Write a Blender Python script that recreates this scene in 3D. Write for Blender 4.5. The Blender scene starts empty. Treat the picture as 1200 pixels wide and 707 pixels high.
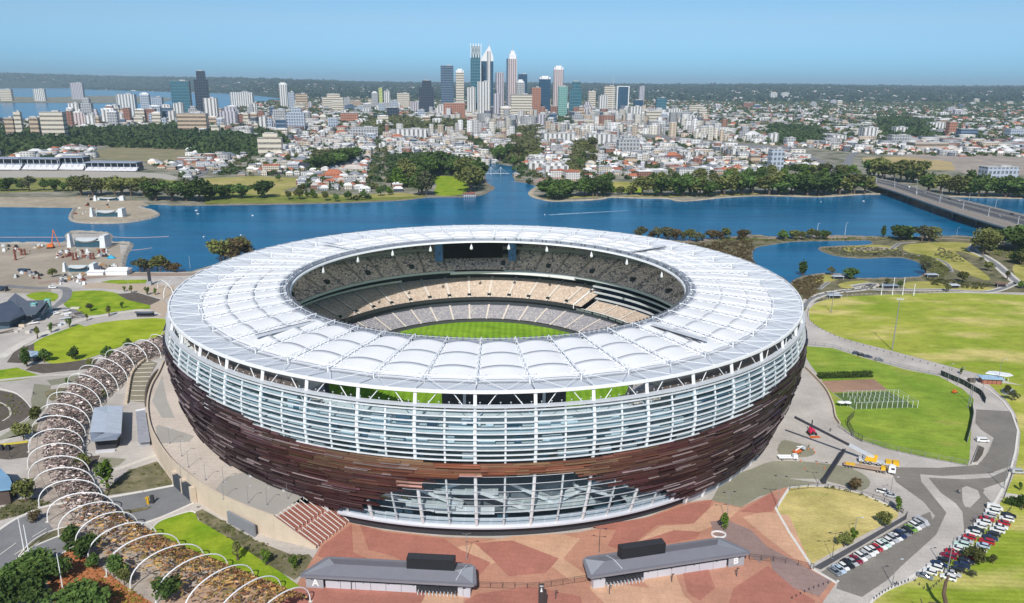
import bpy, bmesh, math, random
import numpy as np
from mathutils import Vector, Matrix
random.seed(7)
rng = np.random.default_rng(11)
scene = bpy.context.scene
COL = scene.collection
PI = math.pi

# ------------------------------------------------------------------ camera
CAM_H = 150.0
PITCH = math.radians(15.9)
ROLL = math.radians(0.5)
_f = Vector((0, math.cos(PITCH), -math.sin(PITCH)))
_u0 = Vector((0, math.sin(PITCH), math.cos(PITCH)))
_r0 = Vector((1, 0, 0))
_r = _r0 * math.cos(ROLL) + _u0 * math.sin(ROLL)
_u = -_r0 * math.sin(ROLL) + _u0 * math.cos(ROLL)
cam = bpy.data.objects.new('camera', bpy.data.cameras.new('camera'))
COL.objects.link(cam)
cam.data.sensor_width = 36.0
cam.data.lens = 27.0
cam.data.clip_start = 1.0
cam.data.clip_end = 90000.0
cam.matrix_world = Matrix(((_r.x, _u.x, -_f.x, 0), (_r.y, _u.y, -_f.y, 0), (_r.z, _u.z, -_f.z, CAM_H), (0, 0, 0, 1)))
scene.camera = cam

# ------------------------------------------------------------------ world and sun
SUN_EL = math.radians(43.5)
SUN_AZ = math.radians(187)          # clockwise from +Y
world = bpy.data.worlds.new('World')
scene.world = world
world.use_nodes = True
wn = world.node_tree
bg = wn.nodes['Background']
sky = wn.nodes.new('ShaderNodeTexSky')
sky.sky_type = 'NISHITA'
sky.sun_disc = False
sky.sun_elevation = SUN_EL
sky.sun_rotation = SUN_AZ
sky.air_density = 1.0
sky.dust_density = 0.6
sky.ozone_density = 2.0
# the air above the horizon: a bluish band low down that thins with height all round
geo = wn.nodes.new('ShaderNodeNewGeometry'); sxyz = wn.nodes.new('ShaderNodeSeparateXYZ'); wn.links.new(geo.outputs['Incoming'], sxyz.inputs[0])
zz = wn.nodes.new('ShaderNodeMath'); zz.operation = 'ABSOLUTE'; wn.links.new(sxyz.outputs['Z'], zz.inputs[0])
ramp = wn.nodes.new('ShaderNodeValToRGB'); cr = ramp.color_ramp
cr.elements[0].position = 0.0; cr.elements[0].color = (.42, .93, 1.75, 1)
cr.elements[1].position = 1.0; cr.elements[1].color = (.85, .95, 1.0, 1)
e = cr.elements.new(.03); e.color = (.49, .93, 1.62, 1)
e = cr.elements.new(.07); e.color = (.66, .93, 1.30, 1)
e = cr.elements.new(.14); e.color = (.62, .93, 1.12, 1)
e = cr.elements.new(.32); e.color = (.86, .95, 1.02, 1)
wn.links.new(zz.outputs[0], ramp.inputs[0])
tint = wn.nodes.new('ShaderNodeMix'); tint.data_type = 'RGBA'; tint.blend_type = 'MULTIPLY'
tint.inputs[0].default_value = 1.0
wn.links.new(ramp.outputs[0], tint.inputs[7])
wn.links.new(sky.outputs[0], tint.inputs[6])
wn.links.new(tint.outputs[2], bg.inputs['Color'])
bg.inputs['Strength'].default_value = 0.086
sl = bpy.data.lights.new('sun', 'SUN')
sun = bpy.data.objects.new('sun', sl)
COL.objects.link(sun)
sl.energy = 4.1
sl.angle = math.radians(0.53)
sl.color = (1.0, 0.955, 0.88)
sdir = Vector((math.sin(SUN_AZ) * math.cos(SUN_EL), math.cos(SUN_AZ) * math.cos(SUN_EL), math.sin(SUN_EL)))
sun.rotation_euler = sdir.to_track_quat('Z', 'Y').to_euler()
scene.view_settings.view_transform = 'Standard'
scene.view_settings.look = 'None'
scene.view_settings.exposure = 0.12
scene.view_settings.gamma = 1.0

# ------------------------------------------------------------------ helpers
def G(px, py, z=0.0):
    """survey helper: the point at height z seen at photograph pixel (px, py)"""
    d = _f * 900.0 + _r * (px - 600.0) + _u * (353.5 - py)
    t = (z - CAM_H) / d.z
    return (d.x * t, d.y * t)

def depth_at(x, y, z=0.0):
    return Vector((x, y, z - CAM_H)).dot(_f)

def props(o, label=None, cat=None, group=None, kind=None):
    if label: o['label'] = label
    if cat: o['category'] = cat
    if group: o['group'] = group
    if kind: o['kind'] = kind
    return o

MATS = {}
def M(name, col, rough=0.7, metal=0.0, var=0.12, scale=0.4, bump=0.0, col2=None, detail=4.0, space='pos', rand=0.0, spec=0.4, emis=None):
    """noise-varied principled material"""
    if name in MATS: return MATS[name]
    m = bpy.data.materials.new(name); m.use_nodes = True
    nt = m.node_tree; b = nt.nodes['Principled BSDF']
    b.inputs['Roughness'].default_value = rough
    b.inputs['Metallic'].default_value = metal
    b.inputs['Specular IOR Level'].default_value = spec
    c = (*col, 1)
    if var > 0 or col2:
        n = nt.nodes.new('ShaderNodeTexNoise'); n.inputs['Scale'].default_value = scale; n.inputs['Detail'].default_value = detail
        n.inputs['Roughness'].default_value = 0.65
        if space == 'pos':
            g = nt.nodes.new('ShaderNodeNewGeometry'); nt.links.new(g.outputs['Position'], n.inputs['Vector'])
        else:
            g = nt.nodes.new('ShaderNodeTexCoord'); nt.links.new(g.outputs['Object'], n.inputs['Vector'])
        r = nt.nodes.new('ShaderNodeValToRGB')
        r.color_ramp.elements[0].position = 0.3; r.color_ramp.elements[1].position = 0.7
        if col2:
            r.color_ramp.elements[0].color = c; r.color_ramp.elements[1].color = (*col2, 1)
        else:
            r.color_ramp.elements[0].color = tuple(v * (1 - var) for v in col) + (1,)
            r.color_ramp.elements[1].color = tuple(min(1, v * (1 + var)) for v in col) + (1,)
        nt.links.new(n.outputs['Fac'], r.inputs['Fac'])
        out = r.outputs['Color']
        if detail > 7.5 and space == 'pos':
            for sc_, am in ((.022, .13), (1.3, .10)):
                nn = nt.nodes.new('ShaderNodeTexNoise'); nn.inputs['Scale'].default_value = sc_; nn.inputs['Detail'].default_value = 9; nn.inputs['Roughness'].default_value = .7
                nt.links.new(g.outputs['Position'], nn.inputs['Vector'])
                q = nt.nodes.new('ShaderNodeMapRange'); q.inputs[1].default_value = .35; q.inputs[2].default_value = .65; q.inputs[3].default_value = 1 - am; q.inputs[4].default_value = 1 + am
                nt.links.new(nn.outputs['Fac'], q.inputs[0]); mx = nt.nodes.new('ShaderNodeMix'); mx.data_type = 'RGBA'; mx.blend_type = 'MULTIPLY'; mx.inputs[0].default_value = 1
                nt.links.new(out, mx.inputs[6]); nt.links.new(q.outputs[0], mx.inputs[7]); out = mx.outputs[2]
        if name.endswith('_paving'):
            bt = nt.nodes.new('ShaderNodeTexBrick'); bt.inputs['Scale'].default_value = 1.0; bt.inputs['Brick Width'].default_value = 5.2; bt.inputs['Row Height'].default_value = 2.6; bt.inputs['Mortar Size'].default_value = .09
            bt.inputs['Color1'].default_value = (1, 1, 1, 1); bt.inputs['Color2'].default_value = (.96, .96, .96, 1); bt.inputs['Mortar'].default_value = (.84, .83, .82, 1)
            mq = nt.nodes.new('ShaderNodeMapping'); mq.inputs['Rotation'].default_value = (0, 0, .12); nt.links.new(g.outputs['Position'], mq.inputs[0]); nt.links.new(mq.outputs[0], bt.inputs['Vector'])
            mx = nt.nodes.new('ShaderNodeMix'); mx.data_type = 'RGBA'; mx.blend_type = 'MULTIPLY'; mx.inputs[0].default_value = 1
            nt.links.new(out, mx.inputs[6]); nt.links.new(bt.outputs['Color'], mx.inputs[7]); out = mx.outputs[2]
        if rand > 0:
            oi = nt.nodes.new('ShaderNodeObjectInfo')
            mr = nt.nodes.new('ShaderNodeMapRange'); mr.inputs[3].default_value = 1 - rand; mr.inputs[4].default_value = 1 + rand
            nt.links.new(oi.outputs['Random'], mr.inputs[0])
            mx = nt.nodes.new('ShaderNodeMix'); mx.data_type = 'RGBA'; mx.blend_type = 'MULTIPLY'; mx.inputs[0].default_value = 1
            nt.links.new(out, mx.inputs[6]); nt.links.new(mr.outputs[0], mx.inputs[7]); out = mx.outputs[2]
        nt.links.new(out, b.inputs['Base Color'])
        if bump > 0:
            bp = nt.nodes.new('ShaderNodeBump'); bp.inputs['Strength'].default_value = bump; bp.inputs['Distance'].default_value = 0.3
            nt.links.new(n.outputs['Fac'], bp.inputs['Height']); nt.links.new(bp.outputs[0], b.inputs['Normal'])
    else:
        b.inputs['Base Color'].default_value = c
    MATS[name] = m
    return m

def MA(name, rough=0.8, metal=0.0, spec=0.3, noise=0.0, nscale=0.3):
    """material whose paint colour is stored per face in the attribute 'paint'"""
    if name in MATS: return MATS[name]
    m = bpy.data.materials.new(name); m.use_nodes = True
    nt = m.node_tree; b = nt.nodes['Principled BSDF']
    b.inputs['Roughness'].default_value = rough; b.inputs['Metallic'].default_value = metal
    b.inputs['Specular IOR Level'].default_value = spec
    a = nt.nodes.new('ShaderNodeAttribute'); a.attribute_name = 'paint'
    out = a.outputs['Color']
    if noise > 0:
        n = nt.nodes.new('ShaderNodeTexNoise'); n.inputs['Scale'].default_value = nscale; n.inputs['Detail'].default_value = 5
        g = nt.nodes.new('ShaderNodeNewGeometry'); nt.links.new(g.outputs['Position'], n.inputs['Vector'])
        mr = nt.nodes.new('ShaderNodeMapRange'); mr.inputs[1].default_value = .3; mr.inputs[2].default_value = .7
        mr.inputs[3].default_value = 1 - noise; mr.inputs[4].default_value = 1 + noise
        nt.links.new(n.outputs['Fac'], mr.inputs[0])
        mx = nt.nodes.new('ShaderNodeMix'); mx.data_type = 'RGBA'; mx.blend_type = 'MULTIPLY'; mx.inputs[0].default_value = 1
        nt.links.new(out, mx.inputs[6]); nt.links.new(mr.outputs[0], mx.inputs[7]); out = mx.outputs[2]
    nt.links.new(out, b.inputs['Base Color'])
    MATS[name] = m
    return m

def facade(name, wall, glass, fh=3.4, fw=3.0, fill=0.6, vfill=0.55, rough=0.5):
    """wall with rows of windows, in object space (u = x+y run, z = floors)"""
    if name in MATS: return MATS[name]
    m = bpy.data.materials.new(name); m.use_nodes = True
    nt = m.node_tree; b = nt.nodes['Principled BSDF']
    tc = nt.nodes.new('ShaderNodeTexCoord'); sp = nt.nodes.new('ShaderNodeSeparateXYZ')
    nt.links.new(tc.outputs['Object'], sp.inputs[0])
    def math_(op, a, bb=None, v=None):
        n = nt.nodes.new('ShaderNodeMath'); n.operation = op
        nt.links.new(a, n.inputs[0])
        if bb is not None: nt.links.new(bb, n.inputs[1])
        if v is not None: n.inputs[1].default_value = v
        return n.outputs[0]
    h = math_('ADD', sp.outputs['X'], sp.outputs['Y'])
    hx = math_('LESS_THAN', math_('FRACT', math_('DIVIDE', h, v=fw)), v=fill)
    vz = math_('LESS_THAN', math_('FRACT', math_('DIVIDE', sp.outputs['Z'], v=fh)), v=vfill)
    g = nt.nodes.new('ShaderNodeNewGeometry'); sn = nt.nodes.new('ShaderNodeSeparateXYZ'); nt.links.new(g.outputs['Normal'], sn.inputs[0])
    side = math_('LESS_THAN', math_('ABSOLUTE', sn.outputs['Z']), v=0.5)
    fac = math_('MULTIPLY', math_('MULTIPLY', hx, vz), side)
    nz = nt.nodes.new('ShaderNodeTexNoise'); nz.inputs['Scale'].default_value = 0.35; nt.links.new(tc.outputs['Object'], nz.inputs['Vector'])
    vr = nt.nodes.new('ShaderNodeMapRange'); vr.inputs[1].default_value = .35; vr.inputs[2].default_value = .65; vr.inputs[3].default_value = .6; vr.inputs[4].default_value = 1.5
    nt.links.new(nz.outputs['Fac'], vr.inputs[0])
    gm = nt.nodes.new('ShaderNodeMix'); gm.data_type = 'RGBA'; gm.blend_type = 'MULTIPLY'; gm.inputs[0].default_value = 1
    gm.inputs[6].default_value = (*glass, 1); nt.links.new(vr.outputs[0], gm.inputs[7])
    mx = nt.nodes.new('ShaderNodeMix'); mx.data_type = 'RGBA'
    mx.inputs[6].default_value = (*wall, 1); nt.links.new(gm.outputs[2], mx.inputs[7]); nt.links.new(fac, mx.inputs[0])
    nt.links.new(mx.outputs[2], b.inputs['Base Color'])
    rr = nt.nodes.new('ShaderNodeMapRange'); rr.inputs[3].default_value = rough; rr.inputs[4].default_value = 0.15
    nt.links.new(fac, rr.inputs[0]); nt.links.new(rr.outputs[0], b.inputs['Roughness'])
    MATS[name] = m
    return m

class MB:
    def __init__(s): s.v = []; s.f = []; s.m = []; s.c = []
    def add(s, vs, fs, mi=0, col=None):
        k = len(s.v); s.v.extend([tuple(p) for p in vs])
        for f in fs: s.f.append([i + k for i in f]); s.m.append(mi); s.c.append(col)
        return s
    def box(s, cx, cy, z0, sx, sy, sz, rz=0.0, mi=0, col=None, taper=1.0):
        c, n = math.cos(rz), math.sin(rz); vs = []
        for z, t in ((z0, 1.0), (z0 + sz, taper)):
            for ax, ay in ((-.5, -.5), (.5, -.5), (.5, .5), (-.5, .5)):
                x, y = ax * sx * t, ay * sy * t
                vs.append((cx + x * c - y * n, cy + x * n + y * c, z))
        return s.add(vs, [(3, 2, 1, 0), (4, 5, 6, 7), (0, 1, 5, 4), (1, 2, 6, 5), (2, 3, 7, 6), (3, 0, 4, 7)], mi, col)
    def beam(s, a, b, w=0.3, h=None, mi=0, col=None, up=(0, 0, 1)):
        a = Vector(a); b = Vector(b); d = (b - a)
        if d.length < 1e-6: return s
        d.normalize(); h = h or w
        u = Vector(up)
        if abs(d.dot(u)) > .98: u = Vector((1, 0, 0))
        sd = d.cross(u).normalized(); uu = sd.cross(d).normalized()
        vs = [p + sd * (i * w / 2) + uu * (j * h / 2) for p in (a, b) for i, j in ((-1, -1), (1, -1), (1, 1), (-1, 1))]
        return s.add(vs, [(0, 1, 2, 3), (7, 6, 5, 4), (1, 0, 4, 5), (2, 1, 5, 6), (3, 2, 6, 7), (0, 3, 7, 4)], mi, col)
    def tube(s, path, r, n=6, mi=0, col=None, caps=True):
        path = [Vector(p) for p in path]; rr = r if isinstance(r, (list, tuple)) else [r] * len(path)
        vs = []; ref = None
        for i, p in enumerate(path):
            t = (path[min(i + 1, len(path) - 1)] - path[max(i - 1, 0)]).normalized()
            if ref is None: ref = Vector((0, 0, 1)) if abs(t.z) < .9 else Vector((1, 0, 0))
            sd = t.cross(ref).normalized(); uu = sd.cross(t).normalized(); ref = uu
            for k in range(n):
                a = 2 * PI * k / n; vs.append(p + (sd * math.cos(a) + uu * math.sin(a)) * rr[i])
        fs = []
        for i in range(len(path) - 1):
            for k in range(n):
                fs.append((i * n + k, i * n + (k + 1) % n, (i + 1) * n + (k + 1) % n, (i + 1) * n + k))
        if caps: fs.append(tuple(range(n - 1, -1, -1))); fs.append(tuple((len(path) - 1) * n + k for k in range(n)))
        return s.add(vs, fs, mi, col)
    def prism(s, poly, z0, z1, mi=0, top=None, col=None):
        n = len(poly)
        area = sum(poly[i][0] * poly[(i + 1) % n][1] - poly[(i + 1) % n][0] * poly[i][1] for i in range(n))
        if area < 0: poly = poly[::-1]
        vs = [(p[0], p[1], z0) for p in poly] + [(p[0], p[1], z1) for p in poly]
        s.add(vs, [tuple(range(n - 1, -1, -1))] + [(i, (i + 1) % n, n + (i + 1) % n, n + i) for i in range(n)], mi, col)
        s.add(vs[n:], [tuple(range(n))], mi if top is None else top, col)
        return s
    def hip(s, cx, cy, z0, sx, sy, h, rz=0., mi=0, col=None, ridge=0.5, over=0.5):
        c, n = math.cos(rz), math.sin(rz); X, Y = sx / 2 + over, sy / 2 + over
        L = ridge * X
        pts = [(-X, -Y, 0), (X, -Y, 0), (X, Y, 0), (-X, Y, 0), (-L, 0, h), (L, 0, h)]
        vs = [(cx + x * c - y * n, cy + x * n + y * c, z0 + z) for x, y, z in pts]
        return s.add(vs, [(0, 1, 5, 4), (1, 2, 5), (2, 3, 4, 5), (3, 0, 4), (3, 2, 1, 0)], mi, col)
    def build(s, name, mats, parent=None, smooth=False, col=COL, **kw):
        me = bpy.data.meshes.new(name)
        me.from_pydata(s.v, [], s.f)
        if not isinstance(mats, (list, tuple)): mats = [mats]
        for m in mats: me.materials.append(m)
        if len(mats) > 1: me.polygons.foreach_set('material_index', s.m)
        if any(c is not None for c in s.c):
            at = me.attributes.new('paint', 'FLOAT_COLOR', 'FACE')
            at.data.foreach_set('color', np.array([(*(c or (.5, .5, .5)), 1) for c in s.c], dtype=np.float32).ravel())
        if smooth: me.polygons.foreach_set('use_smooth', [True] * len(me.polygons))
        me.update()
        o = bpy.data.objects.new(name, me); COL.objects.link(o)
        if parent is not None: o.parent = parent
        if kw: props(o, **kw)
        return o

def np_mesh(name, V, Fq, mat, paint=None, parent=None, smooth=False, **kw):
    """V (n,3); Fq (m,k) same-size polygons"""
    me = bpy.data.meshes.new(name); m, k = Fq.shape
    me.vertices.add(len(V)); me.vertices.foreach_set('co', V.astype(np.float32).ravel())
    me.loops.add(m * k); me.loops.foreach_set('vertex_index', Fq.astype(np.int32).ravel())
    me.polygons.add(m); me.polygons.foreach_set('loop_start', np.arange(0, m * k, k, dtype=np.int32))
    me.polygons.foreach_set('loop_total', np.full(m, k, dtype=np.int32))
    for mm in (mat if isinstance(mat, (list, tuple)) else [mat]): me.materials.append(mm)
    if paint is not None:
        at = me.attributes.new('paint', 'FLOAT_COLOR', 'FACE')
        at.data.foreach_set('color', np.concatenate([paint, np.ones((m, 1))], 1).astype(np.float32).ravel())
    me.update(calc_edges=True)
    if smooth: me.polygons.foreach_set('use_smooth', [True] * m)
    o = bpy.data.objects.new(name, me); COL.objects.link(o)
    if parent is not None: o.parent = parent
    if kw: props(o, **kw)
    return o

def empty(name, loc=(0, 0, 0), rz=0.0, **kw):
    o = bpy.data.objects.new(name, None); COL.objects.link(o)
    o.location = loc; o.rotation_euler = (0, 0, rz); o.empty_display_size = .5
    return props(o, **kw)

def copy_tree(o, loc=None, rz=None, sc=None, parent=None, label=None):
    c = o.copy(); COL.objects.link(c)
    if parent is not None: c.parent = parent
    if loc is not None: c.location = loc
    if rz is not None: c.rotation_euler = (0, 0, rz)
    if sc is not None: c.scale = (sc, sc, sc) if not isinstance(sc, (tuple, list)) else sc
    if label: c['label'] = label
    for ch in o.children: copy_tree(ch, parent=c)
    return c

def smooth_line(pts, n=6, closed=False):
    """Catmull-Rom through 2-D points"""
    out = []; m = len(pts)
    rngs = range(m) if closed else range(m - 1)
    for i in rngs:
        if closed: p = [pts[(i + k) % m] for k in (-1, 0, 1, 2)]
        else: p = [pts[max(0, i - 1)], pts[i], pts[i + 1], pts[min(m - 1, i + 2)]]
        for j in range(n):
            t = j / n
            out.append(tuple(0.5 * (2 * p[1][d] + (p[2][d] - p[0][d]) * t + (2 * p[0][d] - 5 * p[1][d] + 4 * p[2][d] - p[3][d]) * t * t
                             + (-p[0][d] + 3 * p[1][d] - 3 * p[2][d] + p[3][d]) * t ** 3) for d in (0, 1)))
    if not closed: out.append(tuple(pts[-1]))
    return out

def world_pts(px, z=0.0): return [G(x, y, z) for x, y in px]

def sheet(name, pxs, mat, z, smooth=0, world=False, closed=True, **kw):
    pts = pxs if world else world_pts(pxs)
    if smooth: pts = smooth_line(pts, smooth, closed=True)
    bm = bmesh.new(); vs = [bm.verts.new((x, y, z)) for x, y in pts]
    f = bm.faces.new(vs); f.normal_update()
    if f.normal.z < 0: f.normal_flip()
    bmesh.ops.triangulate(bm, faces=[f], ngon_method='EAR_CLIP')
    me = bpy.data.meshes.new(name); bm.to_mesh(me); bm.free(); me.materials.append(mat)
    o = bpy.data.objects.new(name, me); COL.objects.link(o)
    if 'kind' not in kw and 'cat' not in kw and 'parent' not in kw: kw['kind'] = 'structure'
    par = kw.pop('parent', None)
    if par is not None: o.parent = par
    props(o, **kw)
    return o

def ribbon_pts(line, w):
    L, R = [], []
    for i, p in enumerate(line):
        a = line[max(0, i - 1)]; b = line[min(len(line) - 1, i + 1)]
        dx, dy = b[0] - a[0], b[1] - a[1]; l = math.hypot(dx, dy) or 1
        nx, ny = -dy / l, dx / l
        L.append((p[0] + nx * w / 2, p[1] + ny * w / 2)); R.append((p[0] - nx * w / 2, p[1] - ny * w / 2))
    return L, R

def ribbon(name, line, w, z0, z1, mat, parent=None, world=True, **kw):
    """solid strip (kerb, path, wall) along a line"""
    if not world: line = world_pts(line)
    L, R = ribbon_pts(line, w); b = MB(); n = len(line)
    vs = [(x, y, z1) for x, y in L] + [(x, y, z1) for x, y in R] + [(x, y, z0) for x, y in L] + [(x, y, z0) for x, y in R]
    fs = []
    for i in range(n - 1):
        fs.append((i + 1, i, n + i, n + i + 1))
        if z1 - z0 > 0.001:
            fs.append((i, i + 1, 2 * n + i + 1, 2 * n + i)); fs.append((n + i + 1, n + i, 3 * n + i, 3 * n + i + 1))
    if z1 - z0 > 0.001:
        fs.append((0, 2 * n, 3 * n, n)); fs.append((n - 1, 2 * n - 1, 4 * n - 1, 3 * n - 1))
    b.add(vs, fs)
    if 'kind' not in kw and 'cat' not in kw and parent is None: kw['kind'] = 'structure'
    return b.build(name, mat, parent, **kw)

def inside(poly, x, y):
    c = False; n = len(poly); j = n - 1
    for i in range(n):
        if (poly[i][1] > y) != (poly[j][1] > y) and x < (poly[j][0] - poly[i][0]) * (y - poly[i][1]) / (poly[j][1] - poly[i][1]) + poly[i][0]:
            c = not c
        j = i
    return c
def inside_np(poly, X, Y):
    c = np.zeros(len(X), bool); n = len(poly); j = n - 1
    for i in range(n):
        xi, yi = poly[i]; xj, yj = poly[j]
        if yi != yj:
            c ^= ((yi > Y) != (yj > Y)) & (X < (xj - xi) * (Y - yi) / (yj - yi) + xi)
        j = i
    return c
def resample(line, step):
    out = [line[0]]; acc = 0.0
    for i in range(len(line) - 1):
        a, b = line[i], line[i + 1]; L = math.hypot(b[0] - a[0], b[1] - a[1])
        if L == 0: continue
        t = step - acc
        while t <= L:
            out.append((a[0] + (b[0] - a[0]) * t / L, a[1] + (b[1] - a[1]) * t / L)); t += step
        acc = (acc + L) % step
    return out
# ================================================================== GROUND, WATER, PAVING
def grass_mat(name, a, b, scale=0.02, stripes=None, dry=None):
    if name in MATS: return MATS[name]
    m = bpy.data.materials.new(name); m.use_nodes = True
    nt = m.node_tree; bs = nt.nodes['Principled BSDF']; bs.inputs['Roughness'].default_value = 0.95; bs.inputs['Specular IOR Level'].default_value = 0.1
    g = nt.nodes.new('ShaderNodeNewGeometry')
    n1 = nt.nodes.new('ShaderNodeTexNoise'); n1.inputs['Scale'].default_value = scale; n1.inputs['Detail'].default_value = 8; n1.inputs['Roughness'].default_value = .62
    nt.links.new(g.outputs['Position'], n1.inputs['Vector'])
    r = nt.nodes.new('ShaderNodeValToRGB'); r.color_ramp.elements[0].position = .36; r.color_ramp.elements[1].position = .64
    r.color_ramp.elements[0].color = (*a, 1); r.color_ramp.elements[1].color = (*b, 1)
    nt.links.new(n1.outputs['Fac'], r.inputs['Fac']); out = r.outputs['Color']
    if dry:
        n2 = nt.nodes.new('ShaderNodeTexNoise'); n2.inputs['Scale'].default_value = dry[1]; n2.inputs['Detail'].default_value = 6
        mp = nt.nodes.new('ShaderNodeMapping'); mp.inputs['Scale'].default_value = (1, 2.2, 1); nt.links.new(g.outputs['Position'], mp.inputs[0]); nt.links.new(mp.outputs[0], n2.inputs['Vector'])
        rr = nt.nodes.new('ShaderNodeMapRange'); rr.inputs[1].default_value = dry[2]; rr.inputs[2].default_value = dry[2] + .16; nt.links.new(n2.outputs['Fac'], rr.inputs[0])
        mx = nt.nodes.new('ShaderNodeMix'); mx.data_type = 'RGBA'; nt.links.new(rr.outputs[0], mx.inputs[0]); nt.links.new(out, mx.inputs[6]); mx.inputs[7].default_value = (*dry[0], 1)
        out = mx.outputs[2]
    if stripes:                       # mowing stripes: (angle, width, strength)
        mp = nt.nodes.new('ShaderNodeMapping'); mp.inputs['Rotation'].default_value = (0, 0, stripes[0]); nt.links.new(g.outputs['Position'], mp.inputs[0])
        w = nt.nodes.new('ShaderNodeTexWave'); w.inputs['Scale'].default_value = 1.0 / stripes[1]; w.inputs['Distortion'].default_value = .6; w.inputs['Detail Scale'].default_value = .2
        nt.links.new(mp.outputs[0], w.inputs['Vector'])
        mr = nt.nodes.new('ShaderNodeMapRange'); mr.inputs[1].default_value = .35; mr.inputs[2].default_value = .65; mr.inputs[3].default_value = 1 - stripes[2]; mr.inputs[4].default_value = 1 + stripes[2]
        nt.links.new(w.outputs['Fac'], mr.inputs[0])
        mx = nt.nodes.new('ShaderNodeMix'); mx.data_type = 'RGBA'; mx.blend_type = 'MULTIPLY'; mx.inputs[0].default_value = 1
        nt.links.new(out, mx.inputs[6]); nt.links.new(mr.outputs[0], mx.inputs[7]); out = mx.outputs[2]
    for sc_, am in ((.09, .20), (.9, .16)):
        nn = nt.nodes.new('ShaderNodeTexNoise'); nn.inputs['Scale'].default_value = sc_; nn.inputs['Detail'].default_value = 8; nn.inputs['Roughness'].default_value = .72
        mq = nt.nodes.new('ShaderNodeMapping'); mq.inputs['Scale'].default_value = (1, 1.8, 1); nt.links.new(g.outputs['Position'], mq.inputs[0]); nt.links.new(mq.outputs[0], nn.inputs['Vector'])
        q = nt.nodes.new('ShaderNodeMapRange'); q.inputs[1].default_value = .35; q.inputs[2].default_value = .65; q.inputs[3].default_value = 1 - am; q.inputs[4].default_value = 1 + am
        nt.links.new(nn.outputs['Fac'], q.inputs[0]); mx = nt.nodes.new('ShaderNodeMix'); mx.data_type = 'RGBA'; mx.blend_type = 'MULTIPLY'; mx.inputs[0].default_value = 1
        nt.links.new(out, mx.inputs[6]); nt.links.new(q.outputs[0], mx.inputs[7]); out = mx.outputs[2]
    nt.links.new(out, bs.inputs['Base Color'])
    MATS[name] = m; return m

m_land = grass_mat('suburb_land', (.10, .115, .06), (.36, .33, .28), .03)
m_conc = M('concrete_paving', (.50, .46, .42), .9, var=.16, scale=.06, detail=12)
m_concd = M('dark_paving', (.225, .205, .18), .9, var=.14, scale=.07, detail=12)
m_conco = M('olive_paving', (.27, .26, .185), .9, var=.10, scale=.05, detail=8)
m_path = M('pale_path', (.58, .54, .48), .9, var=.12, scale=.1, detail=10)
m_asph = M('asphalt', (.085, .085, .095), .9, var=.18, scale=.12, detail=8)
m_asphl = M('worn_asphalt', (.21, .21, .215), .9, var=.12, scale=.12, detail=8)
m_kerb = M('kerb_white', (.72, .69, .64), .8, var=.08, scale=1)
m_lawn = grass_mat('lush_lawn', (.25, .33, .015), (.38, .44, .04), .05, stripes=(.35, 5, .07))
m_lawn2 = grass_mat('bright_lawn', (.16, .28, .012), (.31, .38, .03), .09)
m_field = grass_mat('stadium_turf', (.15, .30, .02), (.21, .36, .03), .03, stripes=(0, 12, .09))
m_oval = grass_mat('practice_turf', (.24, .32, .03), (.40, .41, .07), .016, dry=((.56, .48, .17), .020, .49), stripes=(1.62, 7, .06))
m_train = grass_mat('training_turf', (.17, .28, .03), (.29, .37, .05), .03, stripes=(1.45, 4.5, .09), dry=((.38, .37, .09), .03, .57))
m_gold = grass_mat('dry_lawn', (.42, .36, .12), (.60, .50, .20), .05, stripes=(1.2, 4.5, .03), dry=((.34, .36, .10), .03, .62))
m_park = grass_mat('park_grass', (.26, .27, .05), (.46, .40, .13), .03)
m_scrub = grass_mat('scrub_bed', (.09, .095, .045), (.24, .21, .13), .12)
m_mulch = M('dark_mulch', (.085, .07, .055), .95, var=.3, scale=.4, col2=(.15, .125, .10), detail=8)
m_sand = grass_mat('sand', (.34, .29, .22), (.46, .39, .29), .03)
m_rock = M('rock_edge', (.20, .17, .13), .95, var=.4, scale=.5, detail=8, bump=.5)
m_terra = M('terracotta_paving', (.42, .170, .125), .9, var=.11, scale=.12, detail=12)
m_terra2 = M('peach_paving', (.60, .36, .235), .9, var=.11, scale=.12, detail=12)
m_terra3 = M('mauve_paving', (.31, .215, .195), .9, var=.11, scale=.12, detail=12)
m_terra4 = M('salmon_paving', (.50, .25, .17), .9, var=.11, scale=.12, detail=12)
m_rust = M('rust_gravel', (.42, .15, .06), .95, var=.2, scale=.5, col2=(.52, .21, .09), detail=8)

ground = sheet('ground', [(-42000, -3000), (42000, -3000), (42000, 42000), (-42000, 42000)], m_land, 0, world=True)

# --- water
m_water = bpy.data.materials.new('river_water'); m_water.use_nodes = True
nt = m_water.node_tree; b = nt.nodes['Principled BSDF']
b.inputs['Roughness'].default_value = .16; b.inputs['Specular IOR Level'].default_value = .06
g = nt.nodes.new('ShaderNodeNewGeometry'); n = nt.nodes.new('ShaderNodeTexNoise'); n.inputs['Scale'].default_value = .012; n.inputs['Detail'].default_value = 10; n.inputs['Roughness'].default_value = .7
mp = nt.nodes.new('ShaderNodeMapping'); mp.inputs['Scale'].default_value = (.35, 1.9, 1); nt.links.new(g.outputs['Position'], mp.inputs[0]); nt.links.new(mp.outputs[0], n.inputs['Vector'])
r = nt.nodes.new('ShaderNodeValToRGB'); r.color_ramp.elements[0].position = .3; r.color_ramp.elements[1].position = .7
r.color_ramp.elements[0].color = (.0, .075, .185, 1); r.color_ramp.elements[1].color = (.0, .140, .285, 1)
nt.links.new(n.outputs['Fac'], r.inputs['Fac']); nt.links.new(r.outputs['Color'], b.inputs['Base Color'])
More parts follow.
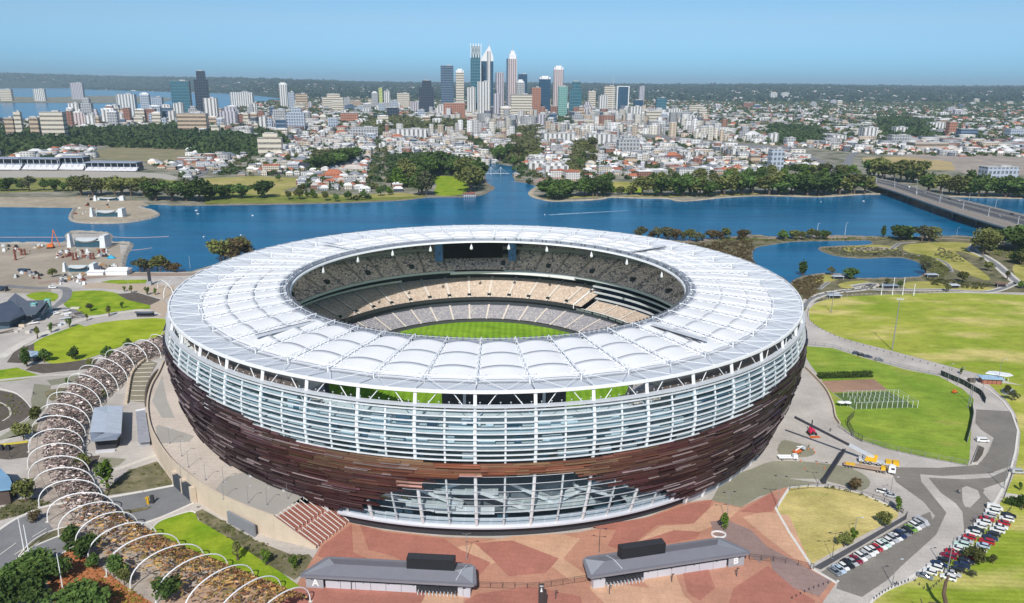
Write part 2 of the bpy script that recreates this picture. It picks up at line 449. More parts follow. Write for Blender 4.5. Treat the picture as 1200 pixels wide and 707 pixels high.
n2 = nt.nodes.new('ShaderNodeTexNoise'); n2.inputs['Scale'].default_value = .35; n2.inputs['Detail'].default_value = 5; nt.links.new(mp.outputs[0], n2.inputs['Vector'])
bp = nt.nodes.new('ShaderNodeBump'); bp.inputs['Strength'].default_value = .35; bp.inputs['Distance'].default_value = .5
nt.links.new(n2.outputs['Fac'], bp.inputs['Height']); nt.links.new(bp.outputs[0], b.inputs['Normal'])

FARBANK = [(-900, 250), (-300, 246), (0, 243), (60, 243), (88, 244), (83, 254), (88, 260), (110, 262), (150, 261), (183, 254), (181, 248), (164, 243), (175, 240), (200, 241), (300, 240), (400, 238), (470, 235),
           (500, 231.5), (545, 231), (562, 229), (569, 226), (578, 220), (568, 214), (566, 203), (565, 193), (575, 191.5), (600, 195), (606, 198), (600, 205), (604, 213), (617, 215), (630, 219), (621.5, 226), (626, 231), (640, 235), (655, 236), (700, 234),
           (715, 231.5), (750, 232.5), (783, 233), (801, 236), (850, 231.5), (900, 229.5), (960, 231), (1010, 228), (1060, 228), (1124, 231), (1200, 233), (1400, 238), (2000, 245)]
NEARBANK = [(2000, 300), (1500, 292), (1260, 288), (1190, 285), (1150, 279), (1104, 277), (1060, 279), (1022, 278), (989, 277), (951, 277), (915, 279), (879, 276), (833, 282), (802, 284), (741, 278), (600, 285), (400, 300),
            (300, 306), (268, 308), (244, 312), (224, 318), (190, 319), (150, 318.5), (143, 315), (146, 299), (153, 288), (148, 285), (128, 284), (126, 274), (82, 273), (76, 285), (0, 286), (-300, 288), (-900, 292)]
far_b = world_pts(FARBANK); near_b = world_pts(NEARBANK)
river_poly = far_b + near_b
sheet('river', river_poly, m_water, .10, world=True)
LAKE = [(905, 287), (933, 283.5), (994, 282.5), (1017, 282), (1023, 285), (1016, 287.5), (994, 288.5), (964, 290), (960, 292.5), (968, 297), (984, 301), (1010, 303.2), (1035, 302.3), (1058, 302.6), (1076, 307.7),
        (1084, 314), (1082, 323), (1063, 326), (1037, 326.5), (1002, 326.5), (989, 322), (966, 321), (946, 323.5), (932, 328), (926, 333), (915, 325), (895, 318), (884, 309), (881, 301), (885, 291)]
lake_w = smooth_line(world_pts(LAKE), 3, True)
sheet('lake', lake_w, m_water, .10, world=True)
WIDE = [(-500, 100.3), (61, 102.3), (102, 105), (204, 108), (330, 111.5), (345, 116), (300, 121), (262, 130), (205, 136), (160, 141), (80, 143), (0, 143), (-500, 140)]
wide_b = world_pts(WIDE)
sheet('wide_river', wide_b, m_water, 1.0, world=True)
SPIT = [(-500, 112), (0, 113.5), (60, 114.5), (120, 112.5), (185, 114), (205, 116), (190, 120), (160, 121.5), (60, 121), (-500, 119.5)]
spit_w = world_pts(SPIT)
sheet('peninsula_land', spit_w, m_land, 2.0, world=True)

def bank(name, pts, w=5, h=.9, mat=m_rock):
    """rocky bank: lumpy ridge along the shore"""
    line = resample(smooth_line(pts, 3), 4.0); L, R = ribbon_pts(line, w); b = MB()
    Cn = [(x + random.uniform(-.6, .6), y + random.uniform(-.6, .6), h * random.uniform(.6, 1.25)) for x, y in line]
    n = len(line)
    vs = [(x, y, .05) for x, y in L] + Cn + [(x, y, .05) for x, y in R]
    fs = [(i, i + 1, n + i + 1, n + i) for i in range(n - 1)] + [(n + i, n + i + 1, 2 * n + i + 1, 2 * n + i) for i in range(n - 1)]
    b.add(vs, [f[::-1] for f in fs]); return b.build(name, mat, kind='structure')
bank('river_bank', far_b[13:24], 7, 1.2)
bank('river_bank', far_b[4:13], 5, 1.6, M('pale_rock', (.33, .30, .26), .95, var=.25, scale=.4))
bank('river_bank', far_b[31:48], 7, 1.2, m_sand)
bank('river_bank', near_b[3:15], 5, 1.0)
bank('river_bank', near_b[22:34], 6, 1.8, M('pale_rock', (.33, .30, .26)))
sheet('boat_wake', [(641, 251.9), (660, 250.4), (700, 248.6), (735, 246.8), (738, 247.0), (705, 249.1), (662, 251.7), (645, 252.6)], M('wake_foam', (.34, .48, .58), .6, col2=(.10, .24, .38), scale=.15, detail=8), .16, kind='stuff')
bank('lake_bank', lake_w[:] + [lake_w[0]], 2.6, .7)

# --- far-side grounds beyond the river
sheet('racecourse_grass', [(-200, 216), (0, 209), (178, 205), (205, 211), (200, 216), (150, 221), (90, 224), (0, 226), (-200, 230)], grass_mat('track_grass', (.17, .19, .05), (.28, .27, .09), .02), .06, smooth=3)
sheet('race_track', [(-200, 205), (0, 200.8), (120, 201), (185, 203.5), (208, 208), (200, 211.5), (178, 208.5), (100, 208.5), (0, 208.5), (-200, 213)], M('track_sand', (.42, .39, .34), .95, var=.06), .10, smooth=3)
sheet('river_foreshore', [(-200, 234), (0, 231.5), (100, 231.5), (165, 236), (175, 241), (164, 243), (181, 248), (183, 254), (150, 261), (110, 262), (88, 260), (83, 254), (88, 244), (0, 243), (-200, 246)], m_sand, .12)
sheet('park_lawn', [(240, 209), (300, 206.5), (352, 209), (356, 216), (330, 224), (400, 229), (470, 226), (500, 229), (480, 233), (400, 237), (300, 238.5), (240, 236), (236, 222)], grass_mat('park_dry', (.29, .28, .07), (.44, .37, .15), .015), .10)
sheet('park_lawn', [(500, 207), (545, 208), (549, 218), (545, 227), (520, 230), (508, 226), (512, 216)], m_lawn2, .14, smooth=2)
sheet('park_lawn', [(240, 227), (330, 229), (430, 232), (500, 230), (495, 233), (400, 237), (240, 239)], grass_mat('olive_grass', (.13, .17, .03), (.24, .26, .06), .03), .16)
sheet('bare_slope', [(115, 176), (150, 172), (200, 173), (225, 180), (215, 190), (160, 189), (118, 186)], M('dry_earth', (.33, .25, .16), .95, col2=(.17, .19, .08), scale=.04, detail=8), .1, smooth=2)
sheet('park_lawn', [(716, 213), (751, 214), (752, 222), (716, 222)], m_park, .10)
sheet('park_lawn', [(640, 228), (720, 230), (860, 226), (900, 227), (860, 229), (790, 231), (715, 230), (660, 233), (640, 233)], m_park, .12)
sheet('park_lawn', [(716, 221), (752, 221), (752, 226), (716, 226)], m_lawn2, .14)
sheet('vacant_ground', [(1010, 185), (1060, 183.5), (1115, 190), (1120, 200), (1080, 199), (1050, 192), (1013, 193)], M('vacant_yellow', (.50, .38, .14), .95, col2=(.36, .28, .17), scale=.02), .12)
sheet('rail_yard', [(1065, 178), (1200, 177), (1300, 180), (1300, 205), (1200, 205), (1140, 207), (1110, 196), (1060, 183)], M('yard_dirt', (.42, .35, .29), .95, col2=(.27, .23, .20), scale=.03, detail=8), .11)
sheet('foreshore_path', [(595, 213), (625, 213), (640, 206), (676, 206), (678, 213), (672, 222), (668, 222), (670, 212), (645, 209), (630, 214)], M('pink_path', (.42, .27, .23), .9), .13)
for pts in ([(207, 212), (216, 216), (243, 203), (246, 198), (238, 198)],
            [(1013, 213), (1012, 205), (985, 197), (962, 188), (940, 178), (925, 171), (912, 170), (922, 180), (948, 190), (975, 202)],
            [(985, 197), (996, 199), (1001, 184), (1008, 178), (1001, 177), (993, 183)],
            [(740, 157), (790, 160), (830, 166), (905, 172), (925, 174), (935, 179), (905, 176), (840, 171), (775, 164)],
            [(712, 170), (760, 172), (800, 190), (792, 193), (765, 183), (745, 200), (738, 200), (752, 182)]):
    sheet('distant_road', pts, m_asphl, .2 + .05 * len(pts) + pts[0][0] * 1e-4)
sheet('distant_avenue', [(686, 168), (691, 168), (682, 206), (671, 206)], M('avenue', (.22, .20, .17), .9), .2)

# --- near ground: peninsula base and everything on it
sheet('peninsula_ground', [(-900, 292), (0, 288), (75, 286), (83, 274), (126, 274), (128, 285), (152, 288), (146, 299), (143, 315), (150, 319), (224, 319), (268, 309), (400, 301), (741, 280), (802, 286), (833, 284), (881, 278), (915, 281), (1022, 280), (1104, 279), (1190, 286), (1300, 292),
                           (1900, 300), (1900, 760), (1000, 900), (0, 900), (-900, 760)], m_conc, .02)
bpy.data.objects['lake'].location.z = .12
bpy.data.objects['ground'].location.z = 0
L1 = .05
sheet('construction_sand', [(-300, 290), (0, 287.5), (76, 286.5), (140, 287), (142, 300), (138, 314), (120, 322), (60, 330), (60, 345), (0, 343), (-300, 350)], M('building_sand', (.30, .26, .20), .95, col2=(.43, .36, .28), scale=.03, detail=9), L1)
# wetland park
sheet('wetland_park', [(741, 279), (802, 285), (833, 283), (879, 277), (951, 278), (1022, 279), (1104, 278), (1150, 281), (1190, 287), (1300, 296), (1320, 350), (1200, 343), (1110, 342.5), (1030, 345.5), (975, 349.5), (950, 356), (940, 368), (930, 366), (860, 330), (800, 300)], m_scrub, .06)
bpy.data.objects['lake'].location.z = .14
m_pg = m_park
for pts in ([(1068, 286), (1120, 284), (1145, 288), (1150, 302), (1130, 296), (1120, 296), (1150, 318), (1160, 326), (1152, 328), (1110, 312), (1085, 300), (1065, 296), (1058, 291)],
            [(990, 290), (1018, 287), (1046, 289), (1050, 293), (1020, 296), (995, 295)],
            [(955, 325), (972, 322), (985, 326), (970, 331), (955, 331)], [(985, 332), (1010, 329), (1022, 333), (1000, 338), (985, 337)],
            [(1062, 331), (1090, 330), (1110, 334), (1160, 337), (1165, 340), (1100, 341), (1062, 338)],
            [(1190, 310), (1220, 312), (1260, 330), (1230, 334), (1200, 330), (1188, 320)], [(1188, 292), (1230, 290), (1260, 305), (1210, 306)]):
    sheet('park_grass', pts, m_pg, .09, smooth=3)
sheet('sand_patch', [(1000, 291), (1030, 289.5), (1045, 291.5), (1030, 294), (1005, 294)], m_sand, .12, smooth=3)
def path(name, pxl, w, mat, z, edge=None):
    line = resample(smooth_line(world_pts(pxl), 6), 2.5)
    if edge: ribbon(name + '_edging', line, w + edge, .0, z - .01, m_path)
    return ribbon(name, line, w, z, z, mat)
path('park_path', [(1205, 337), (1192, 331), (1180, 321), (1165, 308), (1152, 300), (1140, 294), (1142, 289), (1150, 286), (1190, 284)], 4.5, m_asphl, .16, 5)
path('park_path', [(1192, 331), (1160, 342), (1110, 340), (1070, 340), (1020, 339), (1000, 336)], 3.5, m_asphl, .15, 3)
path('park_path', [(1000, 336), (1020, 333), (1025, 334), (1010, 339), (975, 343), (950, 351), (942, 362)], 3, m_asphl, .17, 5)
path('park_path', [(1045, 292), (1050, 288), (1056, 285), (1075, 284)], 3, m_asphl, .15, 1)
path('park_path', [(1060, 297), (1095, 303), (1110, 310), (1115, 319)], 2.5, m_asphl, .15, 1)
path('park_path', [(960, 339), (968, 333), (972, 330)], 2.5, m_asphl, .15, .8)
path('shore_path', [(780, 285), (860, 279), (900, 279.5), (960, 278.5), (1020, 279.5), (1104, 279.5), (1150, 283)], 4, M('shore_pink', (.40, .29, .23), .9), .13)
path('shore_path', [(45, 332), (90, 327), (150, 322), (224, 321.5), (262, 314)], 9, M('shore_brown', (.33, .25, .20), .9), .13)
# practice oval and its road
OVAL = [(948, 368), (949, 362), (960, 354), (985, 348.5), (1030, 346), (1110, 343.5), (1200, 346), (1290, 353), (1400, 375), (1430, 410), (1400, 450), (1330, 465), (1262, 462), (1200, 452), (1165, 443), (1130, 434), (1085, 422), (1040, 410), (990, 397), (962, 385), (950, 376)]
sheet('practice_oval', OVAL, m_oval, .08, smooth=4)
sheet('east_lawn', [(1155, 447), (1200, 452), (1290, 465), (1500, 470), (1600, 600), (1500, 760), (1010, 760), (1022, 707), (1040, 693), (1070, 681), (1100, 660), (1135, 632), (1160, 606), (1176, 584), (1188, 558), (1194, 530), (1196, 508), (1190, 485), (1180, 470)], m_oval, .07)
sheet('lawn_path', [(1173, 577), (1200, 581), (1300, 592), (1300, 597), (1200, 586.5), (1172, 582)], m_path, .12)
sheet('training_field', [(945, 406), (975, 408), (1010, 419), (1060, 433), (1100, 441), (1128, 456), (1141, 468), (1139, 488), (1136, 540), (1134, 545), (1090, 537), (1040, 526), (1005, 514), (985, 499), (980, 490), (975, 470), (965, 448), (950, 428), (942, 415)], m_train, .09)
# dark paving shapes on the road
for pts in ([(1052, 548), (1100, 548.5), (1138, 546), (1150, 541), (1158, 530), (1170, 500), (1192, 505), (1192, 525), (1188, 545), (1160, 555), (1105, 558), (1078, 556), (1080, 565), (1109, 601), (1097, 627), (1075, 647), (1056, 664), (1040, 680), (1010, 700), (980, 690), (985, 672), (1062, 632), (1087, 616), (1096, 605), (1082, 588), (1050, 565), (1046, 556)],
            [(1088, 560), (1130, 562), (1160, 560), (1187, 548), (1184, 562), (1155, 572), (1152, 578), (1163, 590), (1145, 610), (1130, 622), (1128, 600), (1120, 590), (1103, 578)],
            [(1144, 480), (1182, 482), (1192, 492), (1192, 530), (1175, 520), (1150, 504), (1143, 496)]):
    sheet('dark_paving_patch', pts, m_concd, .05 + .001 * len(pts))
sheet('pale_paving_patch', [(1127, 572), (1133, 570), (1146, 575), (1149, 583), (1137, 595), (1131, 594), (1128, 588)], m_conc, .08)
sheet('pale_paving_patch', [(1152, 573), (1186, 563), (1176, 580), (1165, 588)], m_conc, .08)
for pts in ([(916, 517), (930, 518), (948, 524), (955, 532), (940, 536), (912, 532)],
            [(905, 541), (940, 541), (985, 546), (1010, 555), (1020, 566), (1010, 575), (985, 568), (945, 560), (910, 563), (870, 565), (850, 561), (880, 550)],
            [(895, 553), (925, 552), (985, 553), (1003, 561), (1000, 568), (970, 562), (930, 561), (895, 559)]):
    sheet('olive_paving_patch', pts, m_conco, .05 + .02 * random.random(), smooth=3)
sheet('olive_paving', [(833, 588), (845, 566), (880, 555), (930, 562), (958, 566), (925, 571), (912, 576), (890, 582), (868, 595), (850, 592)], m_conco, .10)
sheet('dry_lawn', [(909, 597), (925, 573), (945, 570.5), (975, 571), (1010, 579), (1040, 592), (1052, 601), (1052, 607), (1010, 628), (975, 648), (952, 661), (944, 650), (925, 622)], m_gold, .12)
sheet('carpark_strip', [(953, 665), (1000, 639), (1060, 605), (1064, 599), (1062, 609), (1010, 640), (962, 668)], m_asph, .15)
sheet('carpark_bays', [(962, 671), (1010, 642), (1062, 612), (1090, 600), (1095, 618), (1050, 640), (1010, 664), (985, 684)], m_concd, .11)
# forecourt of terracotta paving
PLAZA = [(372, 646), (383, 625), (405, 612), (450, 622), (520, 630), (600, 632), (680, 624), (760, 606), (800, 590), (830, 586), (868, 595), (909, 575), (924, 571), (908, 597), (925, 625), (945, 655), (953, 668), (980, 684), (965, 705), (940, 760), (280, 760), (315, 707), (345, 690)]
plaza = sheet('forecourt', PLAZA, m_terra4, .14)
patches = [
 (m_terra2, [(545, 640), (600, 629), (655, 626), (680, 632), (660, 655), (690, 676), (668, 680), (640, 660), (600, 652), (560, 668), (500, 650), (470, 640), (455, 628), (490, 632), (520, 645)]),
 (m_terra, [(422, 616), (450, 624), (520, 632), (540, 645), (575, 660), (548, 690), (500, 672), (460, 652), (432, 645)]),
 (m_terra, [(556, 637), (600, 634), (655, 655), (640, 672), (596, 676), (576, 655)]),
 (m_terra, [(378, 640), (412, 615), (414, 648), (430, 655), (400, 662), (372, 652)]),
 (m_terra, [(690, 618), (760, 607), (806, 592), (835, 586), (828, 606), (812, 614), (770, 616), (745, 636), (790, 622), (822, 624), (815, 632), (770, 640), (735, 648), (712, 640), (722, 622)]),
 (m_terra2, [(745, 637), (775, 617), (812, 615), (838, 590), (868, 596), (858, 606), (840, 615), (820, 624), (790, 622)]),
 (m_terra2, [(870, 607), (895, 600), (925, 605), (940, 640), (950, 662), (930, 655), (900, 632)]),
 (m_terra3, [(832, 612), (852, 610), (880, 622), (908, 650), (890, 660), (862, 640), (838, 628)]),
 (m_terra, [(868, 600), (905, 578), (912, 588), (905, 600), (890, 602)]),
 (m_terra3, [(900, 642), (925, 655), (955, 672), (975, 682), (960, 700), (930, 690), (905, 668)]),
 (m_terra, [(560, 697), (620, 688), (680, 700), (690, 740), (540, 740), (545, 705)]),
 (m_terra2, [(690, 690), (700, 682), (760, 690), (800, 720), (790, 750), (720, 750), (710, 710)]),
 (m_terra, [(800, 672), (830, 668), (838, 690), (820, 705), (806, 695)]),
 (m_terra, [(860, 690), (900, 664), (930, 690), (955, 705), (940, 750), (850, 750), (855, 705)]),
 (m_terra, [(300, 740), (345, 690), (450, 688), (530, 700), (480, 740)]),
 (m_terra2, [(478, 740), (500, 695), (545, 690), (540, 740)]),
 (m_terra2, [(745, 672), (790, 670), (802, 700), (825, 720), (800, 740), (760, 690)]),
]
for i, (mm, pts) in enumerate(patches):
    sheet('paving_patch', pts, mm, .16 + .012 * i, parent=plaza)
ribbon('lawn_kerb', [(1040, 592), (1010, 579), (975, 571), (945, 570), (925, 572), (909, 597), (925, 625), (945, 655), (953, 668), (980, 684), (982, 681)], .9, .1, .32, m_kerb, world=False)
ribbon('road_kerb', [(1018, 712), (1024, 701), (1040, 692), (1064, 679), (1100, 655), (1130, 632), (1150, 610), (1168, 586), (1182, 560), (1190, 530), (1193, 505), (1186, 485), (1176, 471), (1158, 456), (1138, 446), (1130, 443)], .8, .05, .26, m_kerb, world=False)

# --- west-side (left) grounds
for nm, pts, mm, z, sm in (
  ('round_lawn', [(40, 405), (60, 395), (110, 380), (150, 375), (193, 374), (196, 392), (160, 400), (110, 418), (70, 427), (45, 420)], m_lawn, .10, 3),
  ('lawn', [(72, 349), (85, 342), (120, 341), (150, 347), (180, 355), (176, 362), (140, 365), (105, 370), (80, 362)], m_lawn2, .10, 3),
  ('lawn', [(30, 346), (50, 342), (68, 345), (64, 353), (45, 353)], m_lawn2, .10, 2),
  ('lawn', [(118, 331), (130, 328.5), (172, 328), (172, 332), (140, 333)], m_lawn2, .16, 0),
  ('lawn', [(-30, 438), (20, 431), (45, 440), (54, 441), (20, 446), (-30, 450)], m_lawn2, .10, 0),
  ('lawn', [(35, 405), (50, 396), (80, 385), (92, 380), (100, 383), (60, 396), (42, 408)], m_lawn2, .09, 0),
  ('garden_bed', [(137, 345), (160, 343), (190, 352), (190, 362), (176, 358), (150, 352)], m_mulch, .13, 0),
  ('garden_bed', [(40, 427), (70, 426), (115, 420), (108, 432), (50, 438), (30, 434)], m_mulch, .12, 0),
  ('garden_bed', [(8, 425), (18, 410), (40, 403), (40, 420), (28, 426)], m_mulch, .11, 0),
  ('sunken_garden', [(-40, 450), (0, 458), (20, 463), (35, 478), (34, 488), (15, 500), (-10, 508), (-60, 500)], m_mulch, .12, 3),
  ('pale_plaza', [(95, 333), (125, 331), (175, 333), (205, 335), (200, 352), (160, 342), (120, 338), (100, 338)], M('warm_paving', (.50, .40, .30), .9), .08, 0),
  ('pale_plaza', [(176, 358), (192, 350), (198, 362), (197, 374), (178, 370)], M('warm_paving', (.50, .40, .30)), .14, 0),
  ('olive_paving', [(55, 446), (110, 437), (100, 445), (60, 452)], m_conco, .06, 0),
  ('olive_paving', [(30, 510), (40, 495), (52, 480), (60, 452), (40, 450), (36, 470), (40, 488), (0, 512), (-20, 520)], m_conco, .06, 0),
  ('garden_bed', [(52, 462), (58, 457), (80, 455), (70, 466), (60, 470)], m_scrub, .12, 2),
  ('garden_bed', [(88, 447), (105, 444), (95, 450)], m_scrub, .12, 0),
  ('garden_bed', [(20, 508), (45, 496), (42, 508)], m_scrub, .12, 0),
  ('garden_bed', [(0, 521), (33, 519), (33, 536), (10, 539), (-20, 536)], m_mulch, .12, 0),
  ('garden_bed', [(96, 536), (117, 534), (112, 548), (100, 553)], m_mulch, .12, 0),
  ('garden_bed', [(120, 578), (150, 552), (184, 541), (195, 555), (205, 569), (160, 576), (125, 581)], m_scrub, .14, 0),
  ('garden_bed', [(-20, 608), (20, 586), (38, 584), (60, 590), (46, 598), (5, 609), (-20, 615)], m_scrub, .14, 0),
  ('olive_paving', [(112, 548), (118, 536), (148, 538), (140, 545), (118, 554)], m_conco, .08, 0),
  ('garden_bed', [(228, 601), (237, 597), (262, 611), (300, 634), (345, 652), (362, 650), (372, 660), (345, 680), (330, 672), (280, 640), (235, 612)], m_scrub, .13, 0),
  ('bright_lawn', [(177, 621), (190, 610), (222, 600), (229, 602), (232, 610), (270, 632), (300, 653), (330, 672), (352, 688), (340, 700), (300, 680), (262, 668), (220, 645)], m_lawn2, .17, 0),
  ('rust_bed', [(57, 660), (83, 644), (110, 660), (150, 690), (200, 720), (215, 740), (70, 740), (62, 700), (54, 680)], m_rust, .14, 0),
  ('arbour_floor', [(95, 630), (130, 622), (178, 622), (215, 645), (262, 668), (300, 682), (345, 700), (350, 745), (230, 745), (190, 715), (150, 690), (110, 662)], M('tan_paving', (.48, .33, .24), .9), .11, 0),
):
    sheet(nm, pts, mm, z, smooth=sm)
sheet('service_road', [(-30, 640), (10, 614), (60, 592), (130, 583), (206, 569), (215, 573), (226, 578), (227, 590), (205, 600), (150, 618), (100, 638), (75, 655), (55, 665), (20, 690), (-10, 720), (-40, 720)], m_asphl, .10)
sheet('road_island', [(32, 640), (52, 627), (75, 619), (90, 617), (75, 626), (40, 641), (25, 652), (18, 660), (24, 645)], m_scrub, .22)
sheet('road_island', [(120, 609), (172, 598), (178, 594), (150, 598), (122, 606)], m_scrub, .22)
ribbon('kerb', smooth_line(world_pts([(90, 617), (75, 626), (40, 641), (25, 652), (14, 664)]), 4), .6, .1, .28, m_kerb)
ribbon('kerb', smooth_line(world_pts([(90, 617), (70, 619.5), (50, 627), (32, 640), (14, 664)]), 4), .4, .1, .28, m_kerb)
ribbon('kerb', smooth_line(world_pts([(-25, 640), (10, 614), (35, 601), (62, 592), (130, 583), (206, 569)]), 4), 1.2, .05, .28, m_kerb)
ribbon('kerb', smooth_line(world_pts([(57, 661), (80, 645), (115, 628), (150, 616), (178, 611), (227, 590)]), 4), .8, .05, .28, m_kerb)
ribbon('kerb', smooth_line(world_pts([(177, 621), (190, 610), (222, 600), (229, 602)]), 4), .5, .05, .3, m_kerb)
ribbon('path', smooth_line(world_pts([(0, 420), (28, 402), (60, 388), (100, 374), (130, 369), (165, 364), (185, 370)]), 5), 6, .15, .15, m_path)
ribbon('path', smooth_line(world_pts([(0, 446), (50, 441), (90, 438), (118, 428)]), 5), 3, .15, .15, m_path)
ribbon('path', smooth_line(world_pts([(0, 519), (30, 512), (65, 548), (100, 560), (185, 533)]), 5), 2.5, .06, .06, m_path)
ribbon('lane', smooth_line(world_pts([(5, 335), (40, 338), (75, 338), (78, 348), (70, 356)]), 5), 6, .16, .16, m_asphl)
ribbon('lane', smooth_line(world_pts([(70, 356), (62, 362), (80, 362), (92, 368), (100, 372)]), 5), 4, .17, .17, m_asphl)
for a, b_ in (((0, 651), (19, 637)), ((17, 651), (32, 641)), ((40, 640), (46, 636)), ((38, 630), (55, 620)), ((75, 636), (95, 628))):
    ribbon('road_marking', world_pts([a, b_]), .35, .26, .26, m_kerb)
# rings of kerb round the sunken garden
ribbon('kerb', smooth_line(world_pts([(0, 456), (20, 462), (36, 478), (34, 489), (15, 501), (-10, 510)]), 5), .5, .05, .35, m_kerb)
ribbon('garden_path', smooth_line(world_pts([(0, 472), (10, 478), (12, 487), (3, 494)]), 5), .8, .2, .2, m_path)
# terraced planting paving beside arbour
ter = sheet('terraced_paving', [(150, 470), (152, 448), (158, 430), (172, 421), (184, 426), (176, 440), (170, 458), (171, 472)], M('terrace_olive', (.27, .24, .175), .9), .2)
# ================================================================== STADIUM
SC = (-11.3, 369.0)
stadium = empty('stadium', (SC[0], SC[1], 0), label='huge round stadium with white ribbed ring roof and dark bronze panelled wall', cat='stadium')
NB = 48
D2R = PI / 180
def P(phi, r, z): a = phi * D2R; return (r * math.sin(a), r * math.cos(a), z)
_rz = ([0, 4, 10, 20, 30, 40, 45, 52, 57], [138.5, 139.8, 142, 145.5, 147.7, 148.8, 148.5, 147, 146])
def RZ(z): return float(np.interp(z, *_rz))
def ztop(phi):
    d = abs(((phi - 176 + 180) % 360) - 180)
    return float(np.interp(d, [0, 13, 25, 32, 41, 50, 62, 90, 180], [33.2, 33.5, 34.0, 35.7, 39.2, 42.6, 45, 47, 47]))
def zbot(phi):
    p = phi % 360
    if 146 < p < 201:
        return float(np.interp(p, [146, 148, 158, 164, 170, 182, 186, 191, 195, 199, 201], [5, 6, 18.5, 25.5, 29, 28.3, 25.7, 19.8, 14, 8.2, 6]))
    return 4.6 if p < 201 else float(np.interp(p, [201, 205, 300, 330, 360], [6, 9.5, 9.5, 4.6, 4.6]))

m_fabric = M('roof_fabric', (.90, .91, .93), .55, var=.02, scale=.2, spec=.3)
m_rooft = M('roof_edge_metal', (.66, .69, .73), .5, .0, var=.03, scale=.3)
_n = m_fabric.node_tree; _p = _n.nodes['Principled BSDF']; _t = _n.nodes.new('ShaderNodeBsdfTranslucent'); _t.inputs[0].default_value = (.95, .92, .88, 1); _x = _n.nodes.new('ShaderNodeMixShader'); _x.inputs[0].default_value = .16
_n.links.new(_p.outputs[0], _x.inputs[1]); _n.links.new(_t.outputs[0], _x.inputs[2]); _n.links.new(_x.outputs[0], _n.nodes['Material Output'].inputs[0])
m_white = M('white_steel', (.82, .83, .84), .45, var=.03, scale=.5)
m_wsteel2 = M('grey_white_steel', (.55, .58, .62), .5, var=.06, scale=.5)
m_gutter = M('gutter_grey', (.30, .33, .38), .5, .2, var=.08, scale=.5)
m_dark = M('dark_steel', (.035, .037, .045), .6, var=.15, scale=.5)
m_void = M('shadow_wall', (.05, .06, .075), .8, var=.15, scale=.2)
m_voidk = M('doorway_dark', (.015, .016, .02), .9, var=0)
m_teal = M('teal_glazing', (.06, .125, .19), .18, .0, var=.25, scale=.12, spec=.6)
m_slab = M('slab_white', (.66, .69, .70), .7, var=.06, scale=.2)
m_louv = M('louvre_glass', (.58, .61, .63), .3, .0, var=.15, scale=.25, spec=.5)
m_canopy = M('canopy_metal', (.58, .60, .66), .4, .2, var=.04, scale=.2)

# glass: part see-through, part mirror
m_glass = bpy.data.materials.new('pale_glass'); m_glass.use_nodes = True
nt = m_glass.node_tree; nt.nodes.clear()
o_ = nt.nodes.new('ShaderNodeOutputMaterial'); mx = nt.nodes.new('ShaderNodeMixShader'); tr = nt.nodes.new('ShaderNodeBsdfTransparent'); gl = nt.nodes.new('ShaderNodeBsdfPrincipled')
tr.inputs[0].default_value = (.76, .87, .92, 1); gl.inputs['Base Color'].default_value = (.16, .30, .36, 1); gl.inputs['Roughness'].default_value = .12
lw = nt.nodes.new('ShaderNodeLayerWeight'); lw.inputs[0].default_value = .25
mr = nt.nodes.new('ShaderNodeMapRange'); mr.inputs[3].default_value = .08; mr.inputs[4].default_value = .40
nt.links.new(lw.outputs['Fresnel'], mr.inputs[0]); nt.links.new(mr.outputs[0], mx.inputs[0])
nt.links.new(tr.outputs[0], mx.inputs[1]); nt.links.new(gl.outputs[0], mx.inputs[2]); nt.links.new(mx.outputs[0], o_.inputs[0])

m_glass2 = m_glass.copy(); m_glass2.name = 'clear_glass'
for n_ in m_glass2.node_tree.nodes:
    if n_.type == 'MAP_RANGE': n_.inputs[3].default_value = .03; n_.inputs[4].default_value = .30
    if n_.type == 'BSDF_TRANSPARENT': n_.inputs[0].default_value = (.86, .93, .95, 1)
def seat_mat(name, a, b, mix=.5, scale=1.3, c=None):
    m = bpy.data.materials.new(name); m.use_nodes = True; nt = m.node_tree; bs = nt.nodes['Principled BSDF']; bs.inputs['Roughness'].default_value = .6
    g = nt.nodes.new('ShaderNodeNewGeometry'); mp = nt.nodes.new('ShaderNodeVectorMath'); mp.operation = 'SCALE'; mp.inputs['Scale'].default_value = scale
    fl = nt.nodes.new('ShaderNodeVectorMath'); fl.operation = 'FLOOR'; wn_ = nt.nodes.new('ShaderNodeTexWhiteNoise')
    nt.links.new(g.outputs['Position'], mp.inputs[0]); nt.links.new(mp.outputs[0], fl.inputs[0]); nt.links.new(fl.outputs[0], wn_.inputs[0])
    n = nt.nodes.new('ShaderNodeTexNoise'); n.inputs['Scale'].default_value = .12; nt.links.new(g.outputs['Position'], n.inputs['Vector'])
    ad = nt.nodes.new('ShaderNodeMath'); ad.operation = 'ADD'; nt.links.new(wn_.outputs['Value'], ad.inputs[0]); nt.links.new(n.outputs['Fac'], ad.inputs[1])
    r = nt.nodes.new('ShaderNodeValToRGB'); r.color_ramp.interpolation = 'CONSTANT'
    r.color_ramp.elements[0].position = 0; r.color_ramp.elements[0].color = (*a, 1)
    r.color_ramp.elements[1].position = mix; r.color_ramp.elements[1].color = (*b, 1)
    if c: e = r.color_ramp.elements.new(mix + .12); e.color = (*c, 1)
    hv = nt.nodes.new('ShaderNodeMath'); hv.operation = 'MULTIPLY'; hv.inputs[1].default_value = .5; nt.links.new(ad.outputs[0], hv.inputs[0]); nt.links.new(hv.outputs[0], r.inputs[0])
    nt.links.new(r.outputs[0], bs.inputs['Base Color']); MATS[name] = m; return m
m_seat_l = seat_mat('seats_lower', (.36, .35, .39), (.50, .47, .47), .5, 1.2, (.31, .30, .34))
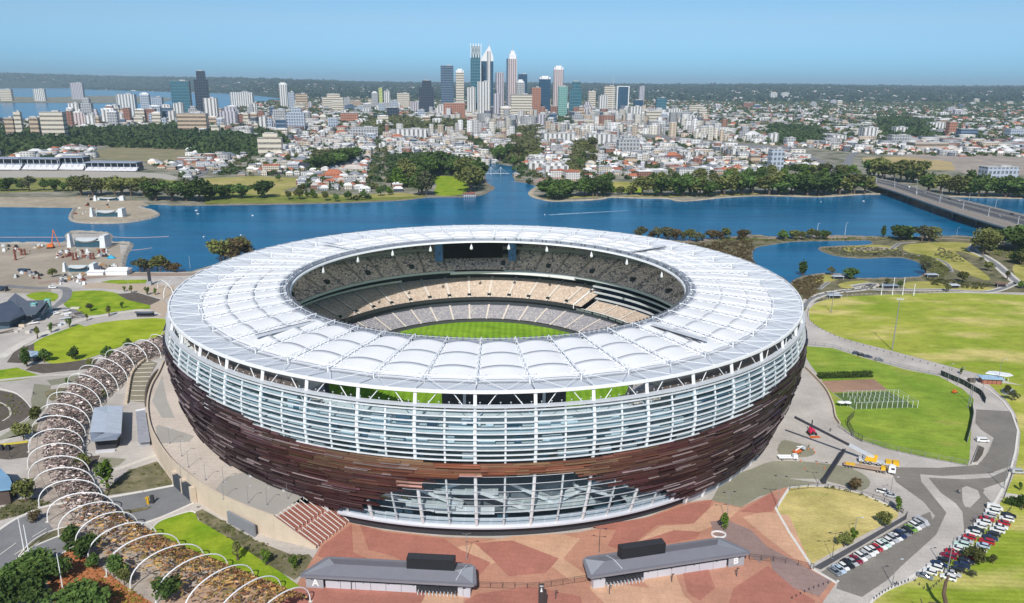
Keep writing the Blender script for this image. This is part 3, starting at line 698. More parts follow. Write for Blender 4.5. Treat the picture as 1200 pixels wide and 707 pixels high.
m_seat_m = seat_mat('seats_middle', (.58, .48, .40), (.68, .58, .49), .5, 1.2, (.49, .40, .33))
m_seat_u = seat_mat('seats_upper', (.20, .18, .19), (.95, .80, .70), .34, 1.0, (.68, .56, .49))
m_aisle = M('aisle_concrete', (.62, .56, .50), .8, var=.06, scale=.5)

FC = (-5.3, 16.0)
def bowl(phi, t, z):
    a = phi * D2R; s, c = math.sin(a), math.cos(a)
    fx, fy = FC[0] + 80 * s, FC[1] + 88 * c
    ox, oy = 145.0 * s, 145.0 * c
    return (fx + (ox - fx) * t, fy + (oy - fy) * t, z)
def bowl_strip(name, phi0, phi1, prof, mat, seg=6, parent=stadium, flip=False, **kw):
    b = MB(); k = len(prof); vs = []
    for i in range(seg + 1):
        ph = phi0 + (phi1 - phi0) * i / seg
        vs += [bowl(ph, t, z) for t, z in prof]
    fs = [(i * k + j, (i + 1) * k + j, (i + 1) * k + j + 1, i * k + j + 1) for i in range(seg) for j in range(k - 1)]
    if flip: fs = [f[::-1] for f in fs]
    b.add(vs, fs); return b.build(name, mat, parent, **kw)
def steps(t0, z0, t1, z1, n):
    out = []
    for i in range(n):
        ta = t0 + (t1 - t0) * i / n; tb = t0 + (t1 - t0) * (i + 1) / n; za = z0 + (z1 - z0) * i / n; zb = z0 + (z1 - z0) * (i + 1) / n
        out += [(ta, za), (ta, zb)] if i else [(ta, zb)]
        out.append((tb, zb))
    return out
# pitch
b = MB(); n = 96
b.add([(FC[0] + 78.5 * math.sin(2 * PI * i / n), FC[1] + 86.5 * math.cos(2 * PI * i / n), 2.0) for i in range(n)], [tuple(range(n - 1, -1, -1))])
b.build('pitch', m_field, stadium)
bowl_strip('pitch_surround', 0, 360, [(-.03, 1.95), (.012, 1.95), (.012, 3.2)], M('boundary_dark', (.07, .08, .075), .8), 96, flip=True)
DPH = 360 / NB
def in_gap_far(p): p = ((p + 180) % 360) - 180; return -12.5 < p < 4.5
def in_gap_near(p): return 154 < p % 360 < 201
for i in range(NB):
    c0 = i * DPH + .35; c1 = (i + 1) * DPH - .35; mid = ((c0 + c1) / 2) % 360
    east = 22 < mid < 150; west = 215 < mid < 325
    bowl_strip('lower_seating', c0, c1, steps(.015, 3.0, .29, 9.5, 10), m_seat_l, 3)
    if mid < 34 or mid > 150:
        bowl_strip('middle_seating', c0, c1, steps(.255, 14.6, .65, 24.5, 16), m_seat_m, 3)
    else:
        bowl_strip('middle_seating', c0, c1, steps(.30, 12.0, .50, 17.0, 8), m_seat_m, 3)
    if not in_gap_far(mid) and not in_gap_near(mid):
        bowl_strip('upper_seating', c0, c1, steps(.45, 31.0, .955, 46.5, 22), m_seat_u, 3)
    # aisles
    a = (i + 1) * DPH
    bowl_strip('aisle', a - .35, a + .35, [(.015, 3.5), (.29, 9.9)], m_aisle, 1)
    if a < 34 or a > 150:
        bowl_strip('aisle', a - .42, a + .42, [(.255, 15.4), (.65, 25.2)], m_aisle, 1)
        if i % 1 == 0:
            x, y, _ = bowl(a, .325, 0); MB().box(x, y, 15.0, 4.2, 3.4, 1.9, -a * D2R).build('vomitory', m_aisle, stadium)
            x, y, _ = bowl(a, .312, 0); MB().box(x, y, 15.0, 2.4, 2.6, 2.1, -a * D2R).build('vomitory_door', m_voidk, stadium)
    elif 34 < a < 150:
        bowl_strip('aisle', a - .3, a + .3, [(.30, 12.4), (.50, 17.4)], m_aisle, 1)
    if not in_gap_far(a) and not in_gap_near(a):
        bowl_strip('aisle', a - .2, a + .2, [(.45, 31.3), (.955, 46.8)], M('aisle_dark', (.45, .38, .34), .8), 1)
        if i % 2 == 0:
            x, y, _ = bowl(mid, .56, 0); MB().box(x, y, 34.0, 2.6, 3.0, 2.2, -mid * D2R).build('vomitory_door', m_void, stadium)
# dark bands between tiers, fascias, slabs, boxes
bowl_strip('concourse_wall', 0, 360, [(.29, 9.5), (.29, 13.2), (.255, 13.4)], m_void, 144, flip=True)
def arc_parts(name, p0, p1, step, prof, mat, seg=3, flip=False):
    p = p0
    while p < p1 - 1e-6:
        bowl_strip(name, p, min(p + step, p1), prof, mat, seg, flip=flip); p += step
arc_parts('tier_fascia', 150, 394, 7.5 * 2, [(.255, 13.2), (.25, 13.2), (.25, 15.4), (.257, 15.4)], m_dark, 4)
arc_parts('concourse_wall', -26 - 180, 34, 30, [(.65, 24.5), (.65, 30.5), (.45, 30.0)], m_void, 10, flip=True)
arc_parts('tier_fascia', 4.5, 154, 149.5 / 12, [(.455, 30.0), (.445, 30.0), (.445, 31.5), (.455, 31.5)], m_wsteel2, 5)
arc_parts('tier_fascia', 201, 347.5, 146.5 / 12, [(.455, 30.0), (.445, 30.0), (.445, 31.5), (.455, 31.5)], m_wsteel2, 5)
arc_parts('balcony_front', -14, 30, 11, [(.47, 29.0), (.43, 29.0), (.43, 30.6), (.47, 30.6)], m_white, 4)
arc_parts('balcony_floor', -14, 4.5, 9.25, [(.43, 30.2), (.66, 30.2)], m_slab, 4)
# tiers of private boxes on the long sides
for z, t in ((18.0, .50), (22.0, .49), (26.0, .475)):
    arc_parts('box_front', 36, 150, 9.5, [(t + .03, z), (t, z), (t, z + 1.1), (t + .015, z + 1.1)], m_wsteel2, 4)
    arc_parts('box_floor', 36, 150, 19, [(t, z + .1), (.62, z + .1)], m_dark, 6)
arc_parts('box_glazing', 34, 150, 14.5, [(.50, 17.0), (.60, 17.0), (.60, 30.5), (.45, 30.5)], m_teal, 6, flip=True)
arc_parts('tier_fascia', 34, 150, 29, [(.31, 11.6), (.29, 11.6), (.29, 13.2), (.31, 13.2)], m_white, 8)
arc_parts('box_front', 232, 330, 14, [(.58, 25.8), (.53, 25.8), (.53, 27.0), (.545, 27.0)], m_wsteel2, 5)
bowl_strip('tier_end_wall', 33.7, 34.3, [(.255, 13.0), (.255, 15.5), (.65, 25.5), (.65, 17)], m_white, 1)
# back of upper tier, seen from outside through the gap below the roof
def ring_strip(name, p0, p1, prof, mat, seg=6, parent=stadium, flip=False, smooth=False, **kw):
    b = MB(); k = len(prof); vs = []
    for i in range(seg + 1):
        ph = p0 + (p1 - p0) * i / seg; vs += [P(ph, r, z) for r, z in prof]
    b.add(vs, [(i * k + j, i * k + j + 1, (i + 1) * k + j + 1, (i + 1) * k + j)[::(-1 if flip else 1)] for i in range(seg) for j in range(k - 1)])
    return b.build(name, mat, parent, smooth=smooth, **kw)
def ring_arc(name, p0, p1, step, prof, mat, seg=3, **kw):
    n = max(1, round((p1 - p0) / step))
    for i in range(n): ring_strip(name, p0 + (p1 - p0) * i / n, p0 + (p1 - p0) * (i + 1) / n, prof, mat, seg, **kw)
ring_arc('upper_back_wall', -155 + 0, 154, 15, [(140, 34), (141.5, 46), (142.5, 53.5)], M('back_wall_brown', (.16, .125, .11), .8, var=.2), 6)
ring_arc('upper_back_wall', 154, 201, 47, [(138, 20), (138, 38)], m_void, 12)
ring_arc('core_wall', 60, 300, 15, [(131, 0), (131, 34), (134.5, 39), (140, 44)], m_teal, 5)
ring_arc('core_wall', -60, 60, 15, [(131, 0), (131, 23)], m_teal, 5)
for z in (8, 14, 20, 26, 32, 38, 43.5, 49):
    rz = RZ(z) - 1.4
    if z > 47: ring_arc('floor_slab', -156, 153, 51.5, [(131, z + .5), (rz, z + .5), (rz, z - .1), (131, z - .1)], m_slab, 18)
    elif z > 33 or z < 8: ring_arc('floor_slab', 0, 360, 45, [(131, z + .5), (rz, z + .5), (rz, z - .1), (131, z - .1)], m_slab, 16)
    else: ring_arc('floor_slab', 201, 507, 51, [(131, z + .5), (rz, z + .5), (rz, z - .1), (131, z - .1)], m_slab, 16)
# service things on the concourse behind the glass: white duct runs and dark kiosks
for i in range(150):
    ph = rng.uniform(95, 262); z = rng.choice([38.6, 44.1, 33.0])
    w = rng.uniform(2, 7); x, y, _ = P(ph, RZ(z) - rng.uniform(3, 6), 0)
    MB().box(x, y, z, w, 1.5, rng.uniform(.8, 2.6), -ph * D2R).build('concourse_kiosk', m_white if rng.random() < .55 else m_teal, stadium)

# --- columns, rails and glass
for i in range(96):
    ph = i * 3.75; big = i % 2 == 0
    zs = ([5.5] if 147 < ph < 200 else [0, 4]) + [10, 20, 30, 40, 45, 52] + ([57] if big else [])
    MB().tube([P(ph, RZ(z) - .9, z) for z in zs], .62 if big else .38, 6).build('facade_column', m_white, stadium)
for i in range(48):
    ph = i * 7.5
    for s in (-1, 1):
        MB().tube([P(ph, RZ(47) - 1.2, 47.5), P(ph + s * 2.9, 145, 56.6)], .15, 5).build('roof_brace', m_white, stadium)
for k, z in enumerate(np.arange(34.2, 52.6, 1.86)):
    for j in range(8):
        ring_strip('louvre_rail', j * 45, (j + 1) * 45, [(RZ(z) + .12, z), (RZ(z) - .02, z + .34), (RZ(z) - .5, z + .33), (RZ(z) - .3, z - .04)], m_louv, 24)
ring_arc('glass_coping', 0, 360, 45, [(RZ(52.3) + .5, 52.0), (RZ(52.3) + .5, 52.6), (RZ(52.3) - 1.2, 52.6)], m_wsteel2, 24)
for i in range(96):
    a, c = i * 3.75 + .12, (i + 1) * 3.75 - .12
    if 84 < a < 272: ring_strip('glass_pane', a, c, [(RZ(z) - .55, z) for z in (33.5, 40, 46, 52)], m_glass, 2)
# small lamps on the coping
for i in range(62):
    ph = 141 + i * 1.28; MB().tube([P(ph, 145.6, 52.4), P(ph, 145.6, 53.3)], .06, 4).box(*P(ph, 145.6, 0)[:2], 53.2, .5, .3, .14, -ph * D2R).build('coping_light', m_wsteel2, stadium)

# --- entry glazing below the bronze arch
for i in range(39, 54):
    a, c = i * 3.75, (i + 1) * 3.75
    for q in range(2):
        p0, p1 = a + q * 1.875 + .05, a + (q + 1) * 1.875 - .05
        zt = max(zbot(p0), zbot(p1)) + 1.2
        if zt > 8.5: ring_strip('entry_glass', p0, p1, [(RZ(z) - .5, z) for z in np.linspace(6.6, zt, 4)], m_glass2, 1)
for z in np.arange(9.4, 29, 3.1):
    ph = np.arange(147, 201.1, .5); ok = [p for p in ph if zbot(p) > z - .5]
    if ok: ring_strip('entry_rail', min(ok), max(ok), [(RZ(z) + .05, z), (RZ(z) + .05, z + .12), (RZ(z) - .2, z + .12)], m_wsteel2, 30)
ring_strip('entry_canopy', 147.5, 200.5, [(137.4, 7.3), (139.6, 5.6), (140.2, 5.1), (140.2, 4.5), (137, 4.5)], m_canopy, 40)
ring_strip('entry_wall', 146, 201, [(137.2, .1), (137.2, 4.5)], m_dark, 40)
# inside the entry: crossing stairs and landings
for (p0, z0, p1, z1, r) in ((172, 27.5, 185, 18, 136), (168, 10, 182, 27.5, 135), (182, 12, 188, 17.5, 137), (160, 20, 169, 11.5, 136), (186, 10, 194, 15, 137), (150, 9, 158, 14.5, 137), (172, 10, 180, 18.5, 138), (160, 12, 166, 18, 137.5)):
    MB().beam(P(p0, r, z0), P(p1, r, z1), 3.2, 1.1).build('escalator', m_white, stadium)
for (p0, p1, z) in ((163, 176, 11.3), (183, 190, 12.3), (152, 158, 9.0), (177, 186, 18.2)):
    ring_strip('landing', p0, p1, [(133, z), (139.2, z), (139.2, z - 1.2)], m_slab, 6)
ring_strip('lit_wall', 177.5, 186, [(137.5, 8.6), (137.5, 11.6)], m_white, 4)
ring_strip('lit_wall', 190, 194, [(137.5, 12.6), (137.5, 14.2)], M('gold_sign', (.55, .40, .14), .6), 4)
ring_strip('entry_back', 147, 201, [(132.5, 6), (132.5, 32)], M('entry_dark', (.20, .215, .24), .4, var=.3, scale=.08), 30)  # grey made paler to stand in for light inside the entry

# --- bronze cladding
m_bronze = MA('bronze_cladding', .38, .45, .5, noise=.12, nscale=.2)
m_back = M('cladding_backing', (.03, .022, .022), .8)
b = MB(); vs = []; N = 240
for i in range(N + 1):
    ph = i * 360 / N
    for j in range(7):
        z = zbot(ph) + .25 + (ztop(ph) - zbot(ph) - .5) * j / 6; vs.append(P(ph, RZ(z) - .25, z))
b.add(vs, [(i * 7 + j, i * 7 + j + 1, (i + 1) * 7 + j + 1, (i + 1) * 7 + j) for i in range(N) for j in range(6)])
b.build('cladding_backing', m_back, stadium)
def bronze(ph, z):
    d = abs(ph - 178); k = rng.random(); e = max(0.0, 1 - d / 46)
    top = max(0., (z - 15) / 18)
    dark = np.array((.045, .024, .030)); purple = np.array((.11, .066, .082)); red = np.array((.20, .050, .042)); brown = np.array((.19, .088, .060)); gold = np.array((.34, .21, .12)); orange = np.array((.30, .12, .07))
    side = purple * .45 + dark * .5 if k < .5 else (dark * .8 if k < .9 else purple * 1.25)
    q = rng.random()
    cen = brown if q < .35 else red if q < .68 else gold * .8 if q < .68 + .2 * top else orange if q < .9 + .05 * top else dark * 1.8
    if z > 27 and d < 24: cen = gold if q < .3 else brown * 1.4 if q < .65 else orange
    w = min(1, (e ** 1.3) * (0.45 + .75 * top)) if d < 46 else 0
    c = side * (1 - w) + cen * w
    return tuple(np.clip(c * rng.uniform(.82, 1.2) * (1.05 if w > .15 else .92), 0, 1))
panels = []
z = 4.7
while z < 47:
    ph = rng.uniform(0, 3)
    while ph < 360:
        near = 70 < ph < 292
        L = (rng.uniform(5, 15) if near else 18) / RZ(z) / D2R
        p1 = ph + L; mid = (ph + p1) / 2 % 360
        if zbot(mid) - .3 < z < ztop(mid) - .25: panels.append((ph, p1, z, near))
        ph = p1 + .03
    z += .62
vis = sorted(panels, key=lambda q: abs((q[0] + q[1]) / 2 - 178) * 1.0 + abs(q[2] - 22) * .5 - (q[1] - q[0]) * 3)
solo = set(id(q) for q in vis[:290]); rest = MB()
for q in panels:
    ph, p1, z, near = q; off = rng.choice([.05, .2, .4, .62, 1.05], p=[.28, .25, .22, .15, .10]) + rng.uniform(0, .1); tilt = rng.choice([0.0, .05, .12, .5], p=[.4, .3, .22, .08]); hgt = .50
    seg = 1 if p1 - ph < 3.2 else 2
    vs = []; fs = []
    for i in range(seg + 1):
        a = ph + (p1 - ph) * i / seg
        ro = RZ(z) + off; rt = RZ(z + hgt) + off - tilt
        vs += [P(a, ro, z), P(a, rt, z + hgt), P(a, rt - .3 - off * .7, z + hgt), P(a, ro - .25, z)]
    for i in range(seg):
        for j in range(4):
            fs.append((i * 4 + j, i * 4 + (j + 1) % 4, (i + 1) * 4 + (j + 1) % 4, (i + 1) * 4 + j))
    fs += [(3, 2, 1, 0), tuple(seg * 4 + j for j in range(4))]
    c = bronze((ph + p1) / 2, z)
    if id(q) in solo: MB().add(vs, fs, 0, c).build('cladding_panel', m_bronze, stadium)
    else: rest.add(vs, fs, 0, c)
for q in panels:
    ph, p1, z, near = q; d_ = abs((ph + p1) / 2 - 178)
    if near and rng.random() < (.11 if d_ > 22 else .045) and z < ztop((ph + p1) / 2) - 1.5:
        ro = RZ(z + .5) + .75; seg = max(1, int((p1 - ph) / 2.5)); vs = []  # added lip, its pale paint stands in for sun on panel edges
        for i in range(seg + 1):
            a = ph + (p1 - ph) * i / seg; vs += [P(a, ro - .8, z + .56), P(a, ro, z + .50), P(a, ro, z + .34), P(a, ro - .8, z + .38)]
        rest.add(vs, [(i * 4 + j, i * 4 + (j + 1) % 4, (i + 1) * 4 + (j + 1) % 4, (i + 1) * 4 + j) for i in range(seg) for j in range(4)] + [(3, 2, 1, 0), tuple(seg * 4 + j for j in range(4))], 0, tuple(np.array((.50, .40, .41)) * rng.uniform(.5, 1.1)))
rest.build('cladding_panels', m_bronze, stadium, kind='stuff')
ring_arc('base_wall', 96, 147, 12.75, [(138.0, 0), (138.0, 5)], M('base_grey', (.30, .31, .34), .6, var=.1, scale=.2), 4)

# --- roof
def zf(r): return float(np.interp(r, [96, 100, 118, 134, 146], [56.0, 56.4, 55.8, 54.4, 57.0]))
rows = [(99.6, 111), (111, 122.5), (122.5, 134)]
cell_me = []
for (r0, r1) in rows:
    b = MB(); nu, nv = 12, 6; vs = []
    for j in range(nv + 1):
        v = j / nv; r = r0 + (r1 - r0) * v
        for i in range(nu + 1):
            u = i / nu; ph = (u - .5) * (DPH - .06)
            vs.append(P(ph, r, zf(r) + .5 + 1.3 * math.sin(PI * u) ** .8 * (1 - .78 * v)))
    k = nu + 1
    fs = [(j * k + i, j * k + i + 1, (j + 1) * k + i + 1, (j + 1) * k + i)[::-1] for j in range(nv) for i in range(nu)]
    base = len(vs)
    for i in range(nu + 1):
        ph = (i / nu - .5) * (DPH - .06); vs.append(P(ph, r0, zf(r0) - .1))
    fs += [(i, base + i, base + i + 1, i + 1)[::-1] for i in range(nu)]
    if r1 > 130:
        bs_ = len(vs)
        for i in range(nu + 1):
            ph = (i / nu - .5) * (DPH - .02); vs.append(P(ph, r1, zf(r1) - .9))
        fs += [((nv) * k + i, nv * k + i + 1, bs_ + i + 1, bs_ + i) for i in range(nu)]
    b.add(vs, fs); o = b.build('roof_panel', m_fabric, stadium, smooth=True); cell_me.append(o)
m_cell_shadow = None
edge = ring_strip('roof_edge_panel', .06, DPH - .06, [(134, 54.7), (140, 55.9), (146, 57.1)], m_rooft, 3)
# truss: chords, posts and diagonals of one radial line, sharing one mesh
tb = MB(); zt_ = lambda r: float(np.interp(r, [97, 134], [58.6, 57.4]))
tb.tube([(0, 97, zt_(97)), (0, 134, zt_(134))], .19, 5)
tb.tube([(0, 97, 56.6), (0, 118, 56.3), (0, 134, 55.0)], .2, 5)
nd = 9
for k in range(nd):
    ra, rb_ = 97 + 37 * k / nd, 97 + 37 * (k + 1) / nd; mid = (ra + rb_) / 2
    W_ = 1.15
    for s in (-1, 1):
        tb.beam((0, ra, zt_(ra)), (s * W_, mid, zf(mid) + .35), .13); tb.beam((s * W_, mid, zf(mid) + .35), (0, rb_, zt_(rb_)), .13)
    tb.beam((-W_, mid, zf(mid) + .35), (W_, mid, zf(mid) + .35), .13)
truss = tb.build('roof_truss', m_white, stadium)
# outer fan braces
fb = MB()
for s in (-1, 1):
    fb.tube([(0, 134, 57.4), P(s * 3.75, 145.7, 57.5)], .10, 5)
    fb.tube([(0, 134, 57.4), P(s * 1.9, 127, 55.6)], .09, 4)
fb.tube([(0, 134, 57.4), P(0, 145.7, 57.5)], .12, 5); fb.tube([(0, 134, 54.3), (0, 134, 57.5)], .25, 5)
fan = fb.build('fan_brace', m_white, stadium)
rc = MB().tube([P(0, 134, 57.4), P(DPH, 134, 57.4)], .15, 5)
MB().beam(P(0, 134, 55.0), P(DPH / 2, 134, 57.4), .16).beam(P(DPH, 134, 55.0), P(DPH / 2, 134, 57.4), .16)
chord = rc.build('ring_chord', m_white, stadium)
slot = ring_strip('roof_slot', .0, DPH, [(131.6, 59.75), (133.0, 59.75)], m_gutter, 2)
for i in range(1, NB):
    for o in cell_me + [edge, truss, fan, chord]:
        c = o.copy(); COL.objects.link(c); c.rotation_euler = (0, 0, -i * DPH * D2R); 
for i in range(NB):
    pass
# the first cell row is centred on its truss line: turn every cell half a bay
for o in stadium.children:
    if o.name.startswith('roof_panel'): o.rotation_euler[2] -= DPH / 2 * D2R
bpy.data.objects.remove(slot)
ring_arc('roof_rim', 0, 360, 15, [(146.3, 56.4), (146.3, 57.3), (145.6, 57.4)], m_white, 6)
ring_arc('roof_soffit', 0, 360, 15, [(134, 54.2), (145.6, 56.3)], m_wsteel2, 6, flip=False)
ring_arc('ring_gutter', 0, 360, 15, [(99.8, 57.3), (98.6, 57.6), (98.2, 56.6), (96.4, 56.4), (96.0, 57.2), (95.6, 57.2), (95.4, 55.6), (98, 54.8)], m_gutter, 6, flip=True)
ring_arc('inner_lip', 0, 360, 15, [(95.6, 56.4), (94.8, 56.2), (94.6, 55.5), (95.4, 55.3)], m_white, 6, flip=True)
for i in range(NB):        # posts and handrail of the catwalk
    b = MB()
    for k in range(3): b.tube([P(i * DPH + k * 2.5, 97.4, 56.4), P(i * DPH + k * 2.5, 97.4, 58.2)], .12, 4)
    b.tube([P(i * DPH, 97.4, 58.1), P(i * DPH + DPH, 97.4, 58.1)], .13, 4)
    b.build('catwalk_rail', m_wsteel2, stadium)
m_flood = M('floodlight_housing', (.12, .13, .15), .5)
fl = MB().box(0, 95.6, 57.1, .8, .8, .9).build('floodlight', m_flood, stadium)
k = 0
for i in range(1, 260):
    ph = i * 360 / 260
    if 262 < ph or ph < 98 and int(ph) % 5 < 3: continue
    c = fl.copy(); COL.objects.link(c); c.rotation_euler = (0, 0, -ph * D2R)
for ph in (138.75 - 0, 221.25, 307.5, 52.5):
    b = MB(); 
    for r0, r1 in ((98, 128),): b.beam(P(ph, r0, 57.6), P(ph, r1, 57.9), 1.6, .6)
    b.build('roof_gutter_box', m_wsteel2, stadium)
    MB().beam(P(ph + .9, 99, 57.6), P(ph + .9, 127, 57.7), .9, .3).build('roof_gutter', m_dark, stadium)

# --- score screens hung from the roof, black backs
def screen(phi, r, w, z0, h, label):
    x, y, _ = P(phi, r, 0); s = empty('score_screen', (SC[0] + x, SC[1] + y, z0), -phi * D2R, label=label, cat='screen', group='score screens in the stadium')
    MB().box(0, 0, 0, w, 1.2, h).build('screen_housing', m_dark, s)
    MB().box(0, -.75, .5, w - 1.2, .2, h - 1.0).build('screen_face', M('screen_black', (.006, .006, .008), .9), s)
    for k in (-1, 1): MB().box(k * w * .32, .9, .5, 1, 1.4, h + 4).build('hanger', m_wsteel2, s)
    return s
screen(-6.8, 121, 39, 39.8, 13.5, 'black score screen at the far end of the stadium bowl facing the pitch')
screen(176.0, 128, 42, 36.5, 13.5, 'black back of the score screen showing through the gap under the near roof')
for s in (-1, 1):
    x, y, _ = P(-6.0 + s * 11.2, 123, 0); MB().box(x, y, 38, 5, 1, 14, 5 * D2R).build('screen_side_glazing', M('screen_side_blue', (.10, .20, .46), .3, var=.4, scale=.4), stadium)
bowl_strip('screen_base_seating', -14.8, 7.2, steps(.45, 31.0, .70, 38.5, 10), m_seat_u, 8)

# --- white loudspeakers hung inside the ring
sp0 = empty('loudspeaker', label='', cat='loudspeaker', group='white loudspeakers hung inside the roof ring')
b = MB(); n = 10; prof = [(0, .1), (-.6, .5), (-1.6, .9), (-3.2, 1.35), (-4.2, 1.3), (-4.6, .7), (-4.7, 0.05)]
vs = [(r * math.cos(2 * PI * k / n), r * math.sin(2 * PI * k / n) * .7, z) for z, r in prof for k in range(n)]
b.add(vs, [(i * n + k, (i + 1) * n + k, (i + 1) * n + (k + 1) % n, i * n + (k + 1) % n) for i in range(len(prof) - 1) for k in range(n)])
b.build('speaker_body', m_white, sp0, smooth=True); MB().tube([(0, 0, 0), (0, 0, 2.4)], .12, 4).build('hanging_rod', m_wsteel2, sp0)
sps = [(288, 'leftmost white loudspeaker inside the roof ring, by its left tip'), (306, 'white loudspeaker hanging second from the left inside the roof ring'), (321, 'white loudspeaker hanging over the upper left seats'), (336, 'white loudspeaker hanging left of the far score screen'),
       (351.5, 'white loudspeaker in front of the left end of the far score screen'), (5.5, 'white loudspeaker by the right end of the far score screen'), (20, 'white loudspeaker hanging right of the far score screen'), (38, 'white loudspeaker hanging over the upper right seats'), (54, 'white loudspeaker hanging second from the right inside the roof ring'), (74, 'rightmost white loudspeaker inside the roof ring')]
for i, (ph, lb) in enumerate(sps):
    x, y, z = P(ph, 94.0, 54.6); o = sp0 if i == 0 else copy_tree(sp0)
    o.location = (SC[0] + x, SC[1] + y, z); o.rotation_euler = (0, 0, -ph * D2R); o.scale = (.72, .72, .72); o['label'] = lb

# ================================================================== PODIUM AND STEPS
m_podt = M('podium_paving', (.60, .52, .45), .9, var=.08, scale=.04, detail=8)
m_podw = M('podium_wall', (.60, .50, .39), .9, var=.07, scale=.3)
DZ = 8.0
podium = empty('podium', (0, 0, 0), label='raised pale concourse deck with curved sandstone wall wrapping the left of the stadium', cat='podium')
edge_px = [(192, 424), (186, 438), (178, 452), (173.5, 468), (173, 483), (176, 500), (182, 514), (190, 527), (201, 541), (217, 555), (236, 569), (260, 583), (292, 597), (321, 607.5)]
outer = smooth_line(world_pts(edge_px, DZ), 4)
inner = []
tl = [G(367, 579, DZ)]
for ph in np.arange(203, 288, 3): x, y, _ = P(ph, 138.5, 0); inner.append((SC[0] + x, SC[1] + y))
poly = outer + tl + inner
b = MB(); b.prism(poly, DZ - .6, DZ, 0); b.build('deck', m_podt, podium)
def wall_line(name, line, z0, z1, th, mat, parent, **kw): return ribbon(name, line, th, z0, z1, mat, parent, **kw)
# retaining wall in panels
seg = resample(outer, 6.0) + [outer[-1]]
for i in range(len(seg) - 1):
    if 0: pass
    wall_line('wall_panel', [seg[i], seg[i + 1]], .02 if True else 0, DZ + 1.1, .7, m_podw, podium)
# grey paving patches on the deck
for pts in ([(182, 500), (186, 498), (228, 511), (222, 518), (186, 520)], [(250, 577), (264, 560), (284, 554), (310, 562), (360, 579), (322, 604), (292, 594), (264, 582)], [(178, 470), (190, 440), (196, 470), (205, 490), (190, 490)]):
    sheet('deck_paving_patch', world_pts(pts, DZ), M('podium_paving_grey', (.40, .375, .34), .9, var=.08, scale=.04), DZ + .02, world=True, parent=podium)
# service opening and loading door in the wall
def on_wall(px, py, z): return G(px, py, z)
p0, p1 = G(206, 569, 0), G(227, 588, 0)
MB().beam((p0[0], p0[1], 2.7), (p1[0], p1[1], 2.7), 1.6, 5.2).build('tunnel_mouth', m_void, podium)
for t in (0, .5, 1): 
    x, y = p0[0] + (p1[0] - p0[0]) * t, p0[1] + (p1[1] - p0[1]) * t
    MB().box(x, y, 0, 1.6, 2.2, 6, .8).build('tunnel_pier', m_podw, podium)
p0, p1 = G(269, 612, 0), G(300, 628.5, 0)
MB().beam((p0[0] - .1, p0[1] - .35, 2.4), (p1[0] - .1, p1[1] - .35, 2.4), .8, 4.6).build('loading_door', M('roller_grey', (.24, .25, .28), .6, var=.1, scale=1), podium)
# steps: two flights of brick-red treads
m_step = M('step_red', (.30, .10, .075), .85, var=.12, scale=.8)
m_stepn = M('step_edge', (.42, .20, .15), .85)
A0, B0 = Vector((*G(321, 607.5, DZ), DZ)), Vector((*G(367, 579, DZ), DZ))
A1, B1 = Vector((*G(371, 643, 0), 0)), Vector((*G(411, 612, 0), 0))
stairs = empty('grand_steps', (A1.x, A1.y, 0), label='broad brick red steps in two flights leading down from the raised deck', cat='steps')
off = Vector((A1.x, A1.y, 0))
ts = []; T = 0
nst = 44
prof = []
for k in range(nst):
    u0_, u1_ = k / nst, (k + 1) / nst
    if k < 20: z = DZ - (k + 1) * DZ / 40
    elif k < 24: z = DZ / 2
    else: z = DZ / 2 - (k - 23) * DZ / 40
    a0, a1, b0, b1 = A0.lerp(A1, u0_), A0.lerp(A1, u1_), B0.lerp(B1, u0_), B0.lerp(B1, u1_)
    bb = MB(); q = [(a0.x - off.x, a0.y - off.y), (b0.x - off.x, b0.y - off.y), (b1.x - off.x, b1.y - off.y), (a1.x - off.x, a1.y - off.y)]
    bb.prism(q, -.05, max(.06, z)); bb.build('step', m_step if k % 2 else m_stepn, stairs)
for k in range(10):
    t = (k + .5) / 10
    for (ua, za, ub, zb) in ((0, DZ, 20 / nst, DZ / 2), (24 / nst, DZ / 2, 1, 0)):
        a = A0.lerp(A1, ua).lerp(B0.lerp(B1, ua), t) - off; c = A0.lerp(A1, ub).lerp(B0.lerp(B1, ub), t) - off
        MB().beam((a.x, a.y, za + 1.0), (c.x, c.y, zb + 1.0), .22).beam((a.x, a.y, za), (a.x, a.y, za + 1), .12).beam((c.x, c.y, zb), (c.x, c.y, zb + 1), .12).build('handrail', m_kerb, stairs)
for (a, c) in ((A0, A1), (B0, B1)):
    a_, c_ = a - off, c - off
    vs = [(a_.x, a_.y, 0), (a_.x, a_.y, DZ + 1), (c_.x, c_.y, .9), (c_.x, c_.y, 0)]
    d = (c_ - a_).normalized(); nrm = Vector((-d.y, d.x, 0)) * .4
    if (a - B0).length < .1: nrm = -nrm
    v2 = [tuple(Vector(v) - nrm) for v in vs]
    MB().add(vs + v2, [(0, 1, 2, 3), (7, 6, 5, 4), (0, 4, 5, 1), (1, 5, 6, 2), (2, 6, 7, 3), (3, 7, 4, 0)]).build('side_wall', m_podw, stairs)
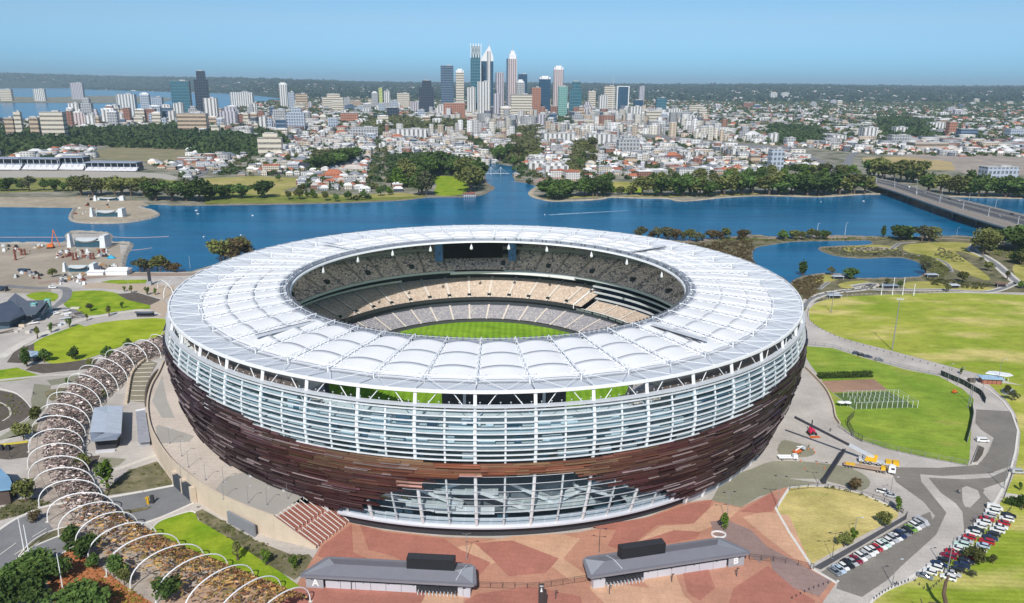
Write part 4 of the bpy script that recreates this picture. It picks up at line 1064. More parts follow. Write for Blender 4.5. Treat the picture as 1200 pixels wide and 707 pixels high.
# ================================================================== VEGETATION KIT
def leaf_mat(name, a, b, rand=.25, scale=.35):
    if name in MATS: return MATS[name]
    m = M(name, a, .85, col2=b, scale=scale, detail=3, rand=rand, spec=.15)
    m.node_tree.nodes['Principled BSDF'].inputs['Subsurface Weight'].default_value = 0
    return m
m_leaf = [leaf_mat('leaf_deep', (.042, .085, .020), (.10, .155, .036), .45), leaf_mat('leaf_olive', (.085, .105, .028), (.175, .18, .058), .45),
          leaf_mat('leaf_grey', (.065, .078, .042), (.14, .14, .075), .3), leaf_mat('leaf_bright', (.050, .105, .012), (.12, .19, .025)), leaf_mat('leaf_russet', (.075, .055, .028), (.14, .105, .05))]
m_trunk = M('bark', (.13, .095, .07), .95, var=.3, scale=1.5, space='obj')

def leaf_quads(centres, size, r):
    n = len(centres)
    u = r.normal(size=(n, 3)); u /= np.linalg.norm(u, axis=1)[:, None]
    w = r.normal(size=(n, 3)); v = np.cross(u, w); v /= np.linalg.norm(v, axis=1)[:, None]
    s = size * r.uniform(.6, 1.3, (n, 1)); u *= s; v *= s * r.uniform(.55, 1, (n, 1))
    V = np.stack([centres - u - v * .4, centres + u * .3 - v, centres + u + v * .4, centres - u * .3 + v], 1).reshape(-1, 3)
    return V, np.arange(n * 4).reshape(n, 4)
def crown_pts(n, rad, h, z0, lobes, r, tall=False):
    L = []
    for k in range(lobes):
        a = r.uniform(0, 2 * PI); q = r.uniform(.15, .72) * rad
        zc = z0 + h * (r.uniform(.22, .80)); 
        if tall: q *= max(.15, 1.1 - (zc - z0) / h)
        L.append((q * math.cos(a), q * math.sin(a), zc, rad * r.uniform(.34, .58), h * r.uniform(.16, .30)))
    L.append((0, 0, z0 + h * .55, rad * .55, h * .42))
    pts = []
    for i in range(n):
        c = L[r.integers(len(L))]; d = r.normal(size=3); d /= np.linalg.norm(d); f = r.uniform(.62, 1.05)
        pts.append((c[0] + d[0] * c[3] * f, c[1] + d[1] * c[3] * f, c[2] + d[2] * c[4] * f))
    return np.array(pts), L
def tree_proto(seed, n, leaf, mat, rad=3.6, h=7., trunk_h=2.4, lobes=7, tall=False, name='tree'):
    """unit tree about 9 m tall at scale 1"""
    r = np.random.default_rng(seed); root = empty(name)
    pts, L = crown_pts(n, rad, h, trunk_h * .8, lobes, r, tall)
    V, Fq = leaf_quads(pts, leaf, r)
    np_mesh('crown', V, Fq, mat, parent=root)
    b = MB(); b.tube([(0, 0, -.2), (.1, 0, trunk_h), (0, .1, trunk_h + h * .5)], [.30, .22, .08], 6)
    for l in L[:4]: b.tube([(0, 0, trunk_h * .8), (l[0] * .9, l[1] * .9, l[2])], [.15, .05], 4)
    b.build('trunk', m_trunk, root)
    return root
PROTO = {}
def proto(kind):
    if kind in PROTO: return PROTO[kind]
    P_ = {
      'deep1': (1, 900, .50, m_leaf[0]), 'deep2': (2, 900, .52, m_leaf[0], 4.4, 6.4, 1.8, 9), 'olive1': (3, 750, .48, m_leaf[1]), 'olive2': (4, 620, .46, m_leaf[1], 4.2, 6.5, 2.6, 8),
      'grey1': (5, 560, .42, m_leaf[2], 4.4, 6.0, 3.0, 8), 'bright1': (6, 700, .45, m_leaf[3], 3.0, 6.0, 1.8, 6), 'russet1': (7, 600, .45, m_leaf[4], 4.0, 6., 2., 8),
      'tall1': (8, 620, .42, m_leaf[0], 2.0, 8.2, 1.0, 8, True), 'sapling': (9, 240, .34, m_leaf[3], 1.5, 4.6, 1.6, 5), 'sapling2': (10, 200, .32, m_leaf[1], 1.4, 4.2, 1.6, 5, True),
    }[kind]
    PROTO[kind] = [P_, None]; return PROTO[kind]
tree_count = 0
def tree(kind, x, y, height, label, group=None, z=0.0, name='tree', cat='tree', wide=1.0):
    pr = proto(kind)
    base = {'sapling': 5.9, 'sapling2': 5.6, 'tall1': 9.0}.get(kind, 8.8)
    s = height / base
    if pr[1] is None:
        a = pr[0]; o = tree_proto(a[0], a[1], a[2], a[3], *(a[4:]), name=name); pr[1] = o
    else: o = copy_tree(pr[1])
    o.name = name
    o.location = (x, y, z); o.rotation_euler = (0, 0, random.uniform(0, 6.28)); o.scale = (s * wide, s * wide, s)
    o['label'] = label; o['category'] = cat
    if group: o['group'] = group
    elif 'group' in o: del o['group']
    return o
def tree_row(pxs, n, kinds, hpx, label, group, jit=6, wide=1.0, name='tree', z=0.1):
    """n trees along a shoreline given in survey pixels, height given in pixels at that distance"""
    line = world_pts(pxs); line = resample(line, 1.0)
    for i in range(n):
        p = line[int((i + random.uniform(.2, .8)) / n * (len(line) - 1))]; d = depth_at(p[0], p[1])
        h = random.uniform(*hpx) * d / 900
        tree(random.choice(kinds), p[0] + random.uniform(-jit, jit), p[1] + random.uniform(-jit, jit), h, label, group, z, name, wide=wide)

# ================================================================== HILLS AND FAR COUNTRY
def hz(x, y):
    d = np.hypot(x, y)
    az = np.arctan2(x, y)
    t = np.clip((d - np.interp(az, [-.45, -.28], [15000, 6500])) / np.interp(az, [-.45, -.28], [4500, 6500]), 0, 1); t = t * t * (3 - 2 * t)
    base = np.interp(az, [-.70, -.55, -.40, -.2, 0, .3, .6, .7], [205, 200, 165, 100, 96, 112, 120, 118])
    w = 14 * np.sin(az * 21 + 1) + 9 * np.sin(az * 47 + d / 900) + 6 * np.sin(az * 97 + 2 + d / 500)
    return t * (base + w * .55)
A_ = np.linspace(-.95, .95, 381); D_ = np.concatenate([np.linspace(6400, 21000, 60), [24000, 30000]])
AA, DD = np.meshgrid(A_, D_); X, Y = DD * np.sin(AA), DD * np.cos(AA); Z = hz(X, Y)
Z[-2:] -= np.array([[30], [120]]); Z = np.where(Z < 1.5, -3.0, Z)
V = np.stack([X, Y, Z], -1).reshape(-1, 3); nc = len(A_)
ii, jj = np.meshgrid(np.arange(len(D_) - 1), np.arange(nc - 1), indexing='ij'); k = (ii * nc + jj).ravel()
m_hill = grass_mat('hill_cover', (.018, .038, .026), (.05, .07, .045), .006)
np_mesh('hills', V, np.stack([k, k + 1, k + nc + 1, k + nc], 1)[:, ::-1], m_hill, kind='structure', smooth=True)

# exclusion areas (world polygons)
def W(p): return world_pts(p)
EXCL = [river_poly, wide_b,
        W([(-200, 186), (162, 186), (180, 195), (212, 203), (212, 214), (246, 196), (250, 206), (352, 206), (356, 222), (420, 225), (470, 224), (512, 206), (550, 206), (575, 196), (575, 230), (-200, 250)]),
        W([(622, 213), (640, 209), (760, 211), (905, 200), (1012, 199), (1012, 232), (622, 236)]),
        W([(925, 171), (1010, 180), (1075, 183), (1300, 185), (1300, 240), (1012, 240), (985, 204), (935, 184)]),
        W([(740, 156), (830, 164), (925, 172), (925, 179), (840, 172), (745, 162)]), W([(110, 172), (150, 171), (205, 172), (228, 180), (216, 192), (110, 190)]),
        W([(684, 166), (693, 166), (684, 206), (669, 206)])]
WOODS = [W([(-100, 156), (90, 153), (230, 150), (300, 163), (300, 182), (240, 188), (225, 176), (110, 172), (0, 182), (-100, 184)]),
         W([(425, 140), (560, 144), (560, 155), (470, 159), (425, 148)]), W([(455, 184), (520, 182), (565, 196), (563, 206), (510, 206), (480, 222), (458, 214)]),
         W([(600, 153), (634, 150), (633, 190), (600, 194)]), W([(668, 168), (692, 165), (686, 206), (666, 206)]), W([(900, 148), (960, 151), (966, 168), (900, 169)]),
         W([(1030, 140), (1090, 144), (1088, 162), (1032, 164)]), W([(640, 139), (690, 141), (690, 152), (640, 150)]), W([(364, 182), (412, 178), (412, 190), (366, 202)]),
         W([(302, 152), (330, 158), (340, 172), (300, 178)])]
def allowed(X, Y, extra=()):
    ok = np.ones(len(X), bool)
    for p in list(EXCL) + list(extra): ok &= ~inside_np(p, X, Y)
    return ok

# ---- generic distant buildings, joined
def city_mat():
    m = MA('city_paint', .75, 0, .3)
    nt = m.node_tree; b = nt.nodes['Principled BSDF']; src = b.inputs['Base Color'].links[0].from_socket
    g = nt.nodes.new('ShaderNodeNewGeometry'); sp = nt.nodes.new('ShaderNodeSeparateXYZ'); nt.links.new(g.outputs['Position'], sp.inputs[0])
    sn = nt.nodes.new('ShaderNodeSeparateXYZ'); nt.links.new(g.outputs['Normal'], sn.inputs[0])
    def mt(op, a, v=None, b_=None):
        n = nt.nodes.new('ShaderNodeMath'); n.operation = op; nt.links.new(a, n.inputs[0])
        if b_ is not None: nt.links.new(b_, n.inputs[1])
        if v is not None: n.inputs[1].default_value = v
        return n.outputs[0]
    fz = mt('LESS_THAN', mt('FRACT', mt('DIVIDE', sp.outputs['Z'], 4.6)), .5)
    fx = mt('LESS_THAN', mt('FRACT', mt('DIVIDE', mt('ADD', sp.outputs['X'], None, sp.outputs['Y']), 6.2)), .62)
    side = mt('LESS_THAN', mt('ABSOLUTE', sn.outputs['Z']), .3)
    f = mt('MULTIPLY', mt('MULTIPLY', mt('MULTIPLY', fz, None, fx), None, side), .72)
    mx = nt.nodes.new('ShaderNodeMix'); mx.data_type = 'RGBA'; nt.links.new(f, mx.inputs[0]); nt.links.new(src, mx.inputs[6]); mx.inputs[7].default_value = (.05, .07, .09, 1)
    nt.links.new(mx.outputs[2], b.inputs['Base Color']); return m
m_city = city_mat()
WALLS = np.array([(.74, .73, .71), (.66, .62, .55), (.42, .42, .43), (.58, .47, .36), (.34, .17, .12), (.16, .18, .21), (.80, .80, .80), (.52, .50, .50)])
ROOFS = np.array([(.70, .70, .70), (.34, .35, .37), (.42, .15, .085), (.22, .24, .28), (.50, .46, .42), (.30, .11, .08), (.80, .80, .80)])
SUB = W([(600, 190), (900, 196), (900, 215), (600, 215)])
def zone_h(X, Y, d, r):
    n = len(X); h = r.uniform(3.5, 7.5, n)
    core = (X > -380) & (X < 700) & (Y > 2150) & (Y < 3900)
    h = np.where(core, np.minimum(r.gamma(1.5, 9, n) + 5, 48), h)
    mid = (Y > 1500) & (Y < 2400) & (X > -900) & (X < 800)
    h = np.where(mid & (r.random(n) < .22), r.uniform(8, 15, n), h)
    left = (X < -500) & (Y > 1900) & (Y < 3000)
    h = np.where(left & (r.random(n) < .2), r.uniform(8, 22, n), h)
    rt = (X > 500) & (X < 1800) & (Y > 3200) & (Y < 5200)
    h = np.where(rt & (r.random(n) < .06), r.uniform(8, 20, n), h)
    return h
solo_houses = []
def gen_city(d0, d1, step, fill, r):
    th = .17; c, s = math.cos(th), math.sin(th)
    n = int(2.6 * d1 / step); u = (np.arange(-n, n) + .5) * step
    U, Vv = np.meshgrid(u, u); U = U.ravel(); Vv = Vv.ravel()
    # streets every fifth cell
    iu = np.round(U / step).astype(int); iv = np.round(Vv / step).astype(int)
    keep = (iu % 7 != 0) & ((iv % 5 != 0) | (r.random(len(iu)) < .3))
    X = U * c - Vv * s; Y = U * s + Vv * c
    d = np.hypot(X, Y)
    keep &= (Y > 0) & (d > d0) & (d < d1) & (np.abs(X) < .80 * Y + 60) & (Y > 1010)
    X, Y = X[keep], Y[keep]
    ok = allowed(X, Y, WOODS) & (r.random(len(X)) < fill); X, Y = X[ok], Y[ok]
    X = X + r.uniform(-.3, .3, len(X)) * step; Y = Y + r.uniform(-.3, .3, len(X)) * step
    return X, Y
def box_batch(X, Y, Z, sx, sy, h, th, wall, roof, hip):
    n = len(X); c, s = np.cos(th), np.sin(th)
    q = np.array([(-.5, -.5), (.5, -.5), (.5, .5), (-.5, .5)])
    V = np.zeros((n, 12, 3))
    for k in range(4):
        a, b = q[k][0] * sx, q[k][1] * sy
        for l in (0, 1, 2):
            f = 1.0 if l < 2 else np.where(hip, np.where(k in (0, 3, 1, 2), .35, 1), 0.999)
            aa, bb = a * f, b * (f if l < 2 else np.where(hip, .02, .999))
            V[:, l * 4 + k, 0] = X + aa * c - bb * s; V[:, l * 4 + k, 1] = Y + aa * s + bb * c
            V[:, l * 4 + k, 2] = Z + (0 if l == 0 else h if l == 1 else h + np.where(hip, np.minimum(sx, sy) * .28, .5))
    f = []; 
    for l in (0, 1):
        for k in range(4): f.append((l * 4 + k, l * 4 + (k + 1) % 4, l * 4 + 4 + (k + 1) % 4, l * 4 + 4 + k))
    f.append((8, 9, 10, 11)); f = np.array(f)
    Fq = (f[None] + (np.arange(n) * 12)[:, None, None]).reshape(-1, 4)
    paint = np.zeros((n, 9, 3)); paint[:, :4] = wall[:, None]; paint[:, 4:] = roof[:, None]
    return V.reshape(-1, 3), Fq, paint.reshape(-1, 3)
r_ = np.random.default_rng(5)
bands = [(1000, 2300, 17.5, .78), (2300, 4300, 25, .74), (4300, 7000, 38, .70), (7000, 13500, 72, .50), (13500, 20000, 130, .45)]
n_clump = []
for (d0, d1, st, fill) in bands:
    X, Y = gen_city(d0, d1, st, fill, r_); n = len(X); d = np.hypot(X, Y)
    h = zone_h(X, Y, d, r_); sc = np.where(h > 12, 1.15, 1.0)
    sx = st * r_.uniform(.5, .98, n) * sc; sy = st * r_.uniform(.45, .85, n) * sc
    big = (r_.random(n) < .10) & (d0 < 4000) & (d > 1250); sx = np.where(big, sx * 2.2, sx); sy = np.where(big, sy * 1.7, sy); h = np.where(big, np.maximum(h, r_.uniform(6, 15, n)), h)
    if d0 >= 4300: sx = np.minimum(sx, 40) * .8; sy = np.minimum(sy, 30) * .7
    wi = r_.choice(len(WALLS), n, p=[.25, .18, .13, .14, .09, .05, .09, .07]); ri = r_.choice(len(ROOFS), n, p=[.17, .25, .20, .12, .15, .05, .06])
    wall = WALLS[wi] * r_.uniform(.8, 1.15, (n, 1)); roof = ROOFS[ri] * r_.uniform(.8, 1.1, (n, 1))
    hip = (h < 9) & (r_.random(n) < .62); roof[~hip & (ri == 2)] = (.6, .6, .6)
    Z = hz(X, Y) - 2 * (d > 6400)
    if d0 == 1000:
        near = np.argsort(Y + np.abs(X) * .05)[:290]; m_ = np.zeros(n, bool); m_[near] = True
        for i in near: solo_houses.append((X[i], Y[i], sx[i], sy[i], h[i], wi[i], ri[i], bool(hip[i])))
        X, Y, Z, sx, sy, h, wall, roof, hip = [a[~m_] for a in (X, Y, Z, sx, sy, h, wall, roof, hip)]; n = len(X)
    V, Fq, paint = box_batch(X, Y, Z, sx, sy, h, np.where(np.sin(X / 190 + Y / 260) > .2, .17, -.25) + r_.normal(0, .05, n), wall, roof, hip)
    np_mesh('distant_buildings', V, Fq, m_city, paint, kind='stuff')
# ---- distant trees, joined: clumps of leaf faces
def clumps(X, Y, Z, R, H, nl, mat, name, leaf, r):
    n = len(X); d = r.normal(size=(n, nl, 3)); d /= np.linalg.norm(d, axis=2)[..., None]
    d[..., 2] = np.abs(d[..., 2]) * .9 - .1
    f = r.uniform(.6, 1.05, (n, nl, 1)); pts = d * f
    pts[..., 0] = pts[..., 0] * R[:, None] + X[:, None]; pts[..., 1] = pts[..., 1] * R[:, None] + Y[:, None]; pts[..., 2] = pts[..., 2] * H[:, None] * .75 + Z[:, None] + H[:, None] * .25
    u = r.normal(size=(n * nl, 3)); u /= np.linalg.norm(u, axis=1)[:, None]; w = r.normal(size=(n * nl, 3)); v = np.cross(u, w); v /= np.linalg.norm(v, axis=1)[:, None]
    s = (np.repeat(R, nl) * leaf * r.uniform(.6, 1.3, n * nl))[:, None]; c = pts.reshape(-1, 3); u *= s; v *= s * .8
    V = np.stack([c - u, c - v, c + u, c + v], 1).reshape(-1, 3)
    return np_mesh(name, V, np.arange(len(V)).reshape(-1, 4), mat, kind='stuff')
m_hillt = leaf_mat('hill_leaf', (.018, .040, .026), (.045, .072, .040), 0, .02)
m_far = [leaf_mat('far_leaf_dark', (.032, .064, .022), (.075, .11, .035), 0, .03), leaf_mat('far_leaf_olive', (.075, .09, .032), (.15, .155, .06), 0, .03)]
for k, (d0, d1, st, fill, nl, lf) in enumerate([(1000, 2300, 15, .62, 22, .42), (2300, 4300, 25, .80, 12, .55), (4300, 7000, 42, .80, 8, .6), (7000, 13500, 80, .70, 6, .7), (13500, 20500, 130, .95, 5, .8)]):
    n = int(1.35 * (d1 ** 2 - d0 ** 2) / 2 / st ** 2 * fill * 1.2); Y = np.sqrt(r_.uniform(d0 ** 2, d1 ** 2, n)); X = r_.uniform(-.8, .8, n) * Y
    ok = allowed(X, Y); X, Y = X[ok], Y[ok]; n = len(X)
    R = st * r_.uniform(.24, .48, n); Z = hz(X, Y)
    g = r_.random(n) < .65
    for mm, q in ((0, g), (1, ~g)): clumps(X[q], Y[q], Z[q], R[q], R[q] * r_.uniform(.9, 1.6, q.sum()) if d0 < 4300 else R[q] * .55, nl, m_far[mm] if d0 < 6000 else m_hillt, 'distant_trees', lf, r_)
for k, wp in enumerate(WOODS):
    xs = [p[0] for p in wp]; ys = [p[1] for p in wp]; area = (max(xs) - min(xs)) * (max(ys) - min(ys)); d = np.mean(ys)
    st = 11 * (1 if d < 1700 else 1.5 if d < 2600 else 2); n = int(area / st ** 2 * 1.1)
    X = r_.uniform(min(xs), max(xs), n); Y = r_.uniform(min(ys), max(ys), n); ok = inside_np(wp, X, Y); X, Y = X[ok], Y[ok]; n = len(X)
    R = st * r_.uniform(.38, .75, n)
    clumps(X, Y, np.zeros(n), R, R * r_.uniform(1.0, 1.9, n), 26, m_far[0 if r_.random() < .6 else 1], 'woods', .40, r_)

# ---- the nearest houses one by one
DK = ('dark', 'navy', 'teal', 'slate', 'green')
STY = {'white': (11, 12, .45, 1.1), 'cream': (11, 9, 1.1, .42), 'tan': (11, 9, 1.1, .5), 'pink': (9, 10, .4, 1.1), 'lilac': (9, 11, .45, 1.1), 'navy': (14, 9, .8, .85), 'teal': (13, 8, .85, .8), 'dark': (12, 10, .85, .85), 'slate': (11, 9, 1.1, .7)}
def fac(kind, near=False):
    T = {'white': ((.68, .68, .67), (.06, .08, .10)), 'cream': ((.64, .58, .48), (.07, .08, .09)), 'grey': ((.42, .43, .45), (.05, .07, .09)), 'tan': ((.52, .40, .29), (.07, .07, .08)), 'brick': ((.30, .14, .10), (.06, .06, .07)),
         'dark': ((.07, .08, .11), (.02, .03, .05)), 'teal': ((.10, .20, .24), (.02, .10, .14)), 'slate': ((.17, .21, .28), (.04, .08, .13)), 'pink': ((.60, .50, .50), (.12, .13, .17)), 'lilac': ((.52, .50, .56), (.16, .17, .22)),
         'green': ((.25, .42, .38), (.05, .22, .22)), 'navy': ((.03, .07, .13), (.015, .06, .11)), 'lime': ((.55, .62, .22), (.3, .35, .1)), 'blue': ((.40, .46, .55), (.06, .12, .20)), 'rust': ((.42, .19, .12), (.12, .08, .07))}
    w, g_ = T[kind]; return facade('wall_' + kind, w, g_) if near else facade('towerwall_' + kind, w, g_ if kind in DK else tuple(v * .26 + .04 for v in w), *STY.get(kind, (8.5, 7.5, .62, .6)))
WN = ['white', 'cream', 'grey', 'tan', 'brick', 'dark', 'white', 'grey']; RN = ['white', 'grey', 'terracotta', 'slate', 'beige', 'dark red', 'bright white']
roofm = [M('roof_%d' % i, tuple(c), .8, var=.15, scale=.1) for i, c in enumerate(ROOFS)]
for (x, y, sx, sy, h, wi, ri, hip) in solo_houses:
    side = 'left of the inlet' if x < -30 else 'right of the inlet' if x < 420 else 'near the bridge'
    what = ('house' if h < 9 else 'apartment block')
    nm = 'house' if h < 9 else 'apartment_block'
    t = empty(nm, (x, y, 0), .17 + (PI / 2 if random.random() < .3 else 0), label='%s %s with %s %s roof %s' % (WN[wi], what, RN[ri], 'hipped' if hip else 'flat', side), cat=what, group='riverside houses beyond the river')
    MB().box(0, 0, 0, sx, sy, h).build('wall', fac(WN[wi], True), t)
    b = MB()
    if hip: b.hip(0, 0, h + .02, sx, sy, min(sx, sy) * .28)
    else: b.box(0, 0, h + .01, sx + .6, sy + .6, .6); b.box(sx * .2, 0, h + .6, sx * .25, sy * .3, 1.6)
    b.build('roof', roofm[ri], t)

# ---- towers and blocks one by one: (x0, x1, top y, base y, colour, shape, label)
TW = [
 (489.5, 510, 96, 134, 'dark', 'step', 'black glass tower with a narrower glazed top at the left of the skyline'),
 (515.5, 533, 79.7, 134, 'slate', 'flat', 'slate blue slab tower with a mauve side face'),
 (533.5, 544.5, 83, 136, 'cream', 'crown', 'cream office tower with a pale crown beside the slate blue slab'),
 (550.5, 565, 55, 137, 'teal', 'lattice', 'tall teal glass tower with a white lattice top'),
 (562.5, 579, 57.5, 136, 'white', 'wedge', 'white and blue tower rising to a pointed wedge and mast'),
 (579.5, 591, 87.5, 134, 'lilac', 'flat', 'mauve grey ribbed tower between the two tallest towers'),
 (593, 606, 61.7, 135, 'pink', 'spire', 'tallest pale pink tower stepping up to a spire'),
 (558, 576, 97.5, 139, 'white', 'flat', 'low white block in front of the pointed tower'),
 (606, 618, 89, 134, 'navy', 'flat', 'dark teal block right of the tallest tower'),
 (604, 615, 95, 136, 'grey', 'dome', 'grey rounded tower in front of the dark teal block'),
 (630, 645.5, 91, 136, 'navy', 'crown', 'dark blue glass tower with pale crown right of the skyline'),
 (646.7, 660, 79.5, 135, 'pink', 'crown', 'pale ribbed tower standing alone right of the skyline'),
 (652.5, 665, 103, 140, 'green', 'flat', 'green glass block below the lone pale tower'),
 (665.5, 682, 97.5, 141, 'teal', 'step', 'dark teal glass block with a grey wing'),
 (621.7, 634, 104, 137, 'rust', 'flat', 'brown office block among the city towers'),
 (596, 625, 112, 141, 'cream', 'flat', 'wide cream windowless block below the tallest tower'),
 (546.7, 558, 104, 138, 'white', 'flat', 'white block with a red sign below the teal tower'),
 (517, 547, 121.6, 141, 'rust', 'flat', 'wide red brick block below the slate tower'),
 (577.5, 586, 111, 140, 'lilac', 'flat', 'slim lilac block below the mauve ribbed tower'),
 (706, 721, 102, 130, 'cream', 'flat', 'cream half of the paired towers with a mast between'),
 (721, 737, 102, 130, 'navy', 'frame', 'white framed dark blue tower of the pair with a mast'),
 (767, 781, 115.5, 136, 'teal', 'flat', 'teal glass block right of the yellow striped building'),
 (741, 754, 118, 134, 'navy', 'flat', 'dark blue block behind the yellow striped building'),
 (747.7, 755, 102, 122, 'lilac', 'flat', 'slim grey tower far behind the paired towers'),
 (665, 711, 132, 143, 'navy', 'flat', 'long dark blue glass block with white fins'),
 (670, 697, 141.5, 152, 'cream', 'flat', 'cream apartment block in front of the long dark block'),
 (735, 753, 125.7, 144, 'white', 'flat', 'white block with yellow stripes beside the rail yard'),
 (754, 776, 131, 147, 'cream', 'flat', 'cream block right of the yellow striped one'),
 (721, 751.5, 160.6, 180, 'grey', 'step', 'grey and white apartment block with stacked balconies'),
 (686, 720, 158, 172, 'white', 'flat', 'low white warehouse left of the balconied block'),
 (327.5, 338, 98, 127, 'white', 'crown', 'slim white tower standing apart at centre left'),
 (338, 346, 109, 128, 'blue', 'flat', 'narrow blue grey block beside the slim white tower'),
 (346, 362, 111, 134, 'tan', 'flat', 'beige brown block right of the slim white tower'),
 (375.6, 404, 111, 130, 'cream', 'step', 'wide cream striped block at centre left'),
 (444, 449, 104, 127, 'lime', 'flat', 'yellow green slab tower'),
 (449.7, 458, 108, 127, 'white', 'flat', 'white slab beside the yellow green one'),
 (435, 443.5, 108, 127, 'grey', 'dome', 'grey tower with a rounded top left of the yellow green slab'),
 (464, 481, 110, 127, 'cream', 'flat', 'cream block left of the black tower'),
 (300, 332, 157, 182, 'cream', 'step', 'stepped cream and grey apartment block by the park'),
 (334, 359, 127.5, 155, 'blue', 'step', 'blue grey glass apartment block at centre left'),
 (397, 421, 133, 145, 'rust', 'flat', 'pink brick block with shaded bays'),
 (408, 445, 150, 162, 'grey', 'flat', 'long grey terrace of balconied flats'),
 (461, 502, 152, 164, 'white', 'flat', 'long low white block before the tree belt'),
 (452, 468.6, 126.7, 140, 'dark', 'flat', 'dark brown cube shaped block'),
 (229, 247, 85.5, 134, 'dark', 'step', 'tallest dark tower with a pale edge at the left'),
 (201, 225.5, 96.4, 134, 'teal', 'flat', 'dark teal glass tower left of the tallest one'),
 (239, 256.5, 116.5, 146.6, 'white', 'flat', 'white striped block in front of the tall dark tower'),
 (257, 279, 126.7, 149, 'lilac', 'step', 'lilac white block right of the white striped one'),
 (268, 298, 109, 127, 'white', 'flat', 'broad white gridded block behind the left suburb'),
 (206, 244.5, 134, 157, 'tan', 'flat', 'beige sided office block with dark ribbon windows'),
 (137, 161, 111.7, 138, 'white', 'flat', 'white block with dark vertical window strips at left'),
 (166, 177.5, 109.7, 141, 'blue', 'crown', 'white block topped with bright panels'),
 (178, 192, 115, 138, 'blue', 'flat', 'blue and white block next to the bright topped one'),
 (81.5, 95, 122, 144, 'white', 'flat', 'left one of two white blocks near the wide river'),
 (95.5, 109.5, 116.5, 144, 'grey', 'step', 'grey stepped one of two blocks near the wide river'),
 (83.5, 99, 98, 117, 'lilac', 'flat', 'hazy grey tower on the peninsula across the wide river'),
 (48, 78, 132.6, 163, 'cream', 'flat', 'large cream slab with rows of balconies at far left'),
 (36, 47.5, 139, 162, 'tan', 'flat', 'beige block left of the large cream slab'),
 (7, 18.5, 139, 162, 'tan', 'flat', 'beige block at the left edge of the city'),
 (19, 28, 132.6, 162, 'cream', 'flat', 'tall narrow cream block at the left edge'),
 (0, 15, 105.3, 119, 'cream', 'flat', 'cream block at the left end of the peninsula'),
 (39.5, 54, 105, 119, 'white', 'flat', 'white ribbed block on the peninsula'),
 (86.6, 101, 133, 149, 'pink', 'flat', 'pink and white striped block'),
 (78, 86.4, 131, 152, 'brick', 'flat', 'narrow red brown block beside the cream slab'),
 (125, 140, 124, 140, 'white', 'flat', 'low white block behind the left riverside'),
 (900, 919, 176, 199, 'blue', 'flat', 'white apartment block with blue balconies near the bridge'),
 (1109, 1121, 143.5, 159, 'rust', 'flat', 'red brick tower block at the right'),
 (1008, 1028.6, 150, 163, 'white', 'flat', 'blank white cube shaped building at the right'),
 (1041, 1069, 159, 168, 'grey', 'flat', 'grey white shed with a taller block on it'),
 (1046, 1064, 149.6, 160, 'white', 'flat', 'white block rising behind the grey shed'),
 (1121.5, 1147, 152, 163, 'slate', 'flat', 'dark blue and grey block right of the red tower'),
 (1086, 1109, 144, 153, 'white', 'flat', 'white block left of the red brick tower'),
 (900, 913, 157, 168, 'white', 'flat', 'white shed left of the highway'),
 (919, 933, 162, 171, 'grey', 'flat', 'grey white shed beside the highway trees'),
 (971, 993, 159, 165, 'white', 'flat', 'low white shed behind the highway'),
 (1180, 1200, 151.7, 162, 'blue', 'flat', 'blue and white block at the right edge'),
 (1065, 1115, 168, 177, 'tan', 'flat', 'long beige station building by the rail yard'),
 (901, 911, 109.6, 119, 'white', 'flat', 'left hazy white tower on the right horizon'),
 (914, 924, 109, 118, 'white', 'flat', 'right hazy white tower on the right horizon'),
 (1150, 1197, 196.5, 210, 'blue', 'flat', 'pale aqua grey flat shed behind the riverbank trees'),
 (632, 676, 157, 168, 'white', 'flat', 'long low white arcade building beside the avenue'),
 (617, 645, 189, 202, 'white', 'step', 'white stepped waterfront apartments right of the inlet'),
 (634, 668, 192, 206, 'white', 'step', 'white banded waterfront apartments beside the avenue'),
 (780, 800, 128, 138, 'white', 'flat', 'white block in the inner suburb on the right'),
 (805, 826, 124, 133, 'cream', 'flat', 'cream block in the inner suburb on the right'),
 (974, 1040, 146.5, 150, 'grey', 'flat', 'long thin flat railway deck across the suburbs at the right'),
 (700, 712, 113, 134, 'white', 'flat', 'white slab left of the paired towers'),
 (688, 698, 108, 132, 'cream', 'flat', 'cream slab further left of the paired towers'),
]
